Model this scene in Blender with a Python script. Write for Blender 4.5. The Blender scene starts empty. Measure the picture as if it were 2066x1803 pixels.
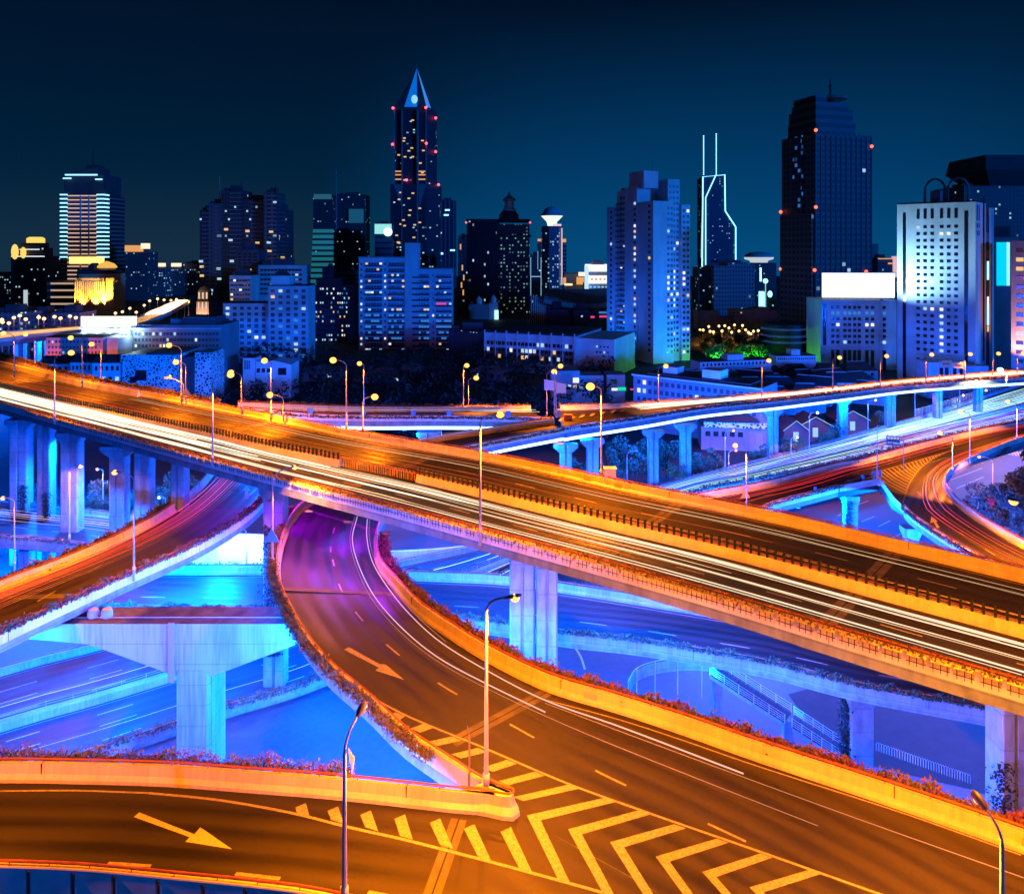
import bpy, math, random
from mathutils import Vector, Matrix
random.seed(7)
R = math.radians
sc = bpy.context.scene
COL = sc.collection
# ------------------------------------------------------------------ camera, sky, moonlight
F, CX, Y0, HC = 1550.0, 1033.0, 504.0, 58.0      # focal (px of a 2066 wide frame), centre, horizon row, eye height
cam_d = bpy.data.cameras.new('camera'); cam = bpy.data.objects.new('camera', cam_d); COL.objects.link(cam)
cam.location = (0, 0, HC); cam.rotation_euler = (R(90), 0, 0)
cam_d.sensor_width = 36; cam_d.lens = 36*F/2066; cam_d.shift_y = -(901.5-Y0)/2066
cam_d.clip_start = 1; cam_d.clip_end = 9000
sc.camera = cam
sc.view_settings.view_transform = 'Standard'; sc.view_settings.look = 'None'
sc.view_settings.exposure = 0; sc.view_settings.gamma = 1
sc.render.engine = 'CYCLES'
sc.cycles.use_denoising = True
sc.cycles.max_bounces = 5; sc.cycles.diffuse_bounces = 3; sc.cycles.glossy_bounces = 2
sc.cycles.sample_clamp_indirect = 6; sc.cycles.caustics_reflective = False; sc.cycles.caustics_refractive = False
w = bpy.data.worlds.new('World'); sc.world = w; w.use_nodes = True
nt = w.node_tree; nt.nodes.clear()
def N(nt, t, **k):
    n = nt.nodes.new(t)
    for a, v in k.items(): setattr(n, a, v)
    return n
tc = N(nt, 'ShaderNodeTexCoord'); sx = N(nt, 'ShaderNodeSeparateXYZ'); nt.links.new(tc.outputs['Generated'], sx.inputs[0])
rp = N(nt, 'ShaderNodeValToRGB'); cr = rp.color_ramp
cr.elements[0].position = 0.0; cr.elements[0].color = (0.0008, 0.025, 0.054, 1)
cr.elements[1].position = 0.34; cr.elements[1].color = (0.0003, 0.0050, 0.018, 1)
e = cr.elements.new(0.10); e.color = (0.0004, 0.015, 0.043, 1)
e = cr.elements.new(0.20); e.color = (0.0003, 0.0095, 0.031, 1)
nt.links.new(sx.outputs['Z'], rp.inputs[0])
dp = N(nt, 'ShaderNodeVectorMath', operation='DOT_PRODUCT'); gd = Vector((0.27, 1, 0.02)).normalized()
dp.inputs[1].default_value = gd; nt.links.new(tc.outputs['Generated'], dp.inputs[0])
mr = N(nt, 'ShaderNodeMapRange'); mr.inputs[1].default_value = 0.86; mr.inputs[2].default_value = 1.0
mr.interpolation_type = 'SMOOTHSTEP'; nt.links.new(dp.outputs['Value'], mr.inputs[0])
gl = N(nt, 'ShaderNodeMix', data_type='RGBA', blend_type='ADD'); gl.inputs[0].default_value = 1
gc = N(nt, 'ShaderNodeMix', data_type='RGBA'); gc.inputs[6].default_value = (0, 0, 0, 1); gc.inputs[7].default_value = (0, 0.042, 0.14, 1)
m2 = N(nt, 'ShaderNodeMapRange'); m2.inputs[1].default_value = 0.0; m2.inputs[2].default_value = 0.30; m2.inputs[3].default_value = 1; m2.inputs[4].default_value = 0
nt.links.new(sx.outputs['Z'], m2.inputs[0]); mm = N(nt, 'ShaderNodeMath', operation='MULTIPLY'); nt.links.new(mr.outputs[0], mm.inputs[0]); nt.links.new(m2.outputs[0], mm.inputs[1])
nt.links.new(mm.outputs[0], gc.inputs[0]); nt.links.new(rp.outputs[0], gl.inputs[6]); nt.links.new(gc.outputs[2], gl.inputs[7])
dq = N(nt, 'ShaderNodeVectorMath', operation='DOT_PRODUCT'); dq.inputs[1].default_value = Vector((-0.47, 1, 0.0)).normalized(); nt.links.new(tc.outputs['Generated'], dq.inputs[0])
mq = N(nt, 'ShaderNodeMapRange', interpolation_type='SMOOTHSTEP'); mq.inputs[1].default_value = 0.955; mq.inputs[2].default_value = 1.0; nt.links.new(dq.outputs['Value'], mq.inputs[0])
mz = N(nt, 'ShaderNodeMapRange'); mz.inputs[1].default_value = 0.0; mz.inputs[2].default_value = 0.10; mz.inputs[3].default_value = 1; mz.inputs[4].default_value = 0; nt.links.new(sx.outputs['Z'], mz.inputs[0])
mw = N(nt, 'ShaderNodeMath', operation='MULTIPLY'); nt.links.new(mq.outputs[0], mw.inputs[0]); nt.links.new(mz.outputs[0], mw.inputs[1])
wg = N(nt, 'ShaderNodeMix', data_type='RGBA'); wg.inputs[6].default_value = (0, 0, 0, 1); wg.inputs[7].default_value = (.007, .002, .001, 1); nt.links.new(mw.outputs[0], wg.inputs[0])
g2_ = N(nt, 'ShaderNodeMix', data_type='RGBA', blend_type='ADD'); g2_.inputs[0].default_value = 1; nt.links.new(gl.outputs[2], g2_.inputs[6]); nt.links.new(wg.outputs[2], g2_.inputs[7])
bg = N(nt, 'ShaderNodeBackground'); bg.inputs[1].default_value = 1.0
nt.links.new(g2_.outputs[2], bg.inputs[0])
wo = N(nt, 'ShaderNodeOutputWorld'); nt.links.new(bg.outputs[0], wo.inputs[0])
sun_d = bpy.data.lights.new('moonlight', 'SUN'); sun_d.energy = 2.3; sun_d.angle = R(1.5); sun_d.color = (0.0, 0.17, 1.0)
sun = bpy.data.objects.new('moonlight', sun_d); COL.objects.link(sun)
sun.rotation_euler = Vector((-0.78, 0.62, -0.09)).to_track_quat('-Z', 'Y').to_euler()

# ------------------------------------------------------------------ pixel -> place
def W(px, py, h):
    d = F*h/(py-Y0); return Vector(((px-CX)/F*d, d, HC-h))
def AT(px, py, d):
    return Vector(((px-CX)/F*d, d, HC-(py-Y0)/F*d))
def ZP(py, d): return HC-(py-Y0)/F*d
# ------------------------------------------------------------------ materials
def newmat(name):
    m = bpy.data.materials.new(name); m.use_nodes = True
    return m, m.node_tree, m.node_tree.nodes['Principled BSDF']
def mat(name, c, rough=0.75, var=0.0, scale=1.0, c2=None, metal=0.0, stretch=(1,1,1), bump=0.0, spec=0.3):
    m, t, b = newmat(name)
    b.inputs['Roughness'].default_value = rough; b.inputs['Metallic'].default_value = metal
    b.inputs['Specular IOR Level'].default_value = spec
    if var or c2:
        co = N(t, 'ShaderNodeTexCoord'); mp = N(t, 'ShaderNodeMapping'); mp.inputs['Scale'].default_value = stretch
        n1 = N(t, 'ShaderNodeTexNoise'); n1.inputs['Scale'].default_value = scale; n1.inputs['Detail'].default_value = 6
        n1.inputs['Roughness'].default_value = 0.65
        t.links.new(co.outputs['Object'], mp.inputs[0]); t.links.new(mp.outputs[0], n1.inputs['Vector'])
        r = N(t, 'ShaderNodeValToRGB'); k = c2 or tuple(x*(1-var) for x in c)
        r.color_ramp.elements[0].position = 0.36; r.color_ramp.elements[0].color = (*k, 1)
        r.color_ramp.elements[1].position = 0.62; r.color_ramp.elements[1].color = (*c, 1)
        t.links.new(n1.outputs['Fac'], r.inputs[0]); t.links.new(r.outputs[0], b.inputs['Base Color'])
        if bump:
            bp = N(t, 'ShaderNodeBump'); bp.inputs['Strength'].default_value = bump; bp.inputs['Distance'].default_value = 0.05
            t.links.new(n1.outputs['Fac'], bp.inputs['Height']); t.links.new(bp.outputs[0], b.inputs['Normal'])
    else:
        b.inputs['Base Color'].default_value = (*c, 1)
    return m
def emat(name, c, s, sample='NONE'):
    m, t, b = newmat(name)
    b.inputs['Base Color'].default_value = (0.05, 0.05, 0.05, 1)
    b.inputs['Emission Color'].default_value = (*c, 1); b.inputs['Emission Strength'].default_value = s
    m.cycles.emission_sampling = sample
    return m
def two_scale(name, c, c2, s1, s2, rough, st1=(1,1,1), st2=(1,1,1), joint=0.0):
    """base colour from two noises: large stains and fine grain"""
    m, t, b = newmat(name); b.inputs['Roughness'].default_value = rough; b.inputs['Specular IOR Level'].default_value = 0.35
    co = N(t, 'ShaderNodeTexCoord'); fs = []
    for s, st in ((s1, st1), (s2, st2)):
        mp = N(t, 'ShaderNodeMapping'); mp.inputs['Scale'].default_value = st
        n1 = N(t, 'ShaderNodeTexNoise'); n1.inputs['Scale'].default_value = s; n1.inputs['Detail'].default_value = 5
        t.links.new(co.outputs['Object'], mp.inputs[0]); t.links.new(mp.outputs[0], n1.inputs['Vector']); fs.append(n1.outputs['Fac'])
    ad = N(t, 'ShaderNodeMath', operation='MULTIPLY_ADD'); ad.inputs[1].default_value = 0.45
    ml = N(t, 'ShaderNodeMath', operation='MULTIPLY'); ml.inputs[1].default_value = 0.55
    t.links.new(fs[0], ml.inputs[0]); t.links.new(fs[1], ad.inputs[0]); t.links.new(ml.outputs[0], ad.inputs[2])
    r = N(t, 'ShaderNodeValToRGB'); r.color_ramp.elements[0].position = 0.38; r.color_ramp.elements[0].color = (*c2, 1)
    r.color_ramp.elements[1].position = 0.58; r.color_ramp.elements[1].color = (*c, 1)
    t.links.new(ad.outputs[0], r.inputs[0])
    if joint:
        sz = N(t, 'ShaderNodeSeparateXYZ'); t.links.new(co.outputs['Object'], sz.inputs[0]); dv = N(t, 'ShaderNodeMath', operation='DIVIDE'); dv.inputs[1].default_value = joint; t.links.new(sz.outputs[2], dv.inputs[0])
        fr_ = N(t, 'ShaderNodeMath', operation='FRACT'); t.links.new(dv.outputs[0], fr_.inputs[0]); lt = N(t, 'ShaderNodeMath', operation='LESS_THAN'); lt.inputs[1].default_value = .045; t.links.new(fr_.outputs[0], lt.inputs[0])
        mj = N(t, 'ShaderNodeMix', data_type='RGBA', blend_type='MULTIPLY'); mj.inputs[7].default_value = (.74, .74, .74, 1); t.links.new(lt.outputs[0], mj.inputs[0]); t.links.new(r.outputs[0], mj.inputs[6]); t.links.new(mj.outputs[2], b.inputs['Base Color'])
    else: t.links.new(r.outputs[0], b.inputs['Base Color'])
    mr = N(t, 'ShaderNodeMapRange'); mr.inputs[3].default_value = rough-0.12; mr.inputs[4].default_value = rough+0.1
    t.links.new(fs[1], mr.inputs[0]); t.links.new(mr.outputs[0], b.inputs['Roughness'])
    return m
ASPHG = two_scale('gore_asphalt', (0.034, 0.032, 0.030), (0.014, 0.0135, 0.013), 0.12, 3.0, 0.62)
def road_mat(name, c, c2, uv=True):
    m, t, b = newmat(name); L = t.links.new; b.inputs['Specular IOR Level'].default_value = .3
    co = N(t, 'ShaderNodeTexCoord'); src = co.outputs['UV'] if uv else co.outputs['Object']
    def nz(scale, st, det=5):
        mp = N(t, 'ShaderNodeMapping'); mp.inputs['Scale'].default_value = st; n1 = N(t, 'ShaderNodeTexNoise'); n1.inputs['Scale'].default_value = scale; n1.inputs['Detail'].default_value = det
        L(src, mp.inputs[0]); L(mp.outputs[0], n1.inputs['Vector']); return n1.outputs['Fac']
    def M(op, *a):
        n = N(t, 'ShaderNodeMath', operation=op)
        for i, v in enumerate(a):
            if isinstance(v, (int, float)): n.inputs[i].default_value = v
            else: L(v, n.inputs[i])
        return n.outputs[0]
    sp = N(t, 'ShaderNodeSeparateXYZ'); L(src, sp.inputs[0])
    wob = M('MULTIPLY_ADD', nz(.05, (1, 1, 1)), .8, sp.outputs[0])
    track = M('MULTIPLY', M('COSINE', M('MULTIPLY', wob, 3.59)), .10)
    streak = nz(1.0, (1.6, .035, 1)); patch = nz(.16, (1, .5, 1)); grain = nz(5.0, (1, 1, 1), 3)
    v = M('ADD', M('ADD', M('MULTIPLY', streak, .30), M('MULTIPLY', patch, .50)), M('MULTIPLY_ADD', grain, .22, track))
    r = N(t, 'ShaderNodeValToRGB'); r.color_ramp.elements[0].position = .36; r.color_ramp.elements[0].color = (*c2, 1); r.color_ramp.elements[1].position = .68; r.color_ramp.elements[1].color = (*c, 1)
    L(v, r.inputs[0]); L(r.outputs[0], b.inputs['Base Color']); mr = N(t, 'ShaderNodeMapRange'); mr.inputs[1].default_value = .35; mr.inputs[2].default_value = .65; mr.inputs[3].default_value = .48; mr.inputs[4].default_value = .78; L(v, mr.inputs[0]); L(mr.outputs[0], b.inputs['Roughness'])
    return m
ASPH = road_mat('asphalt', (0.026, 0.0238, 0.0225), (0.0085, 0.0078, 0.0072)); ASPHB = road_mat('lower_asphalt', (0.017, 0.025, 0.028), (0.008, 0.012, 0.0135))  # lower asphalt tinted blue: the light on it is put into its colour
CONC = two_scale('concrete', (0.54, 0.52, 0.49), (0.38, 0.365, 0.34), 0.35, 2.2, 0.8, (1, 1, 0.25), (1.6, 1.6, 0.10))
CONCY = two_scale('lamplit_yellow_concrete', (0.48, 0.415, 0.20), (0.36, 0.31, 0.15), 0.35, 2.2, 0.8, (1, 1, 0.25), (1.6, 1.6, 0.10))  # yellow of the lamp light put into the parapet colour
CONC2 = two_scale('lower_concrete', (0.17, 0.25, 0.30), (0.10, 0.155, 0.19), 0.35, 2.2, 0.8, (1, 1, 0.25), (1.6, 1.6, 0.10), joint=2.2)  # red lowered, so blue light is part of the concrete colour
PIERC = two_scale('pier_concrete', (0.145, 0.22, 0.26), (0.085, 0.13, 0.16), 0.4, 1.6, 0.8, (1.5, 1.5, 0.12), (1, 1, 0.5), joint=2.6)  # blue of the under-deck light tinted into the pier colour
GROUND = two_scale('street_surface', (0.018, 0.030, 0.035), (0.006, 0.011, 0.013), 0.06, 1.2, 0.7)  # street colour carries a tint of the blue light
PAINT = mat('road_paint', (0.29, 0.27, 0.245), 0.6, 0, 7.0, c2=(0.15, 0.14, 0.13))
YPAINT = mat('arrow_paint', (0.50, 0.45, 0.26), 0.6, 0, 6.0, c2=(0.34, 0.30, 0.18))
JOINT = mat('joint_concrete', (0.09, 0.085, 0.08), 0.8, 0.4, 0.8)
GAP = mat('joint_rubber', (0.012, 0.012, 0.012), 0.9)
RAIL = mat('red_oxide_rail', (0.30, 0.075, 0.035), 0.5, 0.4, 1.0)
STEEL = mat('painted_steel', (0.30, 0.29, 0.28), 0.45, 0.2, 1.0)
DARKST = mat('dark_green_slat', (0.012, 0.02, 0.016), 0.5)
POLE = mat('lamp_pole_paint', (0.33, 0.31, 0.30), 0.42, 0.2, 0.8)
HEADM = mat('lamp_head_metal', (0.14, 0.12, 0.11), 0.4)
HEDGE = mat('hedge_leaf', (0.075, 0.085, 0.028), 0.8, 0, 0.9, c2=(0.13, 0.022, 0.028))
HEDGE2 = mat('dry_hedge_leaf', (0.10, 0.085, 0.03), 0.8, 0, 0.8, c2=(0.06, 0.045, 0.02))
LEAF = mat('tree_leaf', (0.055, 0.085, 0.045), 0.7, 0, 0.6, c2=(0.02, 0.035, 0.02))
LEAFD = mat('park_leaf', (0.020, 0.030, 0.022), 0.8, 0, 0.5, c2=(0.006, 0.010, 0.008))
BARK = mat('bark', (0.09, 0.07, 0.05), 0.9, 0.4, 2)
SOIL = mat('planter_soil', (0.04, 0.03, 0.02), 0.95)
BULB = emat('sodium_lens', (1.0, 0.40, 0.055), 3.4)
BULBW = emat('white_lens', (0.75, 0.9, 1.0), 9.0)
BULBOFF = mat('dull_lens', (0.25, 0.22, 0.2), 0.3)
TRW = emat('headlight_streak', (1.0, 0.90, 0.68), 1.7)
TRW2 = emat('faint_headlight_streak', (1.0, 0.74, 0.40), 0.75)
TRB = emat('blue_white_streak', (0.45, 0.85, 1.0), 1.6)
TRR = emat('tail_light_streak', (1.0, 0.035, 0.02), 0.95)
TRR2 = emat('faint_tail_light_streak', (1.0, 0.12, 0.03), 0.45)
TRP = emat('pink_streak', (1.0, 0.62, 0.55), 0.8)
SOFEDGE = emat('glowing_soffit_edge', (0.45, 0.85, 1.0), 4.0, 'AUTO')  # glow put into the brightly lit soffit edge, which is no lamp
BOARD = emat('lit_board', (0.86, 0.93, 1.0), 1.6, 'AUTO')
CYAN = emat('cyan_board', (0.0, 0.62, 1.0), 1.1)
NEON = emat('blue_neon', (0.25, 0.72, 1.0), 2.6)
NEONS = emat('soft_neon', (0.35, 0.75, 1.0), 0.8)
WARM = emat('warm_window', (1.0, 0.62, 0.22), 0.9)
COOL = emat('cool_window', (0.55, 0.85, 1.0), 0.8)
WHIT = emat('white_window', (0.9, 0.95, 1.0), 1.1)
BLUEW = emat('blue_window', (0.05, 0.35, 1.0), 0.55)
PINKW = emat('pink_window', (1.0, 0.05, 0.3), 0.9)
GOLD = emat('gold_flood', (1.0, 0.62, 0.12), 1.2)
REDL = emat('red_beacon', (1.0, 0.05, 0.08), 6.0)
GREENS = emat('green_sign', (0.0, 0.8, 0.3), 0.9)
GLASS = mat('dark_glass', (0.012, 0.016, 0.022), 0.15, spec=0.6)
GLASSB = mat('blue_glass', (0.05, 0.06, 0.08), 0.2, spec=0.6)
ROOFD = mat('dark_roof', (0.05, 0.05, 0.055), 0.85, 0.4, 0.3)
TILE = mat('roof_tile', (0.045, 0.045, 0.05), 0.8, 0, 6, c2=(0.02, 0.02, 0.025), stretch=(1, 6, 1))
def wallm(name, c): return mat(name, c, 0.85, 0.25, 0.12, stretch=(1, 1, 0.4))
WALLW = wallm('white_render', (0.62, 0.62, 0.62)); WALLG = wallm('grey_render', (0.48, 0.48, 0.49))
WALLD = wallm('dark_cladding', (0.06, 0.065, 0.075)); WALLP = wallm('pink_render', (0.45, 0.30, 0.28))
WALLM = wallm('mid_render', (0.22, 0.22, 0.23)); WALLT = wallm('stone_render', (0.40, 0.33, 0.25))
def facade(name, wall, glass, sx, sz, fx, fz, p, warm=0.3, es=1.0, seed=0.0, cool=(0.5, 0.82, 1.0), wc=(1.0, 0.6, 0.22)):
    """wall with a regular grid of panes, some of them lit"""
    m, t, b = newmat(name); L = t.links.new
    b.inputs['Roughness'].default_value = 0.6
    def M(op, a, c=None, d=None):
        n = N(t, 'ShaderNodeMath', operation=op)
        for i, v in enumerate((a, c, d)):
            if v is None: continue
            if isinstance(v, (int, float)): n.inputs[i].default_value = v
            else: L(v, n.inputs[i])
        return n.outputs[0]
    co = N(t, 'ShaderNodeTexCoord'); s = N(t, 'ShaderNodeSeparateXYZ'); L(co.outputs['Object'], s.inputs[0])
    sn = N(t, 'ShaderNodeSeparateXYZ'); L(co.outputs['Normal'], sn.inputs[0])
    side = M('GREATER_THAN', M('ABSOLUTE', sn.outputs[0]), 0.6); top = M('GREATER_THAN', M('ABSOLUTE', sn.outputs[2]), 0.6)
    u = M('ADD', M('MULTIPLY', s.outputs[0], M('SUBTRACT', 1.0, side)), M('MULTIPLY', s.outputs[1], side))
    us = M('DIVIDE', M('ADD', u, 500.0), sx); zs = M('DIVIDE', M('ADD', s.outputs[2], 0.3), sz)
    def inside(v, f):
        fr = M('FRACT', v); a = (1-f)/2
        return M('MULTIPLY', M('GREATER_THAN', fr, a), M('LESS_THAN', fr, 1-a))
    mask = M('MULTIPLY', M('MULTIPLY', inside(us, fx), inside(zs, fz)), M('SUBTRACT', 1.0, top))
    cb = N(t, 'ShaderNodeCombineXYZ'); L(M('FLOOR', us), cb.inputs[0]); L(M('FLOOR', zs), cb.inputs[1]); L(M('ADD', side, seed+0.37), cb.inputs[2])
    wn = N(t, 'ShaderNodeTexWhiteNoise', noise_dimensions='3D'); L(cb.outputs[0], wn.inputs['Vector'])
    sc_ = N(t, 'ShaderNodeSeparateColor'); L(wn.outputs['Color'], sc_.inputs[0])
    lit = M('MULTIPLY', M('GREATER_THAN', wn.outputs['Value'], 1-p), mask)
    mc = N(t, 'ShaderNodeMix', data_type='RGBA'); mc.inputs[6].default_value = (*wall, 1); mc.inputs[7].default_value = (*glass, 1)
    L(mask, mc.inputs[0]); L(mc.outputs[2], b.inputs['Base Color'])
    ec = N(t, 'ShaderNodeMix', data_type='RGBA'); ec.inputs[6].default_value = (*cool, 1); ec.inputs[7].default_value = (*wc, 1)
    L(M('LESS_THAN', sc_.outputs[0], warm), ec.inputs[0]); L(ec.outputs[2], b.inputs['Emission Color'])
    L(M('MULTIPLY', lit, M('MULTIPLY_ADD', sc_.outputs[1], es, es*0.15)), b.inputs['Emission Strength'])
    m.cycles.emission_sampling = 'NONE'
    return m
# ------------------------------------------------------------------ mesh helpers
class MB:
    def __init__(s): s.v = []; s.f = []; s.m = []
    def face(s, pts, mi=0):
        n = len(s.v); s.v += [tuple(p) for p in pts]; s.f.append(tuple(range(n, n+len(pts)))); s.m.append(mi)
    def box(s, x0, x1, y0, y1, z0, z1, mi=0):
        n = len(s.v)
        s.v += [(x0,y0,z0),(x1,y0,z0),(x1,y1,z0),(x0,y1,z0),(x0,y0,z1),(x1,y0,z1),(x1,y1,z1),(x0,y1,z1)]
        for q in ((3,2,1,0),(4,5,6,7),(0,1,5,4),(1,2,6,5),(2,3,7,6),(3,0,4,7)): s.f.append(tuple(n+i for i in q)); s.m.append(mi)
    def obox(s, c, ex, ey, ez, mi=0):
        """box from a centre and three half-axis vectors"""
        n = len(s.v); c = Vector(c)
        for a, b, d in ((-1,-1,-1),(1,-1,-1),(1,1,-1),(-1,1,-1),(-1,-1,1),(1,-1,1),(1,1,1),(-1,1,1)):
            s.v.append(tuple(c+ex*a+ey*b+ez*d))
        for q in ((3,2,1,0),(4,5,6,7),(0,1,5,4),(1,2,6,5),(2,3,7,6),(3,0,4,7)): s.f.append(tuple(n+i for i in q)); s.m.append(mi)
    def prism(s, poly, z0, z1, mi=0, top=None):
        n = len(s.v); k = len(poly); tp = top or poly
        s.v += [(x, y, z0) for x, y in poly]+[(x, y, z1) for x, y in tp]
        for i in range(k):
            j = (i+1) % k; s.f.append((n+i, n+j, n+k+j, n+k+i)); s.m.append(mi)
        s.f.append(tuple(n+k+i for i in range(k))); s.m.append(mi)
        s.f.append(tuple(n+k-1-i for i in range(k))); s.m.append(mi)
    def loft(s, rows, closed=False, caps=False, mi=0):
        n = len(s.v); k = len(rows[0])
        for r in rows: s.v += [tuple(p) for p in r]
        for a in range(len(rows)-1):
            for i in range(k if closed else k-1):
                j = (i+1) % k; s.f.append((n+a*k+i, n+a*k+j, n+(a+1)*k+j, n+(a+1)*k+i)); s.m.append(mi)
        if caps:
            s.f.append(tuple(n+k-1-i for i in range(k))); s.m.append(mi)
            s.f.append(tuple(n+(len(rows)-1)*k+i for i in range(k))); s.m.append(mi)
    def tube(s, pts, r, k=6, mi=0, caps=True):
        rows = []; pts = [Vector(p) for p in pts]
        for i, p in enumerate(pts):
            t = (pts[min(i+1, len(pts)-1)]-pts[max(i-1, 0)]).normalized()
            a = Vector((0, 0, 1)) if abs(t.z) < 0.9 else Vector((1, 0, 0))
            x = t.cross(a).normalized(); y = x.cross(t)
            rr = r[i] if isinstance(r, (list, tuple)) else r
            rows.append([p+(x*math.cos(q*2*math.pi/k)+y*math.sin(q*2*math.pi/k))*rr for q in range(k)])
        s.loft(rows, True, caps, mi)
    def lathe(s, prof, c=(0, 0, 0), k=16, mi=0, sx=1, sy=1):
        s.loft([[(c[0]+r*math.cos(q*2*math.pi/k)*sx, c[1]+r*math.sin(q*2*math.pi/k)*sy, c[2]+z) for q in range(k)] for r, z in prof], True, True, mi)
    def ball(s, c, rx, ry, rz, k=10, mi=0):
        s.lathe([(math.sin(a*math.pi/7)*1.0+1e-3, -math.cos(a*math.pi/7)*rz) for a in range(8)], c, k, mi, rx, ry)
    def leaves(s, c, rad, n, size, rng):
        """small randomly turned leaf quads spread through an ellipsoid"""
        for _ in range(n):
            while True:
                p = Vector((rng.uniform(-1, 1), rng.uniform(-1, 1), rng.uniform(-1, 1)))
                if 0.12 < p.length < 1: break
            q = Vector(c)+Vector((p.x*rad[0], p.y*rad[1], p.z*rad[2])); s.leaf(q, size*rng.uniform(.6, 1.3), rng)
    def leaf(s, q, sz, rng, up=0.0):
        a = Vector((rng.uniform(-1, 1), rng.uniform(-1, 1), rng.uniform(-1, 1)+up)).normalized()
        b = a.cross(Vector((rng.uniform(-1, 1), rng.uniform(-1, 1), rng.uniform(-1, 1)))).normalized()
        n = len(s.v); s.v += [tuple(q-a*sz*.6), tuple(q+b*sz*.32), tuple(q+a*sz*.6), tuple(q-b*sz*.32)]
        s.f.append((n, n+1, n+2, n+3)); s.m.append(0)
    def mesh(s, name, mats):
        me = bpy.data.meshes.new(name); me.from_pydata(s.v, [], s.f)
        for m in (mats if isinstance(mats, (list, tuple)) else [mats]): me.materials.append(m)
        if isinstance(mats, (list, tuple)) and len(mats) > 1: me.polygons.foreach_set('material_index', s.m)
        me.update(); return me
    def build(s, name, mats, parent=None, smooth=False):
        me = s.mesh(name, mats)
        if smooth: me.polygons.foreach_set('use_smooth', [True]*len(me.polygons))
        return link(name, me, parent)
def link(name, me, parent=None, loc=None):
    o = bpy.data.objects.new(name, me); COL.objects.link(o)
    if parent: o.parent = parent
    if loc is not None: o.location = loc
    return o
def tag(o, label=None, cat=None, group=None, kind=None):
    if label: o['label'] = label
    if cat: o['category'] = cat
    if group: o['group'] = group
    if kind: o['kind'] = kind
    return o
def thing(name, label, cat, loc=(0, 0, 0), rz=0.0, group=None):
    o = bpy.data.objects.new(name, None); COL.objects.link(o); o.location = loc; o.rotation_euler = (0, 0, rz)
    o.empty_display_size = 0.5
    return tag(o, label, cat, group)
def dup(root, loc, rz=0.0, scale=1.0, label=None, group=None):
    r = root.copy(); COL.objects.link(r); r.location = loc; r.rotation_euler = (0, 0, rz)
    r.scale = (scale,)*3
    if label: r['label'] = label
    if group: r['group'] = group
    for ch in list(root.children):
        c = ch.copy(); COL.objects.link(c); c.parent = r
        for g in ch.children:
            d = g.copy(); COL.objects.link(d); d.parent = c
    return r
# ------------------------------------------------------------------ curves
def catmull(P, n=14):
    out = []
    for i in range(len(P)-1):
        p0 = P[max(i-1, 0)]; p1 = P[i]; p2 = P[i+1]; p3 = P[min(i+2, len(P)-1)]
        # centripetal, so that unevenly spaced stations do not overshoot
        t0 = 0.0; t1 = t0+max((p1-p0).length, 1e-3)**.5 if i else 0-0.0
        if i == 0: p0 = p1-(p2-p1); t1 = (p2-p1).length**.5
        t2 = t1+(p2-p1).length**.5
        if i == len(P)-2: p3 = p2+(p2-p1)
        t3 = t2+max((p3-p2).length, 1e-3)**.5
        for k in range(n):
            t = t1+(t2-t1)*k/n
            A1 = p0*((t1-t)/(t1-t0))+p1*((t-t0)/(t1-t0)); A2 = p1*((t2-t)/(t2-t1))+p2*((t-t1)/(t2-t1)); A3 = p2*((t3-t)/(t3-t2))+p3*((t-t2)/(t3-t2))
            B1 = A1*((t2-t)/(t2-t0))+A2*((t-t0)/(t2-t0)); B2 = A2*((t3-t)/(t3-t1))+A3*((t-t1)/(t3-t1))
            out.append(B1*((t2-t)/(t2-t1))+B2*((t-t1)/(t2-t1)))
    out.append(P[-1].copy()); return out
def resample(P, step):
    L = [0]
    for a, b in zip(P, P[1:]): L.append(L[-1]+(b-a).length)
    n = max(2, int(L[-1]/step)+1); out = []; j = 0
    for i in range(n):
        s = L[-1]*i/(n-1)
        while j < len(P)-2 and L[j+1] < s: j += 1
        out.append(P[j].lerp(P[j+1], (s-L[j])/max(L[j+1]-L[j], 1e-6)))
    return out
def PXS(l, h=None): return [W(p[0], p[1], p[2] if len(p) > 2 else h) for p in l]
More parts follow.
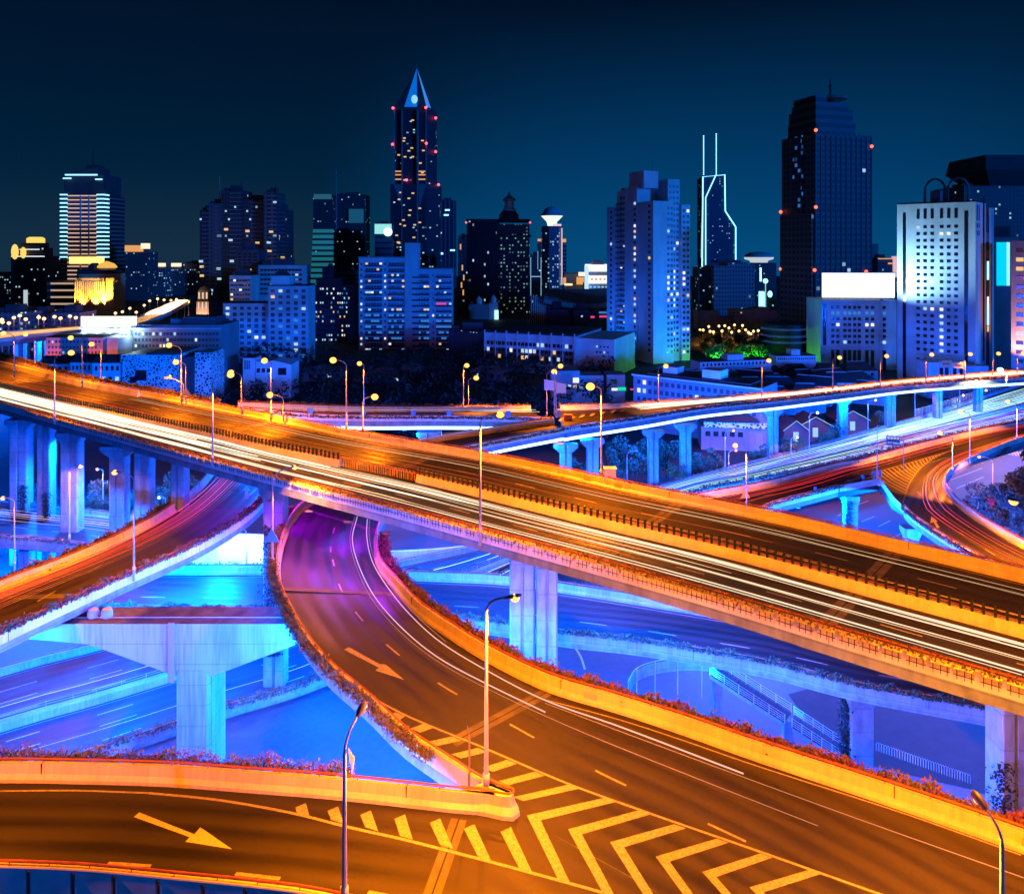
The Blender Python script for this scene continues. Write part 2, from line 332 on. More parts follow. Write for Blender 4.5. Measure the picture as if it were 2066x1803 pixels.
class Road:
    def __init__(s, A, B, ph=1.2, slab=0.8, step=2.5, girder=1.2):
        s.ph, s.slab, s.gd = ph, slab, girder
        s.A = resample(catmull(A), step); PB = resample(catmull(B), 0.4); s.B = []
        j0 = 0
        for a in s.A:
            j = min(range(j0, len(PB)), key=lambda k: (PB[k].x-a.x)**2+(PB[k].y-a.y)**2); j0 = j; s.B.append(PB[j])
        s.n = len(s.A); s.L = [0]
        for i in range(s.n-1): s.L.append(s.L[-1]+((s.A[i+1]+s.B[i+1])-(s.A[i]+s.B[i])).length/2)
    def p(s, i, side, u, dz=0.0):
        a, b = s.A[i], s.B[i]; d = Vector((b.x-a.x, b.y-a.y, 0)); w_ = max(d.length, .1)
        t = u/w_ if side == 0 else (1-u/w_ if side == 1 else u)      # side 2: fraction of the width
        q = a.lerp(b, t); q.z += dz; return q
    def at(s, dist, side, u, dz=0.0):
        j = 0
        lo, hi = 0, s.n-2
        while lo < hi:
            m_ = (lo+hi+1)//2
            if s.L[m_] <= dist: lo = m_
            else: hi = m_-1
        t = min(1, max(0, (dist-s.L[lo])/max(s.L[lo+1]-s.L[lo], 1e-6)))
        return s.p(lo, side, u, dz).lerp(s.p(lo+1, side, u, dz), t)
    def idx(s, pt, edge='A'):
        E = s.A if edge == 'A' else s.B
        return min(range(s.n), key=lambda k: (E[k].x-pt.x)**2+(E[k].y-pt.y)**2)
    def strip(s, mb, prof, i0=0, i1=None, closed=False, caps=False, mi=0):
        i1 = s.n-1 if i1 is None else i1
        mb.loft([[s.p(i, *q) for q in prof] for i in range(i0, i1+1)], closed, caps, mi)
    def parts(s, root, parA=(0, None), parB=(0, None), rails=True, surface=ASPH, conc=CONC):
        ph, sl, g = s.ph, s.slab, s.gd
        d = MB(); b = -ph-sl
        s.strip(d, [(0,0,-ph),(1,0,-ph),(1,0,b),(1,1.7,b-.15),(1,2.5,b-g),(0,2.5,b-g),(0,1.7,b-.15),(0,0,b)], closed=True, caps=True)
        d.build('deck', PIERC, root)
        a = MB(); s.strip(a, [(0,.02,-ph+.02),(2,.25,-ph+.02),(2,.5,-ph+.02),(2,.75,-ph+.02),(1,.02,-ph+.02)]); ao = a.build('road_surface', surface, root); uv = ao.data.uv_layers.new(name='road'); k5 = 5
        for pl in ao.data.polygons:
            for li in pl.loop_indices:
                vi = ao.data.loops[li].vertex_index; row, c_ = divmod(vi, k5); w_ = (s.B[row]-s.A[row]).length; uv.data[li].uv = (w_*(0, .25, .5, .75, 1)[c_], s.L[row])
        for side, rg in ((0, parA), (1, parB)):
            if rg is None: continue
            i0, i1 = rg; i1 = s.n-1 if i1 is None else i1
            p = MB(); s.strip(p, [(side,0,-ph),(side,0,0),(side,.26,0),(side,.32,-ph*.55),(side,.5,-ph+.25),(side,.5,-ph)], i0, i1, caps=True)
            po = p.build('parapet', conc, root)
            if rails:
                r = MB(); r.tube([s.p(i, side, .13, .24) for i in range(i0, i1+1)], .065, 6)
                k = s.L[i0]
                while k < s.L[i1]:
                    q = s.at(k, side, .13, -.02); r.tube([q, q+Vector((0, 0, .26))], .03, 4); k += 2.5
                r.build('handrail', RAIL, root)
            j = MB(); k = s.L[i0]+9
            while k < s.L[i1]-1:
                q = s.at(k, side, .16, 0); t = (s.at(k+.3, side, .16, 0)-q).normalized(); nrm = Vector((-t.y, t.x, 0))
                j.obox(q+Vector((0, 0, -ph*.5+.004)), t*.025, nrm*.17, Vector((0, 0, ph*.5)))
                k += 24
            j.build('expansion_gap', GAP, root)
    def dashes(s, mb, side, u, d0, d1, on, per, wd, dz=None):
        dz = -s.ph+.035 if dz is None else dz; k = d0
        while k < d1:
            e_ = min(k+on, d1); m_ = max(2, int((e_-k)/2)+1)
            rows = []
            for q in range(m_):
                p = s.at(k+(e_-k)*q/(m_-1), side, u, dz); t = s.at(k+.5, side, u, dz)-s.at(k, side, u, dz); t.normalize(); n_ = Vector((-t.y, t.x, 0))*wd/2
                rows.append([p-n_, p+n_])
            mb.loft(rows); k += per
    def streak(s, mb, t, d0, d1, hgt, r, mi=0, side=2):
        m_ = max(3, int((d1-d0)/4)); a_, b_ = random.uniform(.05, .13), random.uniform(0, 6); mb.tube([s.at(d0+(d1-d0)*q/m_, side, t, -s.ph+hgt+.03*math.sin(q*.9+b_)) for q in range(m_+1)], [r*(.35 if q in (0, m_) else .78+.28*math.sin(q*a_*4+b_)+random.uniform(-.12, .12)) for q in range(m_+1)], 5, mi)
def poly_line(mb, pts, h, wd, on=None, per=None, step=1.0, mi=0):
    """a painted line (dashed when on is given) through points of one level"""
    P = resample(catmull(PXS(pts, h)), step); L = [0]
    for a, b in zip(P, P[1:]): L.append(L[-1]+(b-a).length)
    rows = []
    for i, p in enumerate(P):
        t = (P[min(i+1, len(P)-1)]-P[max(i-1, 0)]); t.z = 0; t.normalize(); n_ = Vector((-t.y, t.x, 0))*wd/2
        draw = on is None or (L[i] % per) < on
        if draw: rows.append([p-n_, p+n_])
        if (not draw or i == len(P)-1) and rows:
            if len(rows) > 1: mb.loft(rows, mi=mi)
            rows = []
def quad_px(mb, pts, h, mi=0): mb.face([W(x, y, h) for x, y in pts], mi)
def hedge(label, road, side, i0, i1, hgt, wd, off, per_m, size, m=HEDGE, base=0.0, clump=0.35):
    i1 = road.n-1 if i1 is None else i1
    rng = random.Random(len(label)*7+i0); mb = MB(); L0, L1 = road.L[i0], road.L[i1]
    ph = [rng.uniform(0, 6.28) for _ in range(4)]
    for _ in range(int((L1-L0)*per_m)):
        k = rng.uniform(L0, L1)
        c = 0.62+0.38*math.sin(k*1.9+ph[0])*math.sin(k*.77+ph[1])+clump*rng.uniform(-.5, .5)
        q = road.at(k, side, off+rng.gauss(0, wd*.33), base+abs(rng.random()**1.2)*hgt*max(.25, c)); mb.leaf(q, size*rng.uniform(.6, 1.4), rng, up=0.8)
    o = mb.build('hedge', m); return tag(o, label, 'hedge', kind='stuff')
# ------------------------------------------------------------------ ground
g = MB(); g.box(-1500, 1500, -25, 1690, -0.5, 0); go = g.build('ground', GROUND); go['kind'] = 'structure'
# ------------------------------------------------------------------ the main viaduct
M = Road(PXS([(-400,706),(0,812),(109,841),(250,879),(428,927),(600,972),(779,1018),(969,1069),(1200,1131),(1460,1203),(1755,1291),(2066,1381),(2600,1540),(3600,1838)], 28),
         PXS([(-200,672),(0,719),(166,764),(366,801),(480,823),(600,845),(700,866),(992,914),(1300,980),(1555,1029),(1828,1091),(2066,1146),(2600,1272),(3600,1508)], 28), slab=.85)
mv = thing('viaduct', 'broad six lane viaduct crossing the picture on tall twin columns, topmost road', 'viaduct')
M.parts(mv)
def median_t(i):
    y = M.A[i]; px = CX+F*y.x/y.y
    return .35+.12*min(1, max(0, px/650))
mt = [median_t(i) for i in range(M.n)]
i_gap0, i_gap1 = M.idx(W(566, 962, 28)), M.idx(W(702, 998, 28))
def medpart(i0, i1, name, parent):
    mb = MB(); rows = []
    for i in range(i0, i1+1):
        t = mt[i]; rows.append([M.p(i, 2, t, -1.2)+M_n(i)*-.42, M.p(i, 2, t, -.95)+M_n(i)*-.36, M.p(i, 2, t, -.25)+M_n(i)*-.14, M.p(i, 2, t, -.25)+M_n(i)*.14, M.p(i, 2, t, -.95)+M_n(i)*.36, M.p(i, 2, t, -1.2)+M_n(i)*.42])
    mb.loft(rows, caps=True); return mb.build(name, CONC, parent)
def M_n(i):
    d = M.B[i]-M.A[i]; d.z = 0; return d.normalized()
medpart(0, i_gap0, 'median_barrier', mv); medpart(i_gap1, M.n-1, 'median_barrier', mv)
# dark anti-glare slats on the median and the light movable fence in its gap
md = thing('median_fence', 'fence of dark upright anti-glare slats along the median of the broad viaduct', 'fence')
for a, b in ((0, i_gap0), (i_gap1, M.n-1)):
    mb = MB(); rl = MB(); k = M.L[a]+.4
    while k < M.L[b]-.4:
        i = min(range(M.n), key=lambda q: abs(M.L[q]-k)); q = M.at(k, 2, mt[i], -.25); t = (M.at(k+.3, 2, mt[i], -.25)-q).normalized(); n_ = Vector((-t.y, t.x, 0))
        mb.obox(q+Vector((0, 0, .45)), t*.09, n_*.12, Vector((0, 0, .45))); k += .78
    rl.tube([M.p(i, 2, mt[i], .32) for i in range(a, b+1)], .04, 4); rl.tube([M.p(i, 2, mt[i], -.12) for i in range(a, b+1)], .03, 4)
    mb.build('slat_row', DARKST, md)['kind'] = 'stuff'; rl.build('rail', STEEL, md)
mf = MB(); k = M.L[i_gap0]+.5
while k < M.L[i_gap1]-.4:
    i = min(range(M.n), key=lambda q: abs(M.L[q]-k)); q = M.at(k, 2, mt[i], -1.2); t = (M.at(k+.3, 2, mt[i], -1.2)-q).normalized()
    mf.tube([q, q+Vector((0, 0, 1.0)), q+t*.18+Vector((0, 0, 1.25)), q+t*.36+Vector((0, 0, 1.0)), q+t*.36], .035, 4); k += .62
tag(mf.build('hoop_fence', mat('yellow_hoop', (0.5, 0.34, 0.10), .5)), 'low fence of pale hoops closing the gap in the viaduct median', 'fence')
mk = MB()
for t0 in (.14, .25): M.dashes(mk, 2, t0, 5, M.L[-1], 3, 9, .16)
for t0 in (.61, .75): M.dashes(mk, 2, t0, 5, M.L[-1], 3, 9, .16)
for s_, u_ in ((0, .95), (1, .95)): M.dashes(mk, s_, u_, 2, M.L[-1], 400, 500, .16)
mk.build('lane_marking', PAINT, mv)
# inner barrier that parts the merging ramp at the far left
mb = MB(); i1 = M.idx(W(300, 791, 28), 'B'); rows = []
for i in range(0, i1):
    t = .83+.14*i/i1; p = M.p(i, 2, t, 0); n_ = M_n(i); rows.append([p-n_*.4+Vector((0,0,-1.2)), p-n_*.14+Vector((0,0,-.1)), p+n_*.14+Vector((0,0,-.1)), p+n_*.4+Vector((0,0,-1.2))])
mb.loft(rows, caps=True); mb.build('ramp_barrier', CONC, mv)
# dirt streaks, joints across the deck
jt = MB()
for px, py in ((640, 983), (1190, 1128), (1640, 1256), (300, 892)):
    i = M.idx(W(px, py, 28)); q0, q1 = M.at(M.L[i], 0, .55, -1.17), M.at(M.L[i], 1, .55, -1.17); t = (M.p(i+1, 0, 0)-M.p(i, 0, 0)).normalized()
    for a, b, mi in ((-.7, -.06, 0), (.06, .7, 0), (-.06, .06, 1)): jt.face([q0+t*a, q0+t*b, q1+t*b, q1+t*a], mi)
jt.build('expansion_joint', [JOINT, GAP], mv)
PIERS = 0
def pier(parent, px0, px1, d, z1, flare=1.5, dep=2.2, groove=True, z0=0.0, m=None):
    x0, x1 = (px0-CX)/F*d, (px1-CX)/F*d; c = .22*min(1, (x1-x0)/3); mb = MB(); y0, y1 = d, d+dep
    if groove and x1-x0 > 1.6:
        xm = (x0+x1)/2; gq = (x1-x0)*.07
        po = [(x0+c,y0),(xm-gq,y0),(xm-gq*.6,y0+.3),(xm+gq*.6,y0+.3),(xm+gq,y0),(x1-c,y0),(x1,y0+c),(x1,y1-c),(x1-c,y1),(x0+c,y1),(x0,y1-c),(x0,y0+c)]
    else: po = [(x0+c,y0),(x1-c,y0),(x1,y0+c),(x1,y1-c),(x1-c,y1),(x0+c,y1),(x0,y1-c),(x0,y0+c)]
    zt = z1-(1.8 if flare else 0); mb.prism(po, z0, zt)
    if flare:
        xc, yc = (x0+x1)/2, (y0+y1)/2; sx_ = 1+flare*2/(x1-x0)
        tp = [((x-xc)*sx_+xc, (y-yc)*1.15+yc) for x, y in po]; mb.prism(po, zt, z1-.7, top=tp); mb.prism(tp, z1-.7, z1)
    return mb.build('pier', m or PIERC, parent)
zM = HC-28-1.2-.85-1.2
for px0, px1, d, fl in ((17,54,141,.8),(73,100,137,0),(120,157,131,.8),(219,250,122,1.6),(269,301,118,0),(344,371,115,0),(530,573,101,.6),(1028,1080,78,0),(1083,1125,77,0),(2022,2080,57,1.2)):
    pier(mv, px0, px1, d, zM, fl)
# planter boxes hung on the near parapet, each with its plants
pb = MB(); pb.box(-.6, .6, -.22, .22, -.32, 0); pb.box(-.62, .62, -.25, .25, -.05, .03); bx_me = pb.mesh('box', CONC)
br = MB()
for x in (-.4, .05, .45): br.box(x-.025, x+.025, -.30, -.262, -.62, .02)
br.box(-.62, .62, -.30, -.262, -.36, -.31); br_me = br.mesh('bracket', DARKST)
pl_me = []
for v in range(5):
    rng = random.Random(40+v); mb = MB()
    for _ in range(70): mb.leaf(Vector((rng.uniform(-.62, .62), rng.gauss(0, .16), .02+rng.random()**1.4*(.45+.25*rng.random()))), .17*rng.uniform(.6, 1.4), rng, .8)
    pl_me.append(mb.mesh('plants', HEDGE2 if v % 2 else HEDGE))
k = M.L[M.idx(W(60, 828, 28))]; kk = 0; kend = M.L[M.idx(W(2066, 1381, 28))]+3
while k < kend:
    q = M.at(k, 0, -.30, -.02); t = M.at(k+.5, 0, -.30)-M.at(k, 0, -.30)
    px = int(CX+F*q.x/q.y); o = thing('planter', 'low planter box with shaggy plants hung outside the near parapet of the broad viaduct', 'planter', q, math.atan2(t.y, t.x), 'planter boxes along the viaduct parapet')
    link('box', bx_me, o); link('bracket', br_me, o); link('plants', pl_me[kk % 5], o); k += 1.5; kk += 1
hedge('orange lit strip of shrubs behind the far parapet at the left end of the broad viaduct', M, 1, 0, M.idx(W(440, 815, 28), 'B'), .9, 1.1, -.8, 60, .42, HEDGE2)
hedge('thin fringe of creepers on the far parapet of the broad viaduct', M, 1, M.idx(W(640, 853, 28), 'B'), M.n-1, .35, .3, -.35, 22, .20, HEDGE, -.15)
# ------------------------------------------------------------------ ramp R-W : front curve passing beneath the viaduct to the far gore
RW = Road(PXS([(1118,844,36),(954,867,37),(846,887,37.6),(616,1008,36.5),(587,1038,36.3),(563,1093,35.95),(557,1141,35.5),(565,1183,35.05),(584,1225,34.7),(617,1283,34.5),(669,1343,34.5),(741,1403,34.5),(816,1473,34.5),(909,1536,34.5),(972,1577,34.5),(1037,1604,34.5),(1150,1662,34.5),(1300,1742,34.5),(1450,1832,34.5),(1720,2010,34.5),(2300,2440,34.5),(3335,3100,34.5)]),
          PXS([(1138,862,36),(1021,884,36.9),(919,905,37.6),(860,925,38),(767,1055,36.4),(762,1086,36.0),(771,1129,35.6),(801,1165,35.1),(847,1213,34.7),(922,1264,34.5),(982,1300,34.5),(1112,1361,34.5),(1252,1402,34.5),(1390,1446,34.5),(1508,1487,34.5),(1838,1594,34.5),(2066,1672,34.5),(2500,1830,34.5),(3000,2030,34.5),(3900,2400,34.5)]), step=1.6)
rw = thing('viaduct', 'curving two lane ramp with white arrow, sweeping from under the broad viaduct to lower right', 'viaduct')
i_nose = RW.idx(W(1030, 1601, 34.5))
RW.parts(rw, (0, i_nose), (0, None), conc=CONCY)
FR = Road(PXS([(-300,1545),(0,1534),(170,1536),(341,1541),(511,1553),(682,1566),(925,1592),(1037,1604),(1150,1662),(1300,1742),(1450,1832),(1720,2010)], 34.5),
          PXS([(-300,1742),(0,1747),(170,1754),(341,1770),(511,1787),(631,1803),(800,1842),(1100,1940),(1500,2110)], 34.5), step=1.2)
fr = thing('viaduct', 'nearest ramp in the lower left with yellow arrow and tall yellow lit barrier', 'viaduct')
j_nose = FR.idx(W(1004, 1600, 34.5))
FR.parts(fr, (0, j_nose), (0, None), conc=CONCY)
# rounded nose where the two barriers meet
top_ = [(930,1594),(985,1601),(1015,1607),(1030,1608),(1037,1604),(1036,1599),(1022,1592),(1000,1584),(985,1577),(972,1579),(960,1584)]
c_ = W(985, 1590, 34.5); tq = [W(x, y, 34.5) for x, y in top_]; bq_ = [W(x, y, 34.5) for x, y in [(930,1600),(985,1610),(1015,1617),(1036,1618),(1049,1607),(1047,1597),(1030,1588),(1005,1577),(988,1571),(972,1579),(960,1584)]]
ns = MB(); rows = []
for f_, z_ in ((1, -1.2), (.92, -.95), (.35, -.55), (0, 0)): rows.append([t_.lerp(b_, f_)+Vector((0, 0, z_)) for t_, b_ in zip(tq, bq_)])
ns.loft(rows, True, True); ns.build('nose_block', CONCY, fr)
hr_ = MB(); hr_.tube([q_+Vector((0, 0, .24)) for q_ in resample(catmull([tq[k_] for k_ in (0, 1, 2, 3, 4, 5, 6, 7, 8)]), .3)], .065, 6); hr_.build('handrail', RAIL, fr)
# noise panels outside the near edge
pn = MB(); pm = MB()
rows = [[FR.p(i, 1, -.14, .02), FR.p(i, 1, -.14, -2.3)] for i in range(FR.n)]
pn.loft(rows); k = 1.0
while k < FR.L[-1]-1:
    q = FR.at(k, 1, -.2, -1.15); t = (FR.at(k+.3, 1, -.2, -1.15)-q).normalized(); pm.obox(q, t*.05, Vector((-t.y, t.x, 0))*.05, Vector((0, 0, 1.1))); k += 2.6
pn.build('noise_panel', mat('panel_sheet', (.35, .36, .38), .5, .3, .5), fr); pm.build('panel_post', DARKST, fr)
cap = MB(); cap.tube([FR.p(i, 1, -.1, .06) for i in range(FR.n)], .07, 6); cap.build('panel_cap', STEEL, fr)
# joints with concrete strips
def joint(parent, ptsA, ptsB, h, w_):
    a, b = W(*ptsA, h), W(*ptsB, h); t = (b-a); t.z = 0; n_ = Vector((-t.y, t.x, 0)).normalized(); mb = MB()
    mb.face([a-n_*w_, a-n_*.05, b-n_*.05, b-n_*w_]); mb.face([a+n_*.05, a+n_*w_, b+n_*w_, b+n_*.05]); mb.face([a-n_*.05, a+n_*.05, b+n_*.05, b-n_*.05], 1)
    mb.build('expansion_joint', [JOINT, GAP], parent)
joint(rw, (912, 1498), (1103, 1396), 35.672, .55); joint(fr, (926, 1652), (862, 1830), 35.672, .5)
joint(rw, (569, 1187), (812, 1199), 36.14, .35); joint(rw, (612, 1026), (770, 1075), 37.55, .35)
# road paint of the front ramps
H = 35.665
mk = MB()
poly_line(mk, [(675,1064,37.36),(668,1093,37.1),(667,1117,36.85)], 37.4, .15, 2.6, 7.5, .3)
poly_line(mk, [(671,1128,36.72),(688,1188,36.17),(727,1246,35.75),(793,1311),(887,1379),(1016,1453),(1190,1548),(1395,1645),(1640,1760)], H, .17, 2.7, 8.0, .3)
poly_line(mk, [(738,1399),(816,1441),(972,1506),(1146,1580),(1300,1636),(1550,1723),(1790,1808)], H, .17)
poly_line(mk, [(1104,1412),(1252,1452),(1390,1497),(1508,1538),(1838,1645),(2060,1724)], H, .12)
poly_line(mk, [(300,1599),(440,1613),(597,1641),(700,1667),(816,1693),(972,1733),(1128,1775),(1260,1812)], H, .20)
poly_line(mk, [(0,1595),(150,1594),(300,1599)], H, .16)
def bar(pts): quad_px(mk, pts, H-.004)
# short bars left of the nose
for x0, y0, x1, y1 in ((606,1623,613,1646),(671,1630,681,1656),(737,1638,750,1671),(806,1646,820,1688),(877,1654,901,1706),(946,1666,978,1731),(1020,1672,1062,1757)):
    mk.face([W(x0-10, y0+5, H-.004), W(x0+11, y0-4, H-.004), W(x1+13, y1+5, H-.004), W(x1-13, y1-3, H-.004)])
# chevrons
for ax, ay, vx, vy in ((928,1490,872,1498),(981,1513,920,1523),(1040,1537,984,1550),(1096,1561,1016,1577),(1165,1587,1046,1609),(872,1464,838,1471),(814,1441,796,1446)):
    mk.face([W(ax-17, ay-5, H-.004), W(ax+3, ay+3, H-.004), W(vx+10, vy+6, H-.004), W(vx-10, vy-2, H-.004)])
for (vx, vy), (ax, ay), (bx, by) in (((1077,1648),(1236,1614),(1138,1778)),((1160,1676),(1306,1639),(1228,1804)),((1245,1702),(1378,1667),(1326,1833)),((1337,1731),(1464,1696),(1436,1870)),((1431,1762),(1552,1726),(1556,1905)),((1526,1793),(1650,1759),(1686,1950))):
    mk.face([W(ax-18, ay-5, H-.004), W(ax+6, ay+3, H-.004), W(vx+14, vy+6, H-.004), W(vx-14, vy-4, H-.004)])
    mk.face([W(vx-14, vy-4, H-.0045), W(vx+14, vy+6, H-.0045), W(bx+13, by+4, H-.0045), W(bx-11, by-3, H-.0045)])
mk.build('lane_marking', PAINT, rw)
mk = MB()
for pts in ([(-60,1734),(46,1733),(47,1738),(-60,1740)], [(220,1737),(307,1743),(302,1749),(215,1743)], [(478,1758),(567,1768),(563,1775),(472,1765)], [(745,1795),(830,1811),(826,1819),(740,1803)]): quad_px(mk, pts, H)
mk.build('lane_marking', PAINT, fr)
def arrow(label, pts, h):
    mb = MB(); P = [W(x, y, h) for x, y in pts]; mb.face(P); return mb
tag(arrow('', [(270,1647),(281,1638),(392,1682),(404,1668),(468,1712),(374,1697),(383,1688)], H).build('road_arrow', YPAINT), 'large yellow arrow painted on the nearest ramp in the lower left', 'road arrow')
tag(arrow('', [(694,1310),(704,1305),(766,1339),(778,1340),(816,1371),(757,1352),(764,1346)], H).build('road_arrow', PAINT), 'long white arrow painted on the curving ramp below the viaduct', 'road arrow')
hedge('dense red tipped hedge outside the outer barrier of the curving ramp', RW, 1, RW.idx(W(762,1080,36.2),'B'), RW.n-1, 1.0, .9, -.75, 330, .22, HEDGE, -.55, .5)
hedge('straggly hedge along the inner edge of the curving ramp up to the gore', RW, 0, RW.idx(W(600,1020,36.3)), i_nose-4, .9, .7, -.45, 330, .20, HEDGE2, -.35, .6)
hedge('tufts of reddish shrubs behind the yellow barrier of the nearest ramp', FR, 0, 0, j_nose-8, .95, .6, -.75, 260, .17, HEDGE, -.45, .9)
# ------------------------------------------------------------------ ramp L (left), K (lower left), D (blue lower viaduct)
LR = Road(PXS([(-260,1405),(0,1277),(226,1173),(409,1091),(505,1031),(550,985),(600,930)], 38),
          PXS([(-260,1270),(0,1171),(136,1121),(273,1061),(355,1012),(404,971),(440,925),(480,872)], 38), step=1.8)
lr = thing('viaduct', 'two lane ramp climbing at the left beneath the broad viaduct with a long orange barrier', 'viaduct'); LR.parts(lr)
mk = MB(); H2 = 39.165
poly_line(mk, [(75,1213),(238,1118),(321,1053),(382,1005),(437,966),(470,938)], H2, .16, 3.0, 7.6, .3)
for q in ([(497,1006),(498,1000),(518,984),(516,990)],): quad_px(mk, q, H2)
mk.build('lane_marking', PAINT, lr)
tag(arrow('', [(494,1006),(494,989),(490,989),(498,979),(506,989),(501,989),(501,1006)], H2).build('road_arrow', PAINT), 'short white arrow painted on the left ramp just under the broad viaduct', 'road arrow')
joint(lr, (0, 1206), (172, 1200), 39.17, .5); joint(lr, (392, 1030), (480, 1030), 39.17, .3)
hedge('greenish bushy hedge outside the far barrier of the left ramp', LR, 1, 0, LR.n-8, 1.2, 1.3, -1.0, 230, .30, HEDGE2, -.8, .6)
hedge('reddish hedge leaning over the near edge of the left ramp', LR, 0, 0, LR.n-8, .8, .8, .15, 260, .22, HEDGE, -.12, .6)
KR = Road(PXS([(-250,1046),(0,1080),(82,1086),(164,1096),(250,1106),(320,1117)], 47), PXS([(-250,985),(0,1010),(136,1024),(267,1039),(340,1052),(400,1068)], 47), step=2)
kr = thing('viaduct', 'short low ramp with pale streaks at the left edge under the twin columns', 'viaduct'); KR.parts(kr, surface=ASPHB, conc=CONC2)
mk = MB(); KR.dashes(mk, 2, .45, 0, KR.L[-1], 3, 8, .16); mk.build('lane_marking', PAINT, kr)
pier(kr, 36, 58, 128, HC-47-3.2, 0, 2); pier(kr, 150, 172, 127, HC-47-3.2, 0, 2)
hedge('red hedge along the near edge of the low ramp at the left edge', KR, 0, 0, KR.n-1, .7, .7, .2, 70, .3, HEDGE, -.4)
hedge('red hedge behind the far barrier of the low ramp at the left edge', KR, 1, 0, KR.n-1, .6, .6, -.4, 60, .3, HEDGE, -.4)
DR = Road(PXS([(150,1222),(355,1226),(559,1231),(760,1238),(960,1248),(1127,1274),(1281,1291),(1428,1314),(1560,1338),(1714,1377),(2003,1431),(2350,1500)], 46),
          PXS([(150,1139),(376,1141),(532,1141),(700,1145),(832,1152),(1026,1161),(1125,1175),(1252,1194),(1400,1218),(1700,1268),(2066,1331),(2400,1390)], 46), step=2, slab=.6, girder=1.0)
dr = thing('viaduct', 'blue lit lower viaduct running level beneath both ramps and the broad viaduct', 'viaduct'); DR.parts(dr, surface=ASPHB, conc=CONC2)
mk = MB(); DR.dashes(mk, 2, .42, 6, DR.L[-1], 3.4, 8.6, .2); DR.dashes(mk, 1, 1.1, 0, DR.L[-1], 400, 500, .14); mk.build('lane_marking', PAINT, dr)
pier(dr, 1716, 1764, 84, HC-46-1.8-.7, .4, 2.2, False); pier(dr, 2100, 2150, 78, HC-46-2.5, .4, 2.2, False)
hedge('bluish hedge with hanging tufts on the near edge of the lower viaduct', DR, 0, 0, DR.n-1, .75, .6, .1, 160, .24, LEAF, -.1)
hedge('dark hedge behind the far barrier of the lower viaduct', DR, 1, 0, DR.n-1, .8, .8, -.7, 70, .28, LEAF, -.5)
# ------------------------------------------------------------------ highway at street level G, running on as B to the right
GR = Road(PXS([(-260,1640,56.5),(191,1513,56.5),(457,1425,56.5),(641,1368,56.5),(1397,992,52),(1555,960,51.5),(1748,918,51),(1900,882,51),(2066,846,51),(2500,765,51)]),
          PXS([(-260,1430,56.5),(0,1345,56.5),(169,1303,56.5),(810,1131,55.5),(975,1095,54.6),(1331,979,52),(1502,934,51.5),(1700,882,51),(1876,833,51),(2066,772,51),(2400,690,51)]), step=3, slab=.9, girder=.3, ph=1.0)
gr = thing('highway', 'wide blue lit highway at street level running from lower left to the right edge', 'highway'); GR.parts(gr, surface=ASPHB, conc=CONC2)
mk = MB()
for t0 in (.12, .24, .34): GR.dashes(mk, 2, t0, 2, GR.L[-1], 4, 10, .18)
for t0 in (.58, .70, .82): GR.dashes(mk, 2, t0, 2, GR.L[-1], 4, 10, .18)
for s_, u_ in ((0, 1.0), (1, 1.0), (2, .415), (2, .50)): GR.dashes(mk, s_, u_, 2, GR.L[-1], 900, 999, .15)
mk.build('lane_marking', PAINT, gr)
mb = MB(); rows = []
for i in range(GR.n):
    rows.append([GR.p(i, 2, .432, -1.0), GR.p(i, 2, .437, -.1), GR.p(i, 2, .447, -.05), GR.p(i, 2, .478, -.05), GR.p(i, 2, .486, -1.0)])
mb.loft(rows); mb.build('median_barrier', CONC2, gr)
mf = MB()
for hh in (.3, .6, .9): mf.tube([GR.p(i, 2, .455, hh-.05) for i in range(0, GR.n//2)], .03, 4)
for i in range(0, GR.n//2): q = GR.p(i, 2, .455, -.05); mf.tube([q, q+Vector((0, 0, 1.0))], .035, 4)
tag(mf.build('median_railing', STEEL), 'thin metal railing on the pale median of the street level highway', 'railing')
hedge('blue black hedge on the near parapet of the street level highway at the lower left', GR, 0, 0, GR.idx(W(641,1368,56.5))+2, .9, 1.0, .2, 110, .28, HEDGE, -.2)
hedge('dark hedge between the street level highway and the orange ramp on the right', GR, 0, GR.idx(W(1397,992,52)), GR.n-1, .9, 1.0, 0, 50, .4, HEDGE, -.2)
# glazed noise barrier on the far edge at the right
nb = MB(); a = GR.idx(W(1850,842,51), 'B'); rows = [[GR.p(i, 1, .1, 0), GR.p(i, 1, .1, 2.4)] for i in range(a, GR.n)]
nb.loft(rows); nbp = MB(); k = GR.L[a]
while k < GR.L[-1]: q = GR.at(k, 1, .1, 0); nbp.tube([q, q+Vector((0, 0, 2.5))], .07, 4); k += 2.5
nbp.tube([r[1] for r in rows], .08, 4)
nt_ = thing('noise_barrier', 'long glazed noise barrier on the far edge of the highway at the right', 'barrier'); nb.build('glazing', GLASSB, nt_); nbp.build('frame', STEEL, nt_)
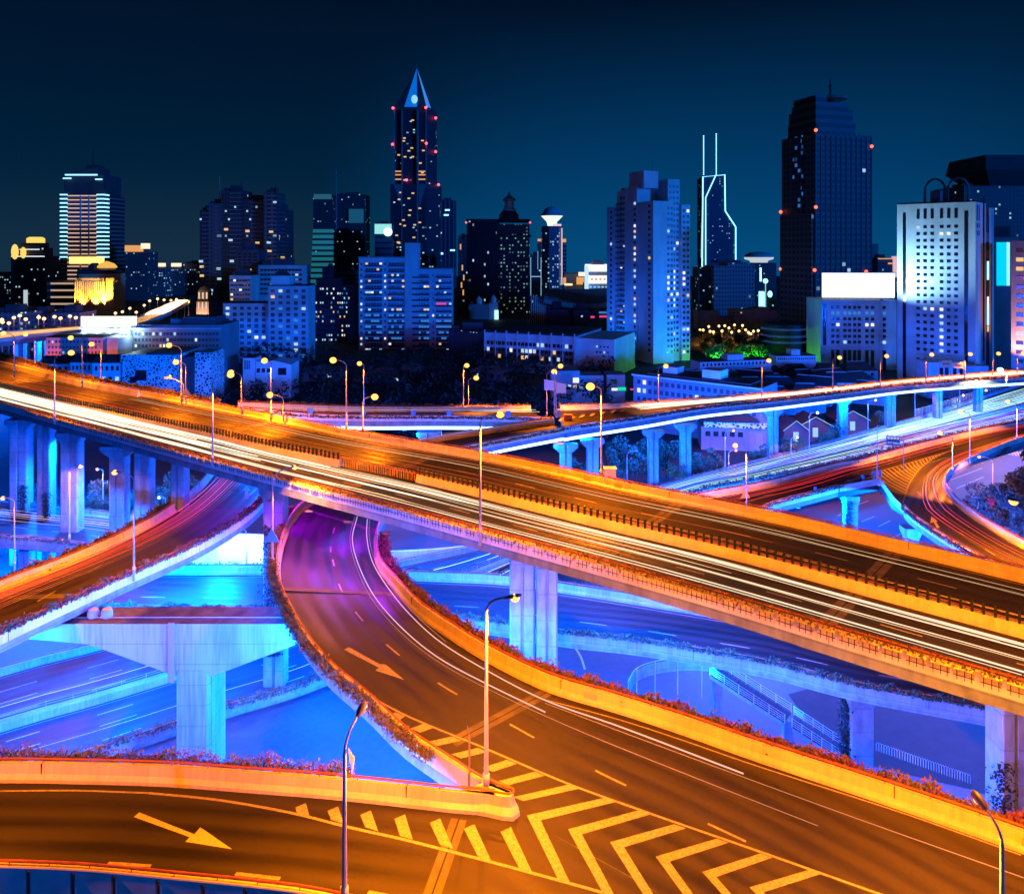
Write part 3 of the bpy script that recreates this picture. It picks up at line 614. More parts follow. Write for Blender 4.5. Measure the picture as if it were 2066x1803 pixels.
# ------------------------------------------------------------------ orange ramps at right: O straight, O2 loop
OR = Road(PXS([(1400,1060),(1533,1026),(1560,1014),(1694,979),(1772,951),(1850,929),(1919,909),(2066,868),(2450,775)], 44),
          PXS([(1290,1024),(1397,998),(1528,974),(1700,931),(1734,926),(1922,878),(2066,849),(2400,790)], 44), step=2)
orr = thing('viaduct', 'orange lit ramp with red streaks at the right edge running behind the broad viaduct', 'viaduct')
OR.parts(orr, (0, OR.idx(W(1694,979,44))), (0, None))
LP = Road(PXS([(2450,775),(2066,868),(1980,892),(1919,909),(1888,922),(1858,943),(1835,975),(1822,1013),(1828,1026),(1881,1066),(1962,1114),(2120,1196),(2300,1295)], 44),
          PXS([(2400,812),(2066,880),(1999,905),(1956,924),(1919,945),(1907,964),(1914,983),(1948,1018),(1999,1052),(2066,1090),(2220,1160),(2460,1275)], 44), step=1.5)
lp = thing('viaduct', 'loop ramp with yellow arrow curling round dark trees at the right edge', 'viaduct')
LP.parts(lp, (LP.idx(W(1824,1020,44)), None), (0, None))
GP = [(1691,980),(1772,952),(1850,930),(1917,910.5),(1887,923.5),(1857,944.5),(1833,976),(1820,1012),(1800,1000),(1788,982),(1778,967),(1772,964)]
gm = MB(); P = [W(x, y, 44) for x, y in GP]; P = [(p.x, p.y) for p in P][::-1]; gm.prism(P, HC-44-1.2-1.2, HC-44-1.19); gm.build('gore_deck', ASPHG, lp)
gp = MB(); pp = resample(PXS([(1694,979),(1735,972),(1768,966),(1778,967),(1788,982),(1803,1003),(1822,1022)], 44), .8)
gp.loft([[q+Vector((0,0,-1.2)), q, q+Vector((.25,.1,0)), q+Vector((.4,.15,-1.2))] for q in pp]); gp.build('gore_parapet', CONC, lp)
mk = MB(); HG = 45.165
poly_line(mk, [(1691,979.5),(1772,951),(1850,929),(1919,908.5)], HG, .2); poly_line(mk, [(1919,908.5),(1888,922),(1858,943),(1835,975),(1822,1013)], HG, .2)
TOP = resample(PXS([(1700,977),(1772,951.5),(1850,929.5),(1912,910.5)], HG), .3); INN = resample(PXS([(1822,1010),(1835,975),(1858,943.5),(1888,922.5),(1914,911)], HG), .3)
for q in range(20):
    f_ = q/20; a = TOP[int(len(TOP)*(.28+.7*f_))]; c = INN[int(len(INN)*(.12+.84*f_))]
    mid = a.lerp(c, .5)+(INN[0]-TOP[-1]).normalized()*.9*(1-f_); w_ = .22
    for p0, p1 in ((a, mid), (mid, c)):
        t = (p1-p0).normalized(); n_ = Vector((-t.y, t.x, 0))*w_; mk.face([p0-n_, p0+n_, p1+n_, p1-n_])
for q in range(8):
    a = TOP[int(len(TOP)*(.02+.033*q))]; c = a+Vector((.9+.22*q, -.9-.22*q, 0))*.55; mk.face([a+Vector((-.22,0,0)), a+Vector((.22,0,0)), c+Vector((.22,0,0)), c+Vector((-.22,0,0))])
poly_line(mk, [(1850,991),(1890,1032),(1930,1068),(1982,1104),(2060,1148)], HG, .16, 2.6, 7, .3)
poly_line(mk, [(1540,1000),(1600,988),(1680,970)], HG, .16, 2.6, 7, .3)
poly_line(mk, [(1720,958),(1880,908),(2060,862)], HG, .14, 2.6, 7, .3)
mk.build('lane_marking', PAINT, lp)
tag(arrow('', [(1890,1065),(1884,1053),(1877,1055),(1879,1040),(1893,1052),(1888,1052),(1896,1064)], HG).build('road_arrow', YPAINT), 'yellow arrow painted on the loop ramp at the right edge', 'road arrow')
hedge('dark red hedge along the near edge of the orange ramp on the right', OR, 0, 0, OR.idx(W(1760,955,44)), .7, .7, .1, 90, .26, HEDGE, -.35)
hedge('dark red hedge behind the far barrier of the orange ramp on the right', OR, 1, 0, OR.n-1, .55, .6, -.5, 55, .3, HEDGE, -.35)
hedge('dark red hedge down the inner edge of the loop ramp', LP, 0, LP.idx(W(1824,1020,44)), LP.n-1, .7, .7, -.2, 110, .26, HEDGE, -.35)
pier(lp, 1832, 1856, 130, HC-44-3.2, .5, 2, False); pier(orr, 1708, 1732, 147, HC-44-3.2, .3, 2, False)
# ------------------------------------------------------------------ far viaducts U (right), V (centre)
UR = Road(PXS([(1138,862,36),(1160,858,36.2),(1292,839,36.8),(1423,818,37.2),(1555,805,37.5),(1700,788,37.8),(1828,773,38),(2066,757,38),(2500,735,38)]),
          PXS([(1130,817,36),(1160,816.5,36.1),(1328,809,36.8),(1536,794,37.5),(1700,779,37.8),(1828,765.5,38),(2066,746,38),(2450,722,38)]), step=3, slab=1.0)
ur = thing('viaduct', 'distant viaduct on the right with glowing white band under its edge', 'viaduct'); UR.parts(ur)
VR = Road(PXS([(486,822,29.6),(640,835,31.5),(900,838,34),(1000,839,34.8),(1060,841,35.4),(1118,843.5,36)]), PXS([(480,811,29.5),(700,819,32.4),(850,820,34),(1000,819,34.9),(1130,817.3,36)]), step=2.5, slab=1.0)
vr = thing('viaduct', 'distant ramp with blue signs on its barrier crossing behind the broad viaduct in the centre', 'viaduct'); VR.parts(vr)
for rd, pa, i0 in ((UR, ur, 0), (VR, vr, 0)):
    mb = MB(); rd.strip(mb, [(0, -.03, -2.25), (0, -.03, -2.85), (0, .35, -2.9)], i0); mb.build('lit_soffit_edge', SOFEDGE, pa)
mb = MB(); RW.strip(mb, [(1, -.03, -2.05), (1, -.03, -2.6), (1, .35, -2.65)], 0, RW.idx(W(880,915,37.8),'B')); mb.build('lit_soffit_edge', SOFEDGE, rw)
mk = MB(); UR.dashes(mk, 2, .5, 0, UR.L[-1], 3, 9, .16)
for q in range(13):
    x = 1000+q*21; y = 866-q*3.3+(.0009*(x-1060)**2 if x < 1060 else 0)
    mk.face([W(x, y+3, 37.2), W(x+7, y+2.6, 37.2), W(x+13, y-3.4, 37.2), W(x+6, y-3, 37.2)])
mk.build('lane_marking', PAINT, ur)
for px0, px1, d, rd in ((1130,1154,158,0),(1184,1208,162,0),(1309,1329,170,0),(1374,1395,176,0),(1552,1571,193,0),(1694,1712,208,0),(1790,1808,220,0),(1888,1902,231,0),(1970,1984,240,0)):
    pier(ur, px0, px1, d+2.5, HC-37.4-3.3, 1.3, 2)
for px0, px1, d in ((720,750,146),(850,880,155),(985,1005,160)): pier(vr, px0, px1, d+3, HC-34-3.6, 1.0, 2)
hedge('dark red fringe of shrubs along the near edge of the distant viaduct on the right', UR, 0, 0, UR.n-1, .8, .7, .05, 60, .36, HEDGE, -.6)
hedge('dim hedge behind the far barrier of the distant viaduct on the right', UR, 1, 0, UR.n-1, .8, .8, -.8, 40, .42, HEDGE2, -.5)
hedge('dark fringe of shrubs along the near edge of the distant ramp in the centre', VR, 0, 0, VR.n-1, .7, .7, .05, 60, .34, HEDGE, -.6)
hedge('low brownish hedge behind the far barrier of the distant ramp in the centre', VR, 1, 0, VR.n-1, .9, .8, -.8, 50, .40, HEDGE2, -.4)
hedge('dark red hedge on the near edge of the ramp descending from the far gore', RW, 1, 0, RW.idx(W(880,915,37.8),'B'), .7, .7, .05, 90, .30, HEDGE, -.6)
bluesign = mat('blue_plate', (.06, .22, .5), .5)
for px in (627, 725, 818, 916, 1025):
    i = VR.idx(W(px, 836, 34)); mb = MB(); q = VR.p(i, 0, 0, .45); mb.box(q.x-.5, q.x+.5, q.y-.05, q.y+.05, q.z-.5, q.z+.6); mb.box(q.x-.06, q.x+.06, q.y+.06, q.y+.12, q.z-1.2, q.z+.5)
    tag(mb.build('marker_plate', bluesign), 'small blue marker plate on the near edge of the distant centre ramp', 'sign', 'blue marker plates')
# ------------------------------------------------------------------ far left viaduct X and its bright run behind the billboard
XR = Road(PXS([(-220,706),(0,684),(81,673),(160,665),(265,655),(330,634),(372,612),(384,605)], 34), PXS([(-220,684),(0,668),(100,661),(190,654),(258,644),(310,624),(345,610),(360,604)], 34), step=8, slab=1.0)
xr = thing('viaduct', 'far elevated road at the left horizon curving away in a bright glow', 'viaduct'); XR.parts(xr)
for px0, px1, d in ((26,36,322),(46,52,323),(68,76,325),(88,94,330)): pier(xr, px0, px1, d, HC-34-3.2, 1.5, 3, False)
# ------------------------------------------------------------------ light streaks of the passing traffic
def streaks(label, mats, fn):
    mb = MB(); fn(mb); o = mb.build('light_streaks', mats); return tag(o, label, 'light streaks', kind='stuff')
def f(mb):
    rng = random.Random(3); LL = M.L[-1]
    px2k = lambda px, py: M.L[M.idx(W(px, py, 28))]
    a0, a1, a2, a3 = 0, px2k(190, 862), px2k(600, 972), px2k(1460, 1203)
    for t, r in ((.335, .085), (.322, .05), (.30, .05), (.225, .045), (.135, .06), (.112, .04)): M.streak(mb, t*1.0, a0, LL, .7, r, 2)
    for t in (.345, .335, .32, .31, .29, .28, .27, .26, .25): M.streak(mb, t, a0, a1+rng.uniform(-30, 45), .65, .12, 0)
    for t, r in ((.335, .14), (.30, .09), (.135, .10), (.225, .08)): M.streak(mb, t, a0, a2+rng.uniform(-10, 25), .7, r, 0)
    for t in (.215, .205, .19, .145, .125): M.streak(mb, t, a0, a1+rng.uniform(-10, 60), .65, .08, 0)
    for q in range(46):
        t = rng.choice((.345, .31, .315, .29, .235, .215, .24, .145, .125, .105, .155))+rng.uniform(-.008, .008); k0 = rng.uniform(0, LL*.7); M.streak(mb, t, k0, min(LL, k0+rng.uniform(30, 110)), rng.uniform(.55, .95), rng.uniform(.025, .045), 1)
streaks('white headlight streaks along the near lanes of the broad viaduct', [TRW, TRW2, emat('mid_headlight_streak', (1.0, .86, .6), 1.05)], f)
def f(mb):
    rng = random.Random(5); LL = M.L[-1]
    for t in (.50, .52, .57, .60, .66, .70, .74, .80): M.streak(mb, t, rng.uniform(0, 20), LL*(rng.uniform(.55, 1)), .75, .035, 0 if t < .53 else 1)
    for t in (.78, .79, .83): M.streak(mb, t, LL*.45, LL, .6, .025, 2)
streaks('faint red tail light streaks along the far lanes of the broad viaduct', [TRR, TRR2, TRW2], f)
HP = [(1000, 37.0), (1055, 36.75), (1090, 36.4), (1129, 36.0), (1165, 35.55), (1213, 35.2), (1290, 35.0), (1900, 35.0)]
def f(mb):
    for P, r, mi in (([(721,1041),(711,1087),(729,1153),(765,1216),(831,1285),(892,1331),(982,1379),(1100,1436)], .05, 0), ([(741,1047),(740,1081),(750,1129),(777,1177),(825,1237),(889,1295),(982,1352),(1100,1412),(1250,1465),(1500,1560)], .05, 0),
                    ([(716,1041),(706,1087),(723,1153),(760,1222),(826,1291),(890,1338),(990,1392),(1160,1470),(1420,1575),(1650,1665)], .025, 1), ([(746,1047),(745,1081),(756,1129),(784,1177),(835,1237),(900,1295)], .03, 1), ([(1100,1418),(1400,1530),(1700,1640),(2066,1770)], .025, 1)):
        n_ = len(P); hq = lambda y: next((a1+(b1-a1)*(y-a0)/(b0-a0) for (a0, a1), (b0, b1) in zip(HP, HP[1:]) if y <= b0), 35.0); pts = [W(x, y, hq(y)) for x, y in P]; mb.tube(resample(catmull(pts), 1.2), r, 5, mi)
streaks('pair of thin pinkish streaks round the curving ramp below the viaduct', [TRP, emat('dim_pink_streak', (1, .5, .32), .28)], f)
def f(mb):
    for t, r, mi in ((.70, .09, 0), (.735, .06, 0), (.765, .06, 0), (.62, .07, 0), (.80, .07, 0), (.66, .05, 1), (.58, .04, 1), (.54, .03, 1), (.86, .06, 0), (.50, .03, 1)): LR.streak(mb, t, 6, LR.L[-1]-6, .8, r, mi)
streaks('red tail light streaks curving up the left ramp', [TRR, TRR2], f)
def f(mb):
    for t, r in ((.66, .07), (.72, .05), (.60, .04), (.80, .05), (.50, .03)): KR.streak(mb, t, 0, KR.L[-1], .8, r)
streaks('white streaks along the low ramp at the left edge', [TRP], f)
def f(mb):
    a = GR.L[GR.idx(W(700,1345,56))]+22; rng = random.Random(9)
    for t, r in ((.10,.07),(.17,.05),(.22,.06),(.30,.05),(.36,.07),(.60,.06),(.66,.04),(.72,.06),(.80,.04),(.88,.05)): GR.streak(mb, t, a+rng.uniform(-15, 40), GR.L[-1], .8, r)
    b = GR.L[GR.idx(W(1850,893,51))]
    for t in (.56,.585,.61,.635,.66,.69,.72,.75,.78,.81,.84,.87): GR.streak(mb, t, b+rng.uniform(-35, 20), GR.L[-1], .7, .09)
    for t in (.17, .62): GR.streak(mb, t, 0, a, .6, .02)
streaks('bluish white streaks along the street level highway at the right', [TRB], f)
def f(mb):
    b = GR.L[GR.idx(W(1780,910,51))]
    for t in (.06, .12, .18, .24, .30, .36): GR.streak(mb, t, b, GR.L[-1], .85, .10)
streaks('magenta red streaks on the near lanes of the highway at the right edge', [emat('magenta_streak', (1.0, .04, .12), .5)], f)
def f(mb):
    for t, r in ((.55,.07),(.62,.05),(.72,.06),(.40,.04)): OR.streak(mb, t, 6, OR.L[-1], .8, r, 0)
    for t, r in ((.35,.05),(.42,.07),(.62,.06),(.70,.05),(.5,.03)): LP.streak(mb, t, 0, LP.L[-1], .8, r, 0)
streaks('red tail light streaks sweeping round the orange ramps on the right', [TRR], f)
def f(mb):
    for t, r in ((.80,.16),(.70,.12),(.60,.12),(.88,.10),(.5,.1)): UR.streak(mb, t, 22, UR.L[-1], .9, r, 0)
    for t in (.6, .75): VR.streak(mb, t, VR.L[-1]*.75, VR.L[-1], .9, .06, 0)
    VR.streak(mb, .75, 0, VR.L[-1]*.8, .9, .04, 1)
streaks('cream headlight streaks along the distant viaduct on the right', [TRW, TRW2], f)
def f(mb):
    for t in (.2,.35,.5,.65,.8): XR.streak(mb, t, 0, XR.L[-1], .9, .25, 0)
    a = XR.L[-1]*.55
    for q in range(9): XR.streak(mb, .1+.1*q, a, XR.L[-1], 1.0, .6, 1)
streaks('blazing white gold streaks on the far road at the left horizon', [emat('gold_streak', (1, .5, .2), 1.2), emat('white_gold_streak', (1, .75, .45), 2.5)], f)
# ------------------------------------------------------------------ portal pier under the two ramps
pp_ = thing('portal_pier', 'huge hammerhead pier with broad tapered cap beneath the left and curving ramps', 'pier', (0, 0, 0))
d = 83.0; zt = HC-40.4; mb = MB(); xl = lambda px: (px-CX)/F*d
prof = [(xl(58), zt), (xl(594), zt), (xl(594), zt-2.3), (xl(430), zt-5.6), (xl(354), zt-5.6), (xl(180), zt-2.2), (xl(58), zt-1.6)]
rows = [[(x, d, z) for x, z in prof], [(x, d+4.0, z) for x, z in prof]]; mb.loft(rows, True, True); mb.build('cap', CONC2, pp_); mb = MB(); mb.box(xl(60), xl(592), d+.05, d+3.95, zt, zt+.02); mb.build('cap_top', mat('stained_cap_top', (.05,.05,.055), .8, 0, .5, c2=(.012,.012,.014)), pp_)
mb = MB(); c = .3; x0, x1 = xl(354), xl(423); mb.prism([(x0+c,d-.12),(x1-c,d-.12),(x1,d+c),(x1,d+4.6),(x0,d+4.6),(x0,d+c)], 0, zt-5.0); mb.build('column', CONC2, pp_)
mb = MB(); mb.box(xl(341), xl(353), d-.3, d-.13, zt-6.2, zt+.2); mb.tube([(xl(120), d+1.2, zt+.12), (xl(340), d+1, zt+.25), (xl(580), d+1.3, zt+.1)], .05, 5); mb.build('downpipe', mat('grey_pipe', (.16,.17,.18), .5), pp_)
mb = MB()
for k in range(26): mb.tube([(x1+.25, d+.2, .6+k*.55), (x1+.25, d+.62, .6+k*.55)], .025, 4)
for yy in (.2, .62): mb.tube([(x1+.25, d+yy, 0), (x1+.25, d+yy, 15)], .035, 4)
mb.build('ladder', STEEL, pp_)
for px in (172, 200):
    mb = MB(); mb.lathe([(.6, 0), (.6, .6), (.5, .9)], (xl(px), d+1.6, zt-.01), 14); mb.build('bearing_block', CONC2, pp_)
# bright wall behind the highway
def wall(label, pts, h0, top):
    mb = MB(); P = resample(PXS(pts, h0), 2); rows = [[q, q+Vector((0, 0, tp)), q+Vector((.1, .5, tp)), q+Vector((.1, .5, 0))] for q in P for tp in (top,)]
    mb.loft(rows, closed=True, caps=True); return tag(mb.build('retaining_wall', CONC), label, 'wall')
wall('tall floodlit white retaining wall seen between the left ramp and the curving ramp', [(330,1152),(400,1140),(470,1138),(545,1142)], 58, 5.6)
wall('long white lit wall edging the highway right of the curving ramp', [(770,1142),(860,1138),(960,1128),(1060,1108)], 57.6, 2.6)
# ------------------------------------------------------------------ street lamps
SOD = (1.0, 0.20, 0.003); WHL = (0.35, 0.62, 1.0)
def lamp(label, bx, by, h, hx, hy, power=9000, lens=BULB, col=SOD, group='tall street lamps', dd=0.0, lit=True, kind='street_lamp', r0=.13, hs=1.0, ls=1.0, cone=142, aim=None):
    b = W(bx, by, h); hd = AT(hx, hy, b.y+dd)
    o = thing(kind, label, 'street lamp', b, 0, group); v = hd-b; hz = v.z
    side = Vector((v.x, v.y, 0)); L_ = max(side.length, .01); u = side/L_
    pt = hz-min(1.6, L_*.55)-.15
    pm = MB(); pm.tube([(0, 0, -.8), (0, 0, .3), (0, 0, pt*.5), (0, 0, pt)], [r0*1.25, r0, r0*.8, r0*.6], 8); pm.tube([(0,0,.2),(0,0,.9)], r0*1.5, 8); pm.build('pole', POLE, o, True)
    am = MB(); pts = []
    for q in range(9):
        a = q/8; pts.append(Vector((0, 0, pt))+u*(L_*(1-math.cos(a*math.pi/2)) if L_ > .5 else L_*a)+Vector((0, 0, (hz-.05-pt)*math.sin(a*math.pi/2))))
    am.tube(pts, r0*.5, 6); am.build('arm', POLE, o, True)
    t = (pts[-1]-pts[-2]).normalized() if L_ > .5 else Vector((1, 0, 0)); t = Vector((u.x, u.y, .18)).normalized() if L_ > .3 else t
    hm = MB(); rows = []; c = pts[-1]; sd = Vector((-t.y, t.x, 0)).normalized(); up = t.cross(sd)*-1
    for s_, wd, ht in ((-.25, .06, .06), (0, .14, .10), (.3, .25, .16), (.7, .24, .15), (.95, .12, .08), (1.02, .02, .02)):
        rows.append([c+t*s_*hs+sd*math.cos(k*math.pi/5)*wd*hs+Vector((0, 0, 1))*(math.sin(k*math.pi/5)*ht*hs*(1 if k <= 5 else .45)) for k in range(10)])
    hm.loft(rows, True, True); he = hm.build('lamp_head', HEADM, o, True)
    lm = MB(); lc = c+t*.55*hs+Vector((0, 0, -.10)); lm.ball(lc, .26*ls, .26*ls, .22*ls, 10); lm.build('lens', lens if lit else BULBOFF, he, True)
    if lit:
        ld = bpy.data.lights.new('lamp_light', 'SPOT'); ld.energy = power*3.8; ld.color = col; ld.shadow_soft_size = .22; ld.spot_size = R(cone); ld.spot_blend = .12
        lo = bpy.data.objects.new('lamp_light', ld); COL.objects.link(lo); lo.parent = o; lo.location = lc+Vector((0, 0, -.22*ls-.30))
        if aim: lo.rotation_euler = Vector((aim[0], aim[1], -1)).to_track_quat('-Z', 'Y').to_euler()
    return o
PN = 'near parapet of the broad viaduct'
g1 = 'lamps on the near parapet of the broad viaduct'
lamp('tall lamp on the near viaduct parapet at the far left, before the pink building', 110, 846, 28, 137, 711, 9000, group=g1, ls=1.9, cone=138, aim=(.25, .35))
lamp('tall lamp on the near viaduct parapet above the left ramp, beside the double lamps', 429, 932, 28, 457, 755, 9500, group=g1, ls=1.8, cone=138, aim=(.25, .35))
lamp('tall lamp on the near viaduct parapet in the middle of the picture', 969, 1083, 28, 998, 835, 13500, group=g1, ls=1.5, cone=158, aim=(.2, .28))
lamp('tall lamp on the near viaduct parapet at the right edge', 2096, 1394, 28, 2062, 1010, 15000, group=g1, cone=162)
g2 = 'lamps along the far side of the broad viaduct'
for lb, bx, by, hx, hy in (('far lamp at the left edge beside the bright glare of another lamp', 29, 753, 12, 672), ('far lamp with the largest glow at the left edge', 71, 738, 56, 674),
    ('lamp on the inner ramp barrier before the pink building', 166, 775, 148, 681), ('lamp on the far hedge between the pink building and the patterned building', 204, 770, 190, 694),
    ('taller of the two lamps before the patterned building', 366, 803, 347, 696), ('shorter lamp before the patterned building, with a warning triangle near its foot', 375, 807, 361, 730),
    ('lamp right of the double glow below the blue apartment blocks', 487, 826, 472, 751), ('lamp before the small white house', 547, 838, 540, 727), ('low lamp below the small white house', 572, 842, 551, 796),
    ('lamp left of the dark park, under the dark apartment block', 699, 864, 679, 726), ('short lamp with a big glow before the dark park', 732, 872, 749, 800),
    ('thin lamp on the far parapet beside the concrete box', 1213, 960, 1200, 779)):
    lamp(lb, bx, by, 28, hx, hy, 15000 if bx > 1000 else 4600, group=g2, ls=2.1, cone=140)
g3 = 'lamps along the distant viaduct'
for lb, bx, by, hx, hy in (('distant lamp before the white balcony block', 734, 820, 730, 733), ('distant lamp before the dark classical tower', 935, 822, 937, 736), ('distant lamp left of the low blue hall', 945, 835, 956, 762),
    ('distant lamp left of the double road sign', 1103, 840, 1113, 749), ('distant lamp on the same spot as the double road sign', 1122, 836, 1126, 738), ('distant lamp at the foot of the tall blue apartment tower', 1328, 811, 1339, 738),
    ('distant lamp before the round dark podium', 1537, 796, 1547, 727), ('distant lamp before the billboard building', 1680, 780, 1690, 721), ('distant lamp between the billboard building and the white tower', 1776, 772, 1785, 718),
    ('distant lamp before the white tower', 1868, 765, 1876, 715), ('distant lamp beside the right post of the sign gantry', 1946, 757, 1954, 714), ('distant lamp under the cyan board', 2003, 752, 2011, 713), ('distant lamp at the right edge before the pink lit block', 2052, 748, 2061, 712)):
    lamp(lb, bx, by, 37, hx, hy, 9000, group=g3, ls=2.3, cone=118)
lamp('very bright white lamp at the right where the viaduct meets the noise barrier', 2031, 772, 38, 2022, 746, 9000, BULBW, (1, .75, .45), ls=3.0)
lamp('far side lamp of the broad viaduct beyond the right edge', 1900, 1112, 28, 1880, 880, 16000, group=g2, cone=158) if False else None
g4 = 'lamps along the highway on the right'
for lb, bx, by, h, hx, hy, c in (('lamp on the highway below the sign gantry', 1936, 815, 51, 1946, 764, 0), ('red lamp against the glowing viaduct band at right', 1846, 842, 51, 1855, 782, 0), ('lamp over the highway under the glowing band at right', 1751, 868, 51, 1762, 807, 0),
    ('white lamp beside the noise barrier', 1932, 820, 51, 1940, 797, 1), ('white lamp behind the noise barrier', 1978, 806, 51, 1986, 787, 1), ('orange lamp on a tall post between the viaduct columns and the houses', 1463, 944, 51.5, 1475, 868, 0),
    ('lamp on the highway verge with a smaller lamp beside it', 1470, 941, 52, 1480, 908, 0), ('lamp before the two lit gables', 1633, 906, 51, 1645, 832, 1), ('low lamp lighting the orange tree', 1596, 920, 51, 1604, 882, 0)):
    lamp(lb, bx, by, h, hx, hy, 1000, BULBW if c else BULB, WHL if c else SOD, group=g4, ls=1.3)
lamp('slim unlit lamp among the trees right of the concrete box', 1265, 1000, 55, 1279, 909, lit=False)
g5 = 'lamps on the orange ramps at the right'
for lb, bx, by, hx, hy in (('lamp at the near edge of the orange ramp with a traffic camera arm', 1506, 1030, 1490, 898), ('lamp at the loop ramp barrier, leaning to the left', 1922, 952, 1902, 873), ('tall lamp at the loop ramp with its head over the highway', 1957, 926, 1943, 830), ('tall lamp at the right edge above the red streaks', 2052, 886, 2038, 809)):
    lamp(lb, bx, by, 44, hx, hy, 11000, group=g5, ls=1.7, cone=130)
lamp('bright lamp on a low post inside the loop ramp at the right edge', 2003, 1046, 55, 1981, 921, 1200, group=g5, ls=1.2)
lamp('lamp out of sight above the loop ramp at the right edge', 2120, 1118, 44, 2085, 1000, 24000, group=g5, cone=150)
g6 = 'lamps on the lower ramps at the left'
lamp('lamp on the low ramp at the left edge with a box at its foot', 140, 1090, 47, 156, 940, 4200, group=g6, ls=1.3, cone=160)
lamp('blue tinted lamp at the near edge of the left ramp before the twin columns', 270, 1158, 38, 241, 952, 11000, group=g6, ls=1.3, cone=118, aim=(-.55, .2))
lamp('lamp at the left edge beside the low ramp', 29, 1143, 49, 13, 1004, 1200, group=g6, ls=1.3)
lamp('small lamp peeping over the hedge of the left ramp', 335, 1036, 49, 327, 1003, 1000, group=g6, ls=1.2)
lamp('reddish lamp among trees behind the twin columns', 208, 1046, 55, 202, 946, 1000, group=g6, ls=1.2)
lamp('lamp whose head glows against the near face of the broad viaduct', 550, 1141, 36, 585, 943, 6500, group=g6, ls=1.2, dd=1.0, cone=150, aim=(.55, .05))
lamp('white lamp in front of the floodlit wall under the left ramp', 497, 1138, 55, 486, 1067, 9000, BULBW, (.32, .55, 1), ls=2.0)
lamp('slim orange lamp on the gore nose of the front ramps', 981, 1588, 34.5, 1022, 1204, 16500, r0=.15, ls=1.15, cone=172)
lamp('dark lamp seen from behind at the near edge of the nearest ramp', 695, 1822, 34.5, 722, 1442, 9000, dd=1.6, r0=.15, hs=1.05, ls=.8, cone=165)
lamp('dark lamp seen from behind in the lower right corner', 2022, 2035, 34.5, 1988, 1628, 15000, dd=1.2, r0=.14, ls=.8, cone=174)
lamp('lamp at the left end of the nearest ramp', -260, 1745, 34.5, -225, 1330, 9000)
lamp('lamp on the left ramp beyond the left edge', -150, 1345, 38, -180, 1090, 9000)
# ------------------------------------------------------------------ blue lamps fixed under the decks, and violet ones added to tint the ramps
fx = MB(); fx.box(-.45, .45, -.2, .2, 0, .16); fx_me = fx.mesh('soffit_lamp', [HEADM])
def blue(parent, p, power, col=(0.0, 0.10, 1.0), r=.3, cone=None):
    o = link('soffit_lamp', fx_me, parent, p)
    ld = bpy.data.lights.new('soffit_light', 'SPOT' if cone else 'POINT'); ld.energy = power*3.0
    if cone: ld.spot_size = R(cone); ld.spot_blend = .6
    ld.color = col; ld.shadow_soft_size = r
    lo = bpy.data.objects.new('soffit_light', ld); COL.objects.link(lo); lo.parent = o; lo.location = (0, 0, -.45)
def blues(road, parent, d0, d1, step, t, power, drop=.3, col=(0.0, 0.10, 1.0), cone=None):
    k = d0
    while k < d1:
        blue(parent, road.at(k, 2, t, -road.ph-road.slab-road.gd-drop), power(k) if callable(power) else power, col, cone=cone); k += step
kx = lambda r, px, py, h, e='A': r.L[r.idx(W(px, py, h), e)]
blues(M, mv, kx(M,0,812,28)-20, kx(M,270,886,28), 17, .35, 120000, cone=130)
blues(M, mv, kx(M,350,905,28), kx(M,760,1013,28), 12, .4, 4200, cone=130, col=(.42, .0, .9))  # violet lamps added under the deck to turn the ramps purple
blues(M, mv, kx(M,470,938,28), kx(M,860,1038,28), 7, .03, 2000, cone=166, col=(.36, .01, .8))  # second added violet row, spreads the purple down the curving ramp
blues(M, mv, kx(M,800,1023,28), kx(M,2066,1381,28)+8, 14, .72, lambda k: 75000 if k < kx(M,1460,1203,28) else 2500, cone=130)
blues(LR, lr, 2, kx(LR,520,1020,38), 11, .4, 48000)
blues(RW, rw, kx(RW,575,1208,34.8), kx(RW,1037,1604,34.5), 9, .25, 36000)
blues(RW, rw, kx(RW,557,1141,35.5), kx(RW,572,1200,34.8), 6, .5, 9000)
blues(RW, rw, kx(RW,563,1093,36.1)+2, RW.L[-1]-30, 10, .68, 16000)
blues(FR, fr, 4, kx(FR,1037,1604,34.5), 11, .5, 20000)
blues(DR, dr, 4, DR.L[-1]-4, 13, .5, lambda k: 14000 if k < DR.L[-1]*.6 else 6000)
blues(KR, kr, 2, KR.L[-1]-1, 14, .5, 40000)
blues(UR, ur, 4, UR.L[-1]-30, 17, .25, 20000)
blues(VR, vr, 4, VR.L[-1]-4, 14, .3, 20000)
blues(OR, orr, 6, kx(OR,1772,951,44), 12, .3, 60000)
blues(LP, lp, kx(LP,1835,975,44), LP.L[-1], 12, .5, 42000)
blues(RW, rw, 4, kx(RW,700,960,37), 13, .5, 14000)
blues(XR, xr, 8, kx(XR,150,665,34), 26, .4, 50000)
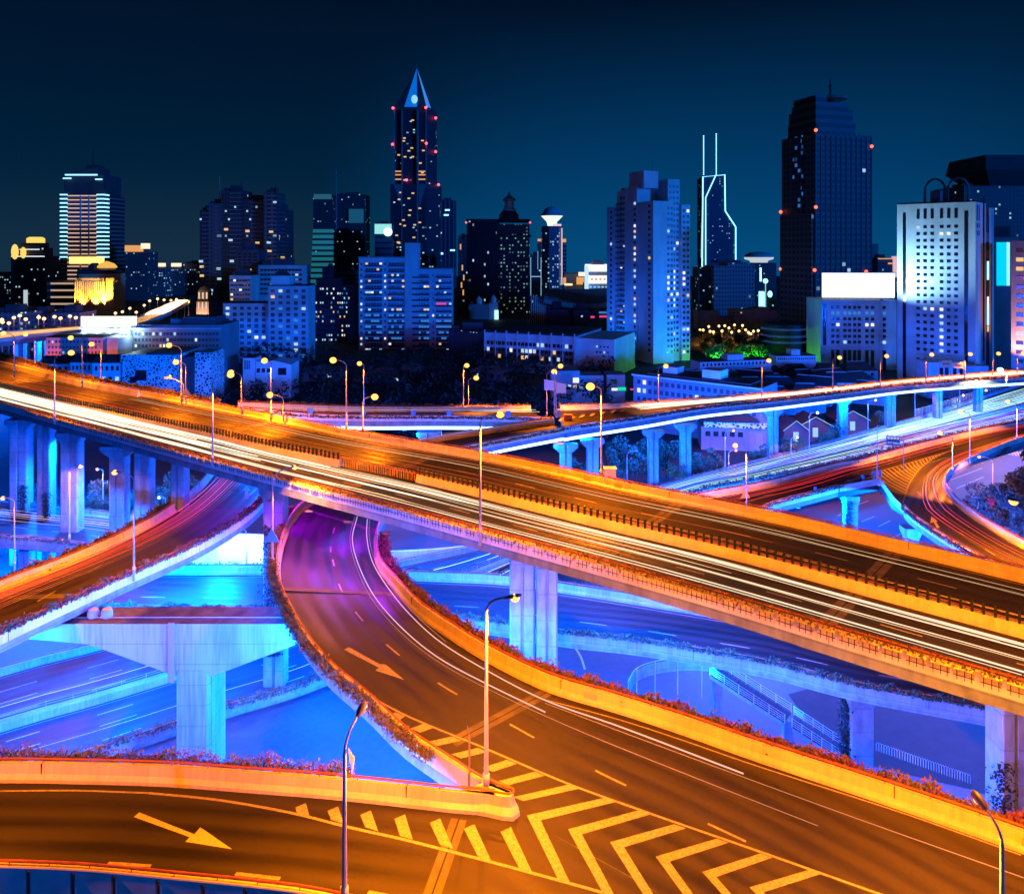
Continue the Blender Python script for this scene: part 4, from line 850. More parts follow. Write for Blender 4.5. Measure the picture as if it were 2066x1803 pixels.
# ------------------------------------------------------------------ buildings
def bld(name, label, px0, px1, d, rz=0.0, cat='building', group=None, corner='mid'):
    """a building's Empty on the ground; local x runs along its front, y away from the eye"""
    x0, x1 = (px0-CX)/F*d, (px1-CX)/F*d
    x = (x0+x1)/2 if corner == 'mid' else (x0 if corner == 'left' else x1)
    o = thing(name, label, cat, (x, d, 0), R(rz), group); o['_s'] = F/d; return o
class Bd:
    """collects the window panes of one building: the first hundred become parts, the rest one part"""
    def __init__(s, o, d): s.o, s.d, s.k, s.win = o, d, F/d, []; s.rng = random.Random(len(o['label'])+int(d))
    def box(s, x0, x1, y0, y1, z0, z1, m=WALLG, name='wall'): b = MB(); b.box(x0, x1, y0, y1, z0, z1); return b.build(name, m, s.o)
    def grid(s, face, a0, a1, z0, z1, nc, nr, fw, fh, lit=.15, mats=(COOL, WHIT), dark=GLASS, at=0.0, skip=0.0):
        cw, rh = (a1-a0)/nc, (z1-z0)/nr
        for r in range(nr-1, -1, -1):
            for c in range(nc):
                if s.rng.random() < skip: continue
                m = s.rng.choice(mats) if s.rng.random() < lit else dark
                s.win.append((face, at, a0+cw*(c+.5), z0+rh*(r+.5), round(cw*fw, 3), round(rh*fh, 3), m))
    def one(s, face, at, a, z, w_, h_, m): s.win.insert(0, (face, at, a, z, w_, h_, m))
    def done(s):
        cache = {}; rest = MB(); rm = []
        for q, (face, at, a, z, w_, h_, m) in enumerate(s.win):
            bx = (-w_/2, w_/2, -.05, .05, -h_/2, h_/2) if face in 'FB' else (-.05, .05, -w_/2, w_/2, -h_/2, h_/2)
            p = (a, at, z) if face in 'FB' else (at, a, z)
            if q < 100:
                key = (face, w_, h_, m.name)
                if key not in cache: b = MB(); b.box(*bx); cache[key] = b.mesh('window', m)
                link('window', cache[key], s.o, p)
            else:
                if m not in rm: rm.append(m)
                rest.box(bx[0]+p[0], bx[1]+p[0], bx[2]+p[1], bx[3]+p[1], bx[4]+p[2], bx[5]+p[2], rm.index(m))
        if rest.v: o = rest.build('window', rm, s.o); o['kind'] = 'stuff'
# --- far skyline: towers whose panes are only a pixel or two are one wall with its pattern
FD = facade('far_dark_tower', (.030,.052,.062), (.010,.018,.024), 3.2, 3.6, .5, .42, .05, .45, .8, 1)
FD2 = facade('far_dark_slab', (.042,.066,.075), (.012,.02,.026), 2.6, 3.2, .5, .42, .045, .3, .7, 2)
FD3 = facade('far_flat_block', (.10,.085,.09), (.02,.022,.03), 2.8, 3.1, .42, .4, .11, .55, .8, 3)
FPINK = facade('far_pink_block', (.22,.14,.14), (.03,.025,.03), 3.0, 3.1, .45, .42, .22, .65, 1.1, 4)
def simple(label, px0, px1, py, d, m=FD, dep=25, name='tower', extra=None, cat='tower', rz=0):
    o = bld(name, label, px0, px1, d, rz, cat); B = Bd(o, d); hw = (px1-px0)/2/B.k; B.box(-hw, hw, 0, dep, 0, ZP(py, d), m)
    rf = MB(); z = ZP(py, d); rf.box(-hw*.45, hw*.4, dep*.3, dep*.7, z, z+4); rf.box(-hw*.9, -hw*.6, dep*.2, dep*.5, z, z+2.2); rf.build('roof_plant', WALLD, o)
    if extra: extra(o, B, hw)
    return o
simple('low dim tower with dotted red lights at the left edge', -30, 21, 556, 900, FPINK, 30)
def ex(o, B, hw):
    k = B.k
    for p0, p1, y0, y1 in ((34, 84, 500, 518), (38, 76, 490, 500)): B.box((p0-56)/k, (p1-56)/k, 3, 20, ZP(y1, 800), ZP(y0, 800), FD)
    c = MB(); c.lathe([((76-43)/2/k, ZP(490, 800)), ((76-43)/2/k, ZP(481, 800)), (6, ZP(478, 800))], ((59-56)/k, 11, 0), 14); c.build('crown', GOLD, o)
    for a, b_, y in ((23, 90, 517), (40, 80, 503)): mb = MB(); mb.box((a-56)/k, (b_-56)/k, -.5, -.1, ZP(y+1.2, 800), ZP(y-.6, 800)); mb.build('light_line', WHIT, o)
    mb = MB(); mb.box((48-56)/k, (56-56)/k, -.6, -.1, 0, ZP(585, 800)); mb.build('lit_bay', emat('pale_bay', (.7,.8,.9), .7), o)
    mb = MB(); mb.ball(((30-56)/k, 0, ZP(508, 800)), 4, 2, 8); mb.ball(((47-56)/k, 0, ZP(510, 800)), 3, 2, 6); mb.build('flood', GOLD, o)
simple('dark tower with white gold crown near the left edge', 22, 90, 517, 800, FD, 30, extra=ex)
# striped office tower
o = bld('tower', 'tall striped tower with blue glowing edges and a spire at left', 122, 210, 750, 0, 'tower'); B = Bd(o, 750); k = B.k; hw = 44/k
STR = facade('striped_tower', (.30,.24,.22), (.02,.024,.03), 60, 4.05, 1.0, .72, 0.0)
B.box(-hw, hw, 0, 40, 0, ZP(394, 750), STR); B.box(-hw*.92, hw*.92, 3, 36, ZP(394, 750), ZP(352, 750), WALLD); B.box(-hw*.62, hw*.55, 8, 30, ZP(352, 750), ZP(337, 750), WALLD); B.box(-4, 9, 14, 24, ZP(337, 750), ZP(330, 750), WALLD)
mb = MB(); mb.tube([(1, 18, ZP(332, 750)), (1, 18, ZP(296, 750))], [1.1, .2], 6); mb.build('spire', WALLD, o)
lm = MB(); z = ZP(393, 750)
while z > ZP(520, 750):
    lm.box(-hw-.3, -hw+7, -.6, -.2, z-.55, z+.55); lm.box(hw-7, hw+.3, -.6, -.2, z-.55, z+.55); lm.box(hw+.1, hw+.5, 0, 9, z-.55, z+.55); z -= 4.05
lm.build('edge_lights', NEON, o)['kind'] = 'stuff'
lm = MB(); lm.box(-hw*.78, hw*.7, -.6, -.2, ZP(353, 750)-.6, ZP(353, 750)+.6); lm.box(-hw*.88, -hw*.5, -.4, 0, ZP(360, 750)-.6, ZP(360, 750)+.5); lm.box(hw*.6, hw*.92, -.4, 0, ZP(362, 750)-.6, ZP(362, 750)+.5); lm.build('roof_lights', NEON, o)
gm = MB(); z = ZP(395, 750)
while z > ZP(600, 750): gm.box(-hw+7, hw-7, -.45, -.15, z-.6, z+.5); z -= 4.05
gm.build('floor_lights', emat('rose_floor_light', (1, .62, .48), .75), o)['kind'] = 'stuff'
B.box(-2.2, -.8, -.8, 0, 0, ZP(395, 750), WALLG, 'rib'); B.box(6, 7.4, -.8, 0, 0, ZP(395, 750), WALLG, 'rib')
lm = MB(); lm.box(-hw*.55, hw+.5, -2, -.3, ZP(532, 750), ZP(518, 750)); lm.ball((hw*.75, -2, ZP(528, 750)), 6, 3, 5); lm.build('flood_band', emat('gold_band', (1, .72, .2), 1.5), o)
o = bld('office_block', 'pale striped podium block beside the gold floodlit building', 95, 150, 735, 0); B = Bd(o, 735); hw = 27.5/B.k
B.box(-hw, hw, 0, 30, 0, ZP(568, 735), facade('striped_podium', (.34,.27,.24), (.04,.05,.05), 50, 6.5, 1.0, .6, 0)); z = ZP(572, 735)
for q in range(8): B.one('F', -.12, 1.5, z-q*6.5, hw*1.7, 1.6, emat('warm_ledge%d' % q, (1, .7, .5), .5)) if q < 6 else None
B.done()
# gold floodlit building with dome
o = bld('gold_building', 'round cornered building floodlit in bright gold behind the white billboard', 147, 222, 600, 0); B = Bd(o, 600); hw = 37/B.k
WG = mat('gold_stone', (.55,.42,.22), .8, .2, .2); b = MB()
pr = [(-hw+4, 0), (-hw+9, -1.5), (hw-9, -1.5), (hw-4, 0), (hw, 5), (hw, 24), (-hw, 24), (-hw, 5)]
b.prism(pr, 0, ZP(566, 600)); b.build('wall', WG, o)
b = MB(); b.prism([(x*1.06, y*1.02-.8) for x, y in pr], ZP(566, 600), ZP(561, 600)); b.prism([(x*1.0, y) for x, y in pr], ZP(561, 600), ZP(553, 600)); b.prism([(x*1.07, y-1) for x, y in pr], ZP(624, 600), ZP(620, 600)); b.build('cornice', WG, o)
b = MB()
for q in range(15):
    x = -hw+3+q*(hw*2-6)/14; b.lathe([(.55, ZP(620, 600)), (.5, ZP(568, 600))], (x, -2.1, 0), 8)
b.build('columns', WG, o)['kind'] = 'stuff'
for q in range(9):
    for r in (-1, 0, 1): B.one('F', -1.7, r*3.1-1, ZP(612-q*5.4, 600), 1.2, 1.3, GLASS)
for x in (-9, 6.5, 9): 
    for q in range(8): B.one('F', -1.7, x, ZP(612-q*5.6, 600), .7, 1.2, GLASS)
B.done()
b = MB(); b.lathe([(6, ZP(553, 600)), (6, ZP(541, 600))], (7, 10, 0), 16); b.build('drum', WG, o)
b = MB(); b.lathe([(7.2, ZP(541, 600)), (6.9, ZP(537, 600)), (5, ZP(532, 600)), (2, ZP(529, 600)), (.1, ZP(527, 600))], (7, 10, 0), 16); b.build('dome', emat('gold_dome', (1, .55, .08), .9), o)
b = MB(); b.box(-hw*.95, hw*.95, 4, 20, ZP(553, 600), ZP(545, 600)); b.prism([(-hw*.55, 6), (-1, 6), (-1, 18), (-hw*.55, 18)], ZP(545, 600), ZP(531, 600), top=[(-hw*.35, 9), (-hw*.2, 9), (-hw*.2, 15), (-hw*.35, 15)]); b.build('roof', ROOFD, o)
for x in (-14, -5, 5, 13):
    ld = bpy.data.lights.new('flood_light', 'SPOT'); ld.energy = 90000 if x < 10 else 240000; ld.color = (1, .58, .10); ld.shadow_soft_size = .6; ld.spot_size = R(80); ld.spot_blend = .8
    lo = bpy.data.objects.new('flood_light', ld); COL.objects.link(lo); lo.parent = o; lo.location = (x, -6, ZP(620, 600)+1); lo.rotation_euler = Vector((0, 4.5, 9)).to_track_quat('-Z', 'Y').to_euler()
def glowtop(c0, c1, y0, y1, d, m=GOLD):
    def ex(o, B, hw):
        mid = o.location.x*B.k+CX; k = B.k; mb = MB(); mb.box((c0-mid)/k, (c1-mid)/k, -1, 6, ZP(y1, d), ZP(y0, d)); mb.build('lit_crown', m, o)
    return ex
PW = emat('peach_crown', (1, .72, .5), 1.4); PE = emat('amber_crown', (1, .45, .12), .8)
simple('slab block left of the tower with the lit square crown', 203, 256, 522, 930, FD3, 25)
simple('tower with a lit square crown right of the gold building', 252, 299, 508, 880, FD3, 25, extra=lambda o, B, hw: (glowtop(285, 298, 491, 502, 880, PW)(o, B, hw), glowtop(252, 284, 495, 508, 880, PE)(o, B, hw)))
simple('pale dotted tower with a small white top', 302, 334, 540, 950, FPINK, 20, extra=glowtop(312, 330, 531, 538, 950, PW))
simple('dim slab with a small white top left of the dark cluster', 336, 372, 543, 980, FD3, 20, extra=glowtop(346, 362, 531, 538, 980, PW))
simple('dim slab block at the foot of the dark residential cluster', 370, 408, 532, 990, FD3, 20)
simple('low dark slab behind the podium block', 88, 122, 560, 960, FD3, 20); simple('low dotted block behind the far lamps', 222, 250, 545, 900, FPINK, 20)
o = bld('turret', 'small stone turret with lit columns left of the dark residential cluster', 396, 421, 520, 0, 'tower'); B = Bd(o, 520); k = B.k
b = MB(); b.box(-4.2, 4.2, 0, 8, 0, ZP(608, 520)); b.box(-3.4, 3.4, .8, 7.2, ZP(608, 520), ZP(590, 520)); b.build('wall', WALLT, o)
b = MB(); b.lathe([(4.4, ZP(590, 520)), (4.2, ZP(586, 520)), (2.4, ZP(580, 520)), (.3, ZP(576, 520))], (0, 4, 0), 14); b.build('dome', WALLT, o)
for x in (-2.6, 0, 2.6):
    for y in (596, 616): B.one('F', .7 if y < 600 else -.1, x, ZP(y, 520), .9, 4.5, emat('lit_niche', (1, .8, .6), .8))
B.done(); ld = bpy.data.lights.new('flood_light', 'POINT'); ld.energy = 9000; ld.color = (1, .5, .3); lo = bpy.data.objects.new('flood_light', ld); COL.objects.link(lo); lo.parent = o; lo.location = (0, -6, ZP(640, 520))
for lb, p0, p1, y_, d_ in (('low reddish block behind the far lamps at the left edge', -20, 46, 630, 430), ('low reddish block behind the far lamps, middle of three', 48, 100, 634, 445), ('low reddish block behind the far lamps next to the billboard', 103, 160, 631, 436)):
    simple(lb, p0, p1, y_, d_, FPINK, 18, 'block', None, 'building')
# dark residential cluster
RES = facade('residential_dark', (.030,.048,.060), (.010,.016,.022), 2.3, 3.05, .6, .45, .018, .35, .9, 7)
RES2 = facade('residential_balcony', (.058,.085,.10), (.010,.014,.020), 4.6, 3.05, .7, .45, .035, .25, .8, 8)
for lb, p0, p1, py, mast, m in (('dark apartment slab at the left end of the cluster', 403, 418, 424, None, RES), ('dark apartment slab with a pale steel mast', 417, 447, 411, (437, 353), RES2), ('tallest dark apartment slab of the cluster, with a thin rod', 446, 489, 384, (482, 358), RES),
    ('recessed dark apartment slab with a lit roof parapet', 488, 533, 403, None, RES), ('dark apartment slab with a rod on its right corner', 532, 558, 388, (552, 368), RES2), ('narrow dark slab at the right end of the cluster', 557, 575, 422, None, RES)):
    d_ = 560+(p0 % 7)*1.7
    def ex(o, B, hw, mast=mast, p0=p0, p1=p1, py=py):
        if mast: mb = MB(); x = (mast[0]-(p0+p1)/2)/B.k; mb.tube([(x, 6, ZP(py, d_)), (x, 6, ZP(py-8, d_)), (x, 6, ZP(mast[1], d_))], [.9, .4, .15], 6); mb.build('mast', STEEL if p0 == 417 else WALLD, o)
        for q in range(4): B.one('F', -.1, B.rng.uniform(-hw*.7, hw*.7), ZP(B.rng.uniform(460, 610), d_), 3.0, 1.7, B.rng.choice((WARM, WARM, COOL)))
        mb = MB(); z = ZP(py+6, d_)
        while z > 40: mb.box(-hw*.2, hw*.95, -1.0, -.02, z-.35, z+.1); z -= 3.05
        mb.build('balconies', WALLM, o)['kind'] = 'stuff'; B.done()
    simple(lb, p0, p1, py, d_, m, 22, 'apartment_tower', ex, 'apartment block')
# glass tower pair
STG = facade('teal_striped_glass', (.02,.12,.16), (.015,.03,.04), 80, 8.0, 1.0, .35, 0)
o = bld('tower', 'tapering glass tower with pale teal bands, widening to the ground', 628, 672, 1100, 0, 'tower'); B = Bd(o, 1100); k = B.k
b = MB(); x = lambda p: (p-650)/k; b.loft([[(x(626), 0, 0), (x(676), 0, 0), (x(676), 40, 0), (x(626), 40, 0)], [(x(632), 0, ZP(462, 1100)), (x(674), 0, ZP(462, 1100)), (x(674), 40, ZP(462, 1100)), (x(632), 40, ZP(462, 1100))], [(x(632), 0, ZP(392, 1100)), (x(670), 0, ZP(392, 1100)), (x(670), 40, ZP(392, 1100)), (x(632), 40, ZP(392, 1100))]], True, True); b.build('wall', FD, o)
b = MB(); z = ZP(466, 1100)
while z > 6:
    f_ = min(1, max(0, (ZP(462, 1100)-z)/ZP(462, 1100))); b.box(x(632-6*f_), x(673), -1.2, -.6, z-2.6, z+2.4); z -= 8
b.build('glass_bands', emat('teal_band', (.02, .30, .42), .42), o)['kind'] = 'stuff'
b = MB(); b.box(x(633), x(669), -.8, -.2, ZP(402, 1100), ZP(392, 1100)); b.build('crown', emat('dim_teal_crown', (.02,.12,.18), .8), o)
b = MB(); b.tube([(x(675), 10, 0), (x(675), 10, ZP(340, 1100))], [1.2, .3], 6); b.build('mast', STEEL, o)
def ex(o, B, hw):
    k = B.k; mb = MB(); mb.box((704-706)/k, (733-706)/k, -3, -.2, ZP(450, 1120), ZP(422, 1120)); mb.build('glass_box', emat('dim_blue_box', (.01,.10,.18), .7), o)
simple('dark tower with a pale square glass box near its top', 677, 736, 392, 1120, FD, 40, extra=ex)
def ex(o, B, hw):
    mb = MB(); mb.box(-hw, hw, -.9, -.2, ZP(472, 1050), ZP(452, 1050)); mb.build('lit_top', emat('aqua_top', (.35,.9,.85), .9), o)
    mb = MB(); mb.ball((hw*.6, -2, ZP(468, 1050)), 6, 2, 6); mb.build('glare', emat('aqua_glare', (.6,1,.9), 2), o)
simple('small tower with a bright aqua top left of the pointed tower', 756, 790, 452, 1050, STG, 25, extra=ex)
simple('low striped glass slab behind the dark stepped block', 672, 724, 545, 900, facade('pale_striped', (.16,.22,.24), (.02,.03,.035), 90, 5.2, 1.0, .45, 0), 25, 'office_block', None, 'office block')
simple('slim ribbed tower right of the pointed tower', 885, 918, 404, 1150, facade('ribbed_tower', (.08,.14,.20), (.015,.02,.035), 6.0, 400, .6, 1.0, 0, 0, 1, 5), 30, extra=lambda o, B, hw: [B.one('F', -.3, B.rng.uniform(-hw, hw*.7), ZP(y, 1150), 7, 2.2, NEON) for y in (424, 434, 470, 505, 511, 512)] and B.done())
# pointed tower
o = bld('tower', 'tallest pointed tower with a blue lit pyramid crown and amber windows', 793, 880, 1100, 0, 'tower'); B = Bd(o, 1100); k = B.k; x = lambda p: (p-838)/k; z = lambda y: ZP(y, 1100)
PT = facade('pointed_tower', (.022,.032,.055), (.010,.014,.024), 4.6, 4.0, .6, .42, .035, .8, .9, 11)
b = MB(); b.prism([(x(797), 0), (x(861), 0), (x(876), 22), (x(876), 52), (x(812), 52), (x(797), 40)], z(372), z(222)); b.build('shaft', PT, o)
b = MB(); b.prism([(x(790), -4), (x(862), -4), (x(885), 22), (x(885), 58), (x(805), 58), (x(790), 40)], 0, z(372)); b.build('base', PT, o)
b = MB(); b.prism([(x(797), 0), (x(861), 0), (x(876), 22), (x(876), 52), (x(812), 52), (x(797), 40)], z(222), z(216)); b.build('cornice', WALLD, o)
apex = (x(838), 24, z(130)); b = MB(); P_ = [(x(799), 1, z(216)), (x(817), 0, z(216)), (x(843), 0, z(216)), (x(861), 1, z(216)), (x(873), 22, z(218)), (x(812), 50, z(216))]
BLF = emat('blue_fin', (.0, .18, .85), .75)
for q in range(6): b.face([P_[q], P_[(q+1) % 6], apex], 1 if q in (1,) else 0)
b.build('pyramid', [WALLD, BLF], o)
b = MB(); b.face([(x(862), -.4, z(216)), (x(870), 6, z(217)), (apex[0]+.4, apex[1]-1, apex[2])]); b.build('lit_fin', emat('blue_fin_edge', (.05, .30, 1), .8), o)
b = MB(); b.tube([apex, (apex[0], apex[1], apex[2]+7)], .3, 5); b.build('spire', STEEL, o)
b = MB(); b.ball((x(838), -1.4, z(201)), 4.6, 1.2, 6.2); b.build('lit_window', emat('pale_blue_oval', (.25,.6,1), 1.2), o)
b = MB(); 
for p0, p1, y0, y1 in ((796, 799, 216, 372), (812, 814, 222, 520), (843, 846, 222, 520), (860, 863, 216, 372)): b.box(x(p0), x(p1), -5.2 if y1 > 400 else -1.4, -.1, z(y1), z(y0))
b.face([(x(797), -4.4, z(372)), (x(815), -4.4, z(372)), (x(812), -4.4, z(420))]); b.face([(x(846), -4.4, z(372)), (x(862), -4.4, z(372)), (x(848), -4.4, z(420))]); b.build('fins', WALLM, o)
for bx, by, yy in ((795, 219, -3), (861, 218, -3), (878, 234, 18), (794, 292, -3), (862, 290, -3), (878, 303, 18), (823, 364, -6), (884, 371, 16)):
    b = MB(); b.ball((x(bx), yy, z(by)), 1.9, 1.9, 1.9, 8); b.build('beacon', REDL, o)
for q in range(30): B.one('F', -4.5 if q < 18 else -.6, x(B.rng.uniform(800, 858)), z(B.rng.uniform(385, 510) if q < 18 else B.rng.uniform(235, 365)), 3.8, 1.9, WARM)
for yy in (346, 353, 362): B.one('F', -.5, x(805), z(yy), 12, 1.8, PE); B.one('F', -.5, x(852), z(yy), 11, 1.8, PE)
B.done()
# dark classical tower
CL = facade('classical_dark', (.035,.042,.05), (.010,.013,.018), 3.4, 3.6, .5, .6, .05, .3, .9, 13)
CLR = facade('classical_lit_side', (.03,.05,.06), (.012,.018,.022), 2.6, 3.2, .45, .4, .30, .12, .5, 14, (.35, .75, .7))
o = bld('tower', 'broad dark classical tower topped by a domed lantern', 941, 1068, 700, 0, 'tower'); B = Bd(o, 700); k = B.k; x = lambda p: (p-1004)/k; z = lambda y: ZP(y, 700)
b = MB(); b.box(x(941), x(1006), 0, 45, 0, z(446)); b.build('wall', CL, o); b = MB(); b.box(x(1006)+.02, x(1068), 1.5, 45, 0, z(452)); b.build('side_wing', CLR, o)
b = MB(); b.box(x(938), x(1071), -1.5, 46, z(478), z(474)); b.box(x(940), x(1069), -1, 46, z(446), z(442)); b.build('cornice', WALLD, o)
b = MB()
for q in range(11): xx = x(945+q*6); b.box(xx-.5, xx+.5, -1.2, 0, 0, z(450))
b.build('pilasters', WALLD, o)['kind'] = 'stuff'
b = MB(); b.lathe([(9.5, z(446)), (9, z(432)), (6, z(424)), (5.5, z(424))], (x(1026), 14, 0), 16); b.build('dome_base', WALLD, o)
b = MB(); b.lathe([(6.2, z(425)), (5.8, z(420)), (4.6, z(420)), (4.6, z(404)), (6.4, z(403)), (5.4, z(399)), (2.6, z(394)), (1.4, z(390)), (.2, z(383))], (x(1027), 14, 0), 14); b.build('lantern', WALLG, o)
for px, py in ((940, 449), (1069, 449)): b = MB(); b.ball((x(px), 0, z(py)), .8, .8, .8, 6); b.build('beacon', REDL, o)
simple('narrow dark annex with amber strip lights left of the classical tower', 924, 943, 480, 690, FD, 20, 'annex', lambda o, B, hw: [B.one('F', -.1, B.rng.uniform(-hw*.5, hw*.3), ZP(y, 690), 1.2, 5, PE) for y in (498, 540, 560, 575, 590)] and B.done(), 'building')
for p0, p1, py in ((946, 985, 614), (986, 1004, 612)):
    def ex(o, B, hw, p0=p0):
        if p0 == 986: mb = MB(); mb.box(1.2, 4.4, -.8, -.1, ZP(660, 640), ZP(626, 640)); mb.build('lit_sign', emat('aqua_sign', (.45,.95,1), 1.6, 'AUTO'), o)
        b = MB(); b.lathe([(2.6, ZP(py, 640)), (2.6, ZP(py-6, 640)), (3, ZP(py-7, 640)), (1.8, ZP(py-12, 640)), (.2, ZP(py-16, 640))], (0, 6, 0), 12); b.build('cupola', WALLG, o)
    simple('low block with a cupola under the classical tower' if p0 == 946 else 'low white block carrying a bright aqua upright sign', p0, p1, py, 640+p0 % 5, WALLM if p0 == 946 else WALLG, 20, 'annex', ex, 'building')
# disc topped tower
o = bld('tower', 'slim tower crowned by a glowing flying saucer disc with a spike', 1093, 1136, 900, 0, 'tower'); B = Bd(o, 900); k = B.k; x = lambda p: (p-1115)/k; z = lambda y: ZP(y, 900)
b = MB(); b.prism([(x(1094), 6), (x(1108), 0), (x(1128), 0), (x(1136), 8), (x(1136), 24), (x(1094), 24)], 0, z(456)); b.build('shaft', facade('disc_tower_wall', (.10,.16,.22), (.02,.03,.05), 2.7, 3.3, .55, .5, .22, .35, .8, 17), o)
b = MB(); b.lathe([(5, z(456)), (6.5, z(446)), (8, z(444)), (13, z(435)), (12.8, z(433))], (x(1115), 10, 0), 24); b.build('disc_underside', emat('lit_bowl', (.85,1,.8), 1.1), o)
b = MB(); b.lathe([(13.3, z(435)), (13.3, z(433)), (11, z(429)), (9, z(422)), (5, z(417)), (.6, z(416)), (.25, z(403))], (x(1115), 10, 0), 24); b.build('disc_roof', WALLG, o)
b = MB(); b.box(x(1116), x(1133), -.6, -.1, z(456), z(452)); b.box(x(1134), x(1135.5), 3, 7.8, z(575), z(460)); b.build('lit_edges', emat('pink_white_edge', (1, .7, .7), .9), o)
simple('slim dark tower with an orange cap left of the disc topped tower', 1085, 1094, 486, 960, FD3, 15, extra=glowtop(1085, 1093, 482, 487, 960, PE)); simple('slim striped tower with an orange cap right of the disc topped tower', 1134, 1143, 487, 960, facade('thin_stripes', (.12,.2,.26), (.02,.03,.05), 40, 5, 1, .5, 0), 15, extra=glowtop(1134, 1142, 482, 489, 960, PE))
simple('low block with white outline lights left of the disc topped tower', 1070, 1092, 516, 760, FD, 15, extra=lambda o, B, hw: [B.one('F', -.2, a, ZP(y, 760), w_, h_, NEONS) for a, y, w_, h_ in ((-5, 560, .5, 40), (5.2, 560, .5, 40), (0, 558, 10, .7), (2, 525, .4, 18))] and B.done())
# bright white pavilion and its amber neighbour
o = bld('pavilion', 'blazing white floodlit pavilion with a stepped roof left of the tall apartment tower', 1180, 1252, 600, 0); B = Bd(o, 600); x = lambda p: (p-1216)/B.k; z = lambda y: ZP(y, 600)
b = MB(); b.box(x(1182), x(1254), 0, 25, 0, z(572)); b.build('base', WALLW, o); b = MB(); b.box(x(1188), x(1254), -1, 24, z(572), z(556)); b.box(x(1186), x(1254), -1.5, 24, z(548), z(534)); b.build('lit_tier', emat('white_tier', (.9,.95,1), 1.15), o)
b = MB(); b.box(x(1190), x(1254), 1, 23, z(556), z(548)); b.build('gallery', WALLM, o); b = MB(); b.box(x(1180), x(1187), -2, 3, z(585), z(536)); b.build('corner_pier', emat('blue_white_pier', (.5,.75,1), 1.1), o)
for q in range(7): B.one('F', -1.15, x(1194+q*8.5), z(563), 1.6, 1.8, PE)
for q in range(8): B.one('F', -.1, x(1192+q*8), z(579), 2.0, 1.2, NEONS)
B.done()
b = MB(); b.prism([(x(1196), 2), (x(1220), 2), (x(1220), 20), (x(1196), 20)], z(534), z(526), top=[(x(1200), 5), (x(1216), 5), (x(1216), 16), (x(1200), 16)]); b.build('roof', WALLG, o)
o = bld('hall', 'low amber lit hall between the disc topped tower and the white pavilion', 1138, 1182, 640, 0); B = Bd(o, 640); x = lambda p: (p-1160)/B.k; z = lambda y: ZP(y, 640)
B.box(x(1138), x(1182), 0, 20, 0, z(552), WALLT)
for p0, p1, y0, y1, m in ((1136, 1142, 560, 574, PE), (1163, 1178, 559, 574, PE), (1167, 1181, 549, 557, PW), (1139, 1155, 572, 576, PW)): B.one('F', -.1, x((p0+p1)/2), z((y0+y1)/2), (p1-p0)/B.k, (y1-y0)/B.k, m)
B.done()
# theatre with upswept roof
o = bld('theatre', 'dark theatre hall with an upswept curved roof in front of the white pavilion', 1070, 1244, 520, 0); B = Bd(o, 520); x = lambda p: (p-1157)/B.k; z = lambda y: ZP(y, 520)
b = MB(); n_ = 14; rows = []
for q in range(n_+1): p = 1097+q*(1250-1097)/n_; rows.append([(x(p), -6, z(612-22*(abs(q/n_-.55)*1.3)**2*1.0)), (x(p), 40, z(589))])
rows2 = [[(a[0][0], a[0][1], a[0][2]), (a[1][0], a[1][1], a[1][2]), (a[1][0], a[1][1], a[1][2]-4), (a[0][0], a[0][1]+.1, a[0][2]-3)] for a in rows]; b.loft(rows2, True, True); b.build('roof', WALLM, o)
B.box(x(1112), x(1246), 2, 38, 0, z(618), WALLD); b = MB()
for q in range(12): b.box(x(1072+q*4.2)-.4, x(1072+q*4.2)+.4, -4+q*.5, -3+q*.5, 0, z(592+q*2.4))
b.build('columns', WALLG, o); B.box(x(1070), x(1124), 0, 20, 0, z(600), FD, 'side_wing')
for p0, p1, y0, y1, m in ((1209, 1232, 629, 633, BLUEW), (1210, 1230, 637, 641, PINKW), (1192, 1200, 638, 642, PINKW), (1236, 1243, 640, 643, COOL)): B.one('F', 1.9, x((p0+p1)/2), z((y0+y1)/2), (p1-p0)/B.k, (y1-y0)/B.k, m)
B.done()
simple('dark boxy block below the theatre', 1104, 1148, 624, 470, WALLD, 20, 'block', None, 'building'); simple('dark boxy block with a tiny lit window below the theatre', 1158, 1190, 626, 465, WALLD, 20, 'block', lambda o, B, hw: [B.one('F', -.1, 0, ZP(638, 465), 1, 1, COOL)] and B.done(), 'building')
simple('black flat block between the white balcony block and the long low hall', 905, 1000, 668, 420, WALLD, 25, 'block', lambda o, B, hw: [B.grid('F', -hw*.9, hw*.9, 14, ZP(672, 420), 14, 4, .4, .4, .16)] and B.done(), 'building')
# --- middle distance
o = bld('office_block', 'long low block with scattered lit windows carrying a blazing white billboard on its roof', 163, 447, 300, 0); B = Bd(o, 300); k = B.k; x = lambda p: (p-305)/k; z = lambda y: ZP(y, 300)
B.box(x(163), x(262), 0, 20, 0, z(662), WALLM); B.box(x(262), x(446), 1, 20, 0, z(656), WALLM); B.box(x(360), x(425), 4, 16, z(656), z(641), WALLD, 'roof_house'); B.box(x(330), x(356), 6, 12, z(656), z(646), WALLM, 'roof_house')
B.box(x(160), x(446), -.35, 0, z(664), z(661.5), WALLG, 'cornice')
B.grid('F', x(268), x(440), z(740), z(668), 24, 6, .55, .5, .13, (COOL, WHIT, COOL, WARM), GLASSB, .9); B.grid('F', x(168), x(258), z(740), z(670), 12, 6, .6, .5, .05, (COOL,), GLASSB, -.1); B.done()
bb = thing('billboard', 'blazing white billboard on a low roof in front of the gold building', 'billboard', AT(219, 661, 301)); mb = MB(); hw = 56/k
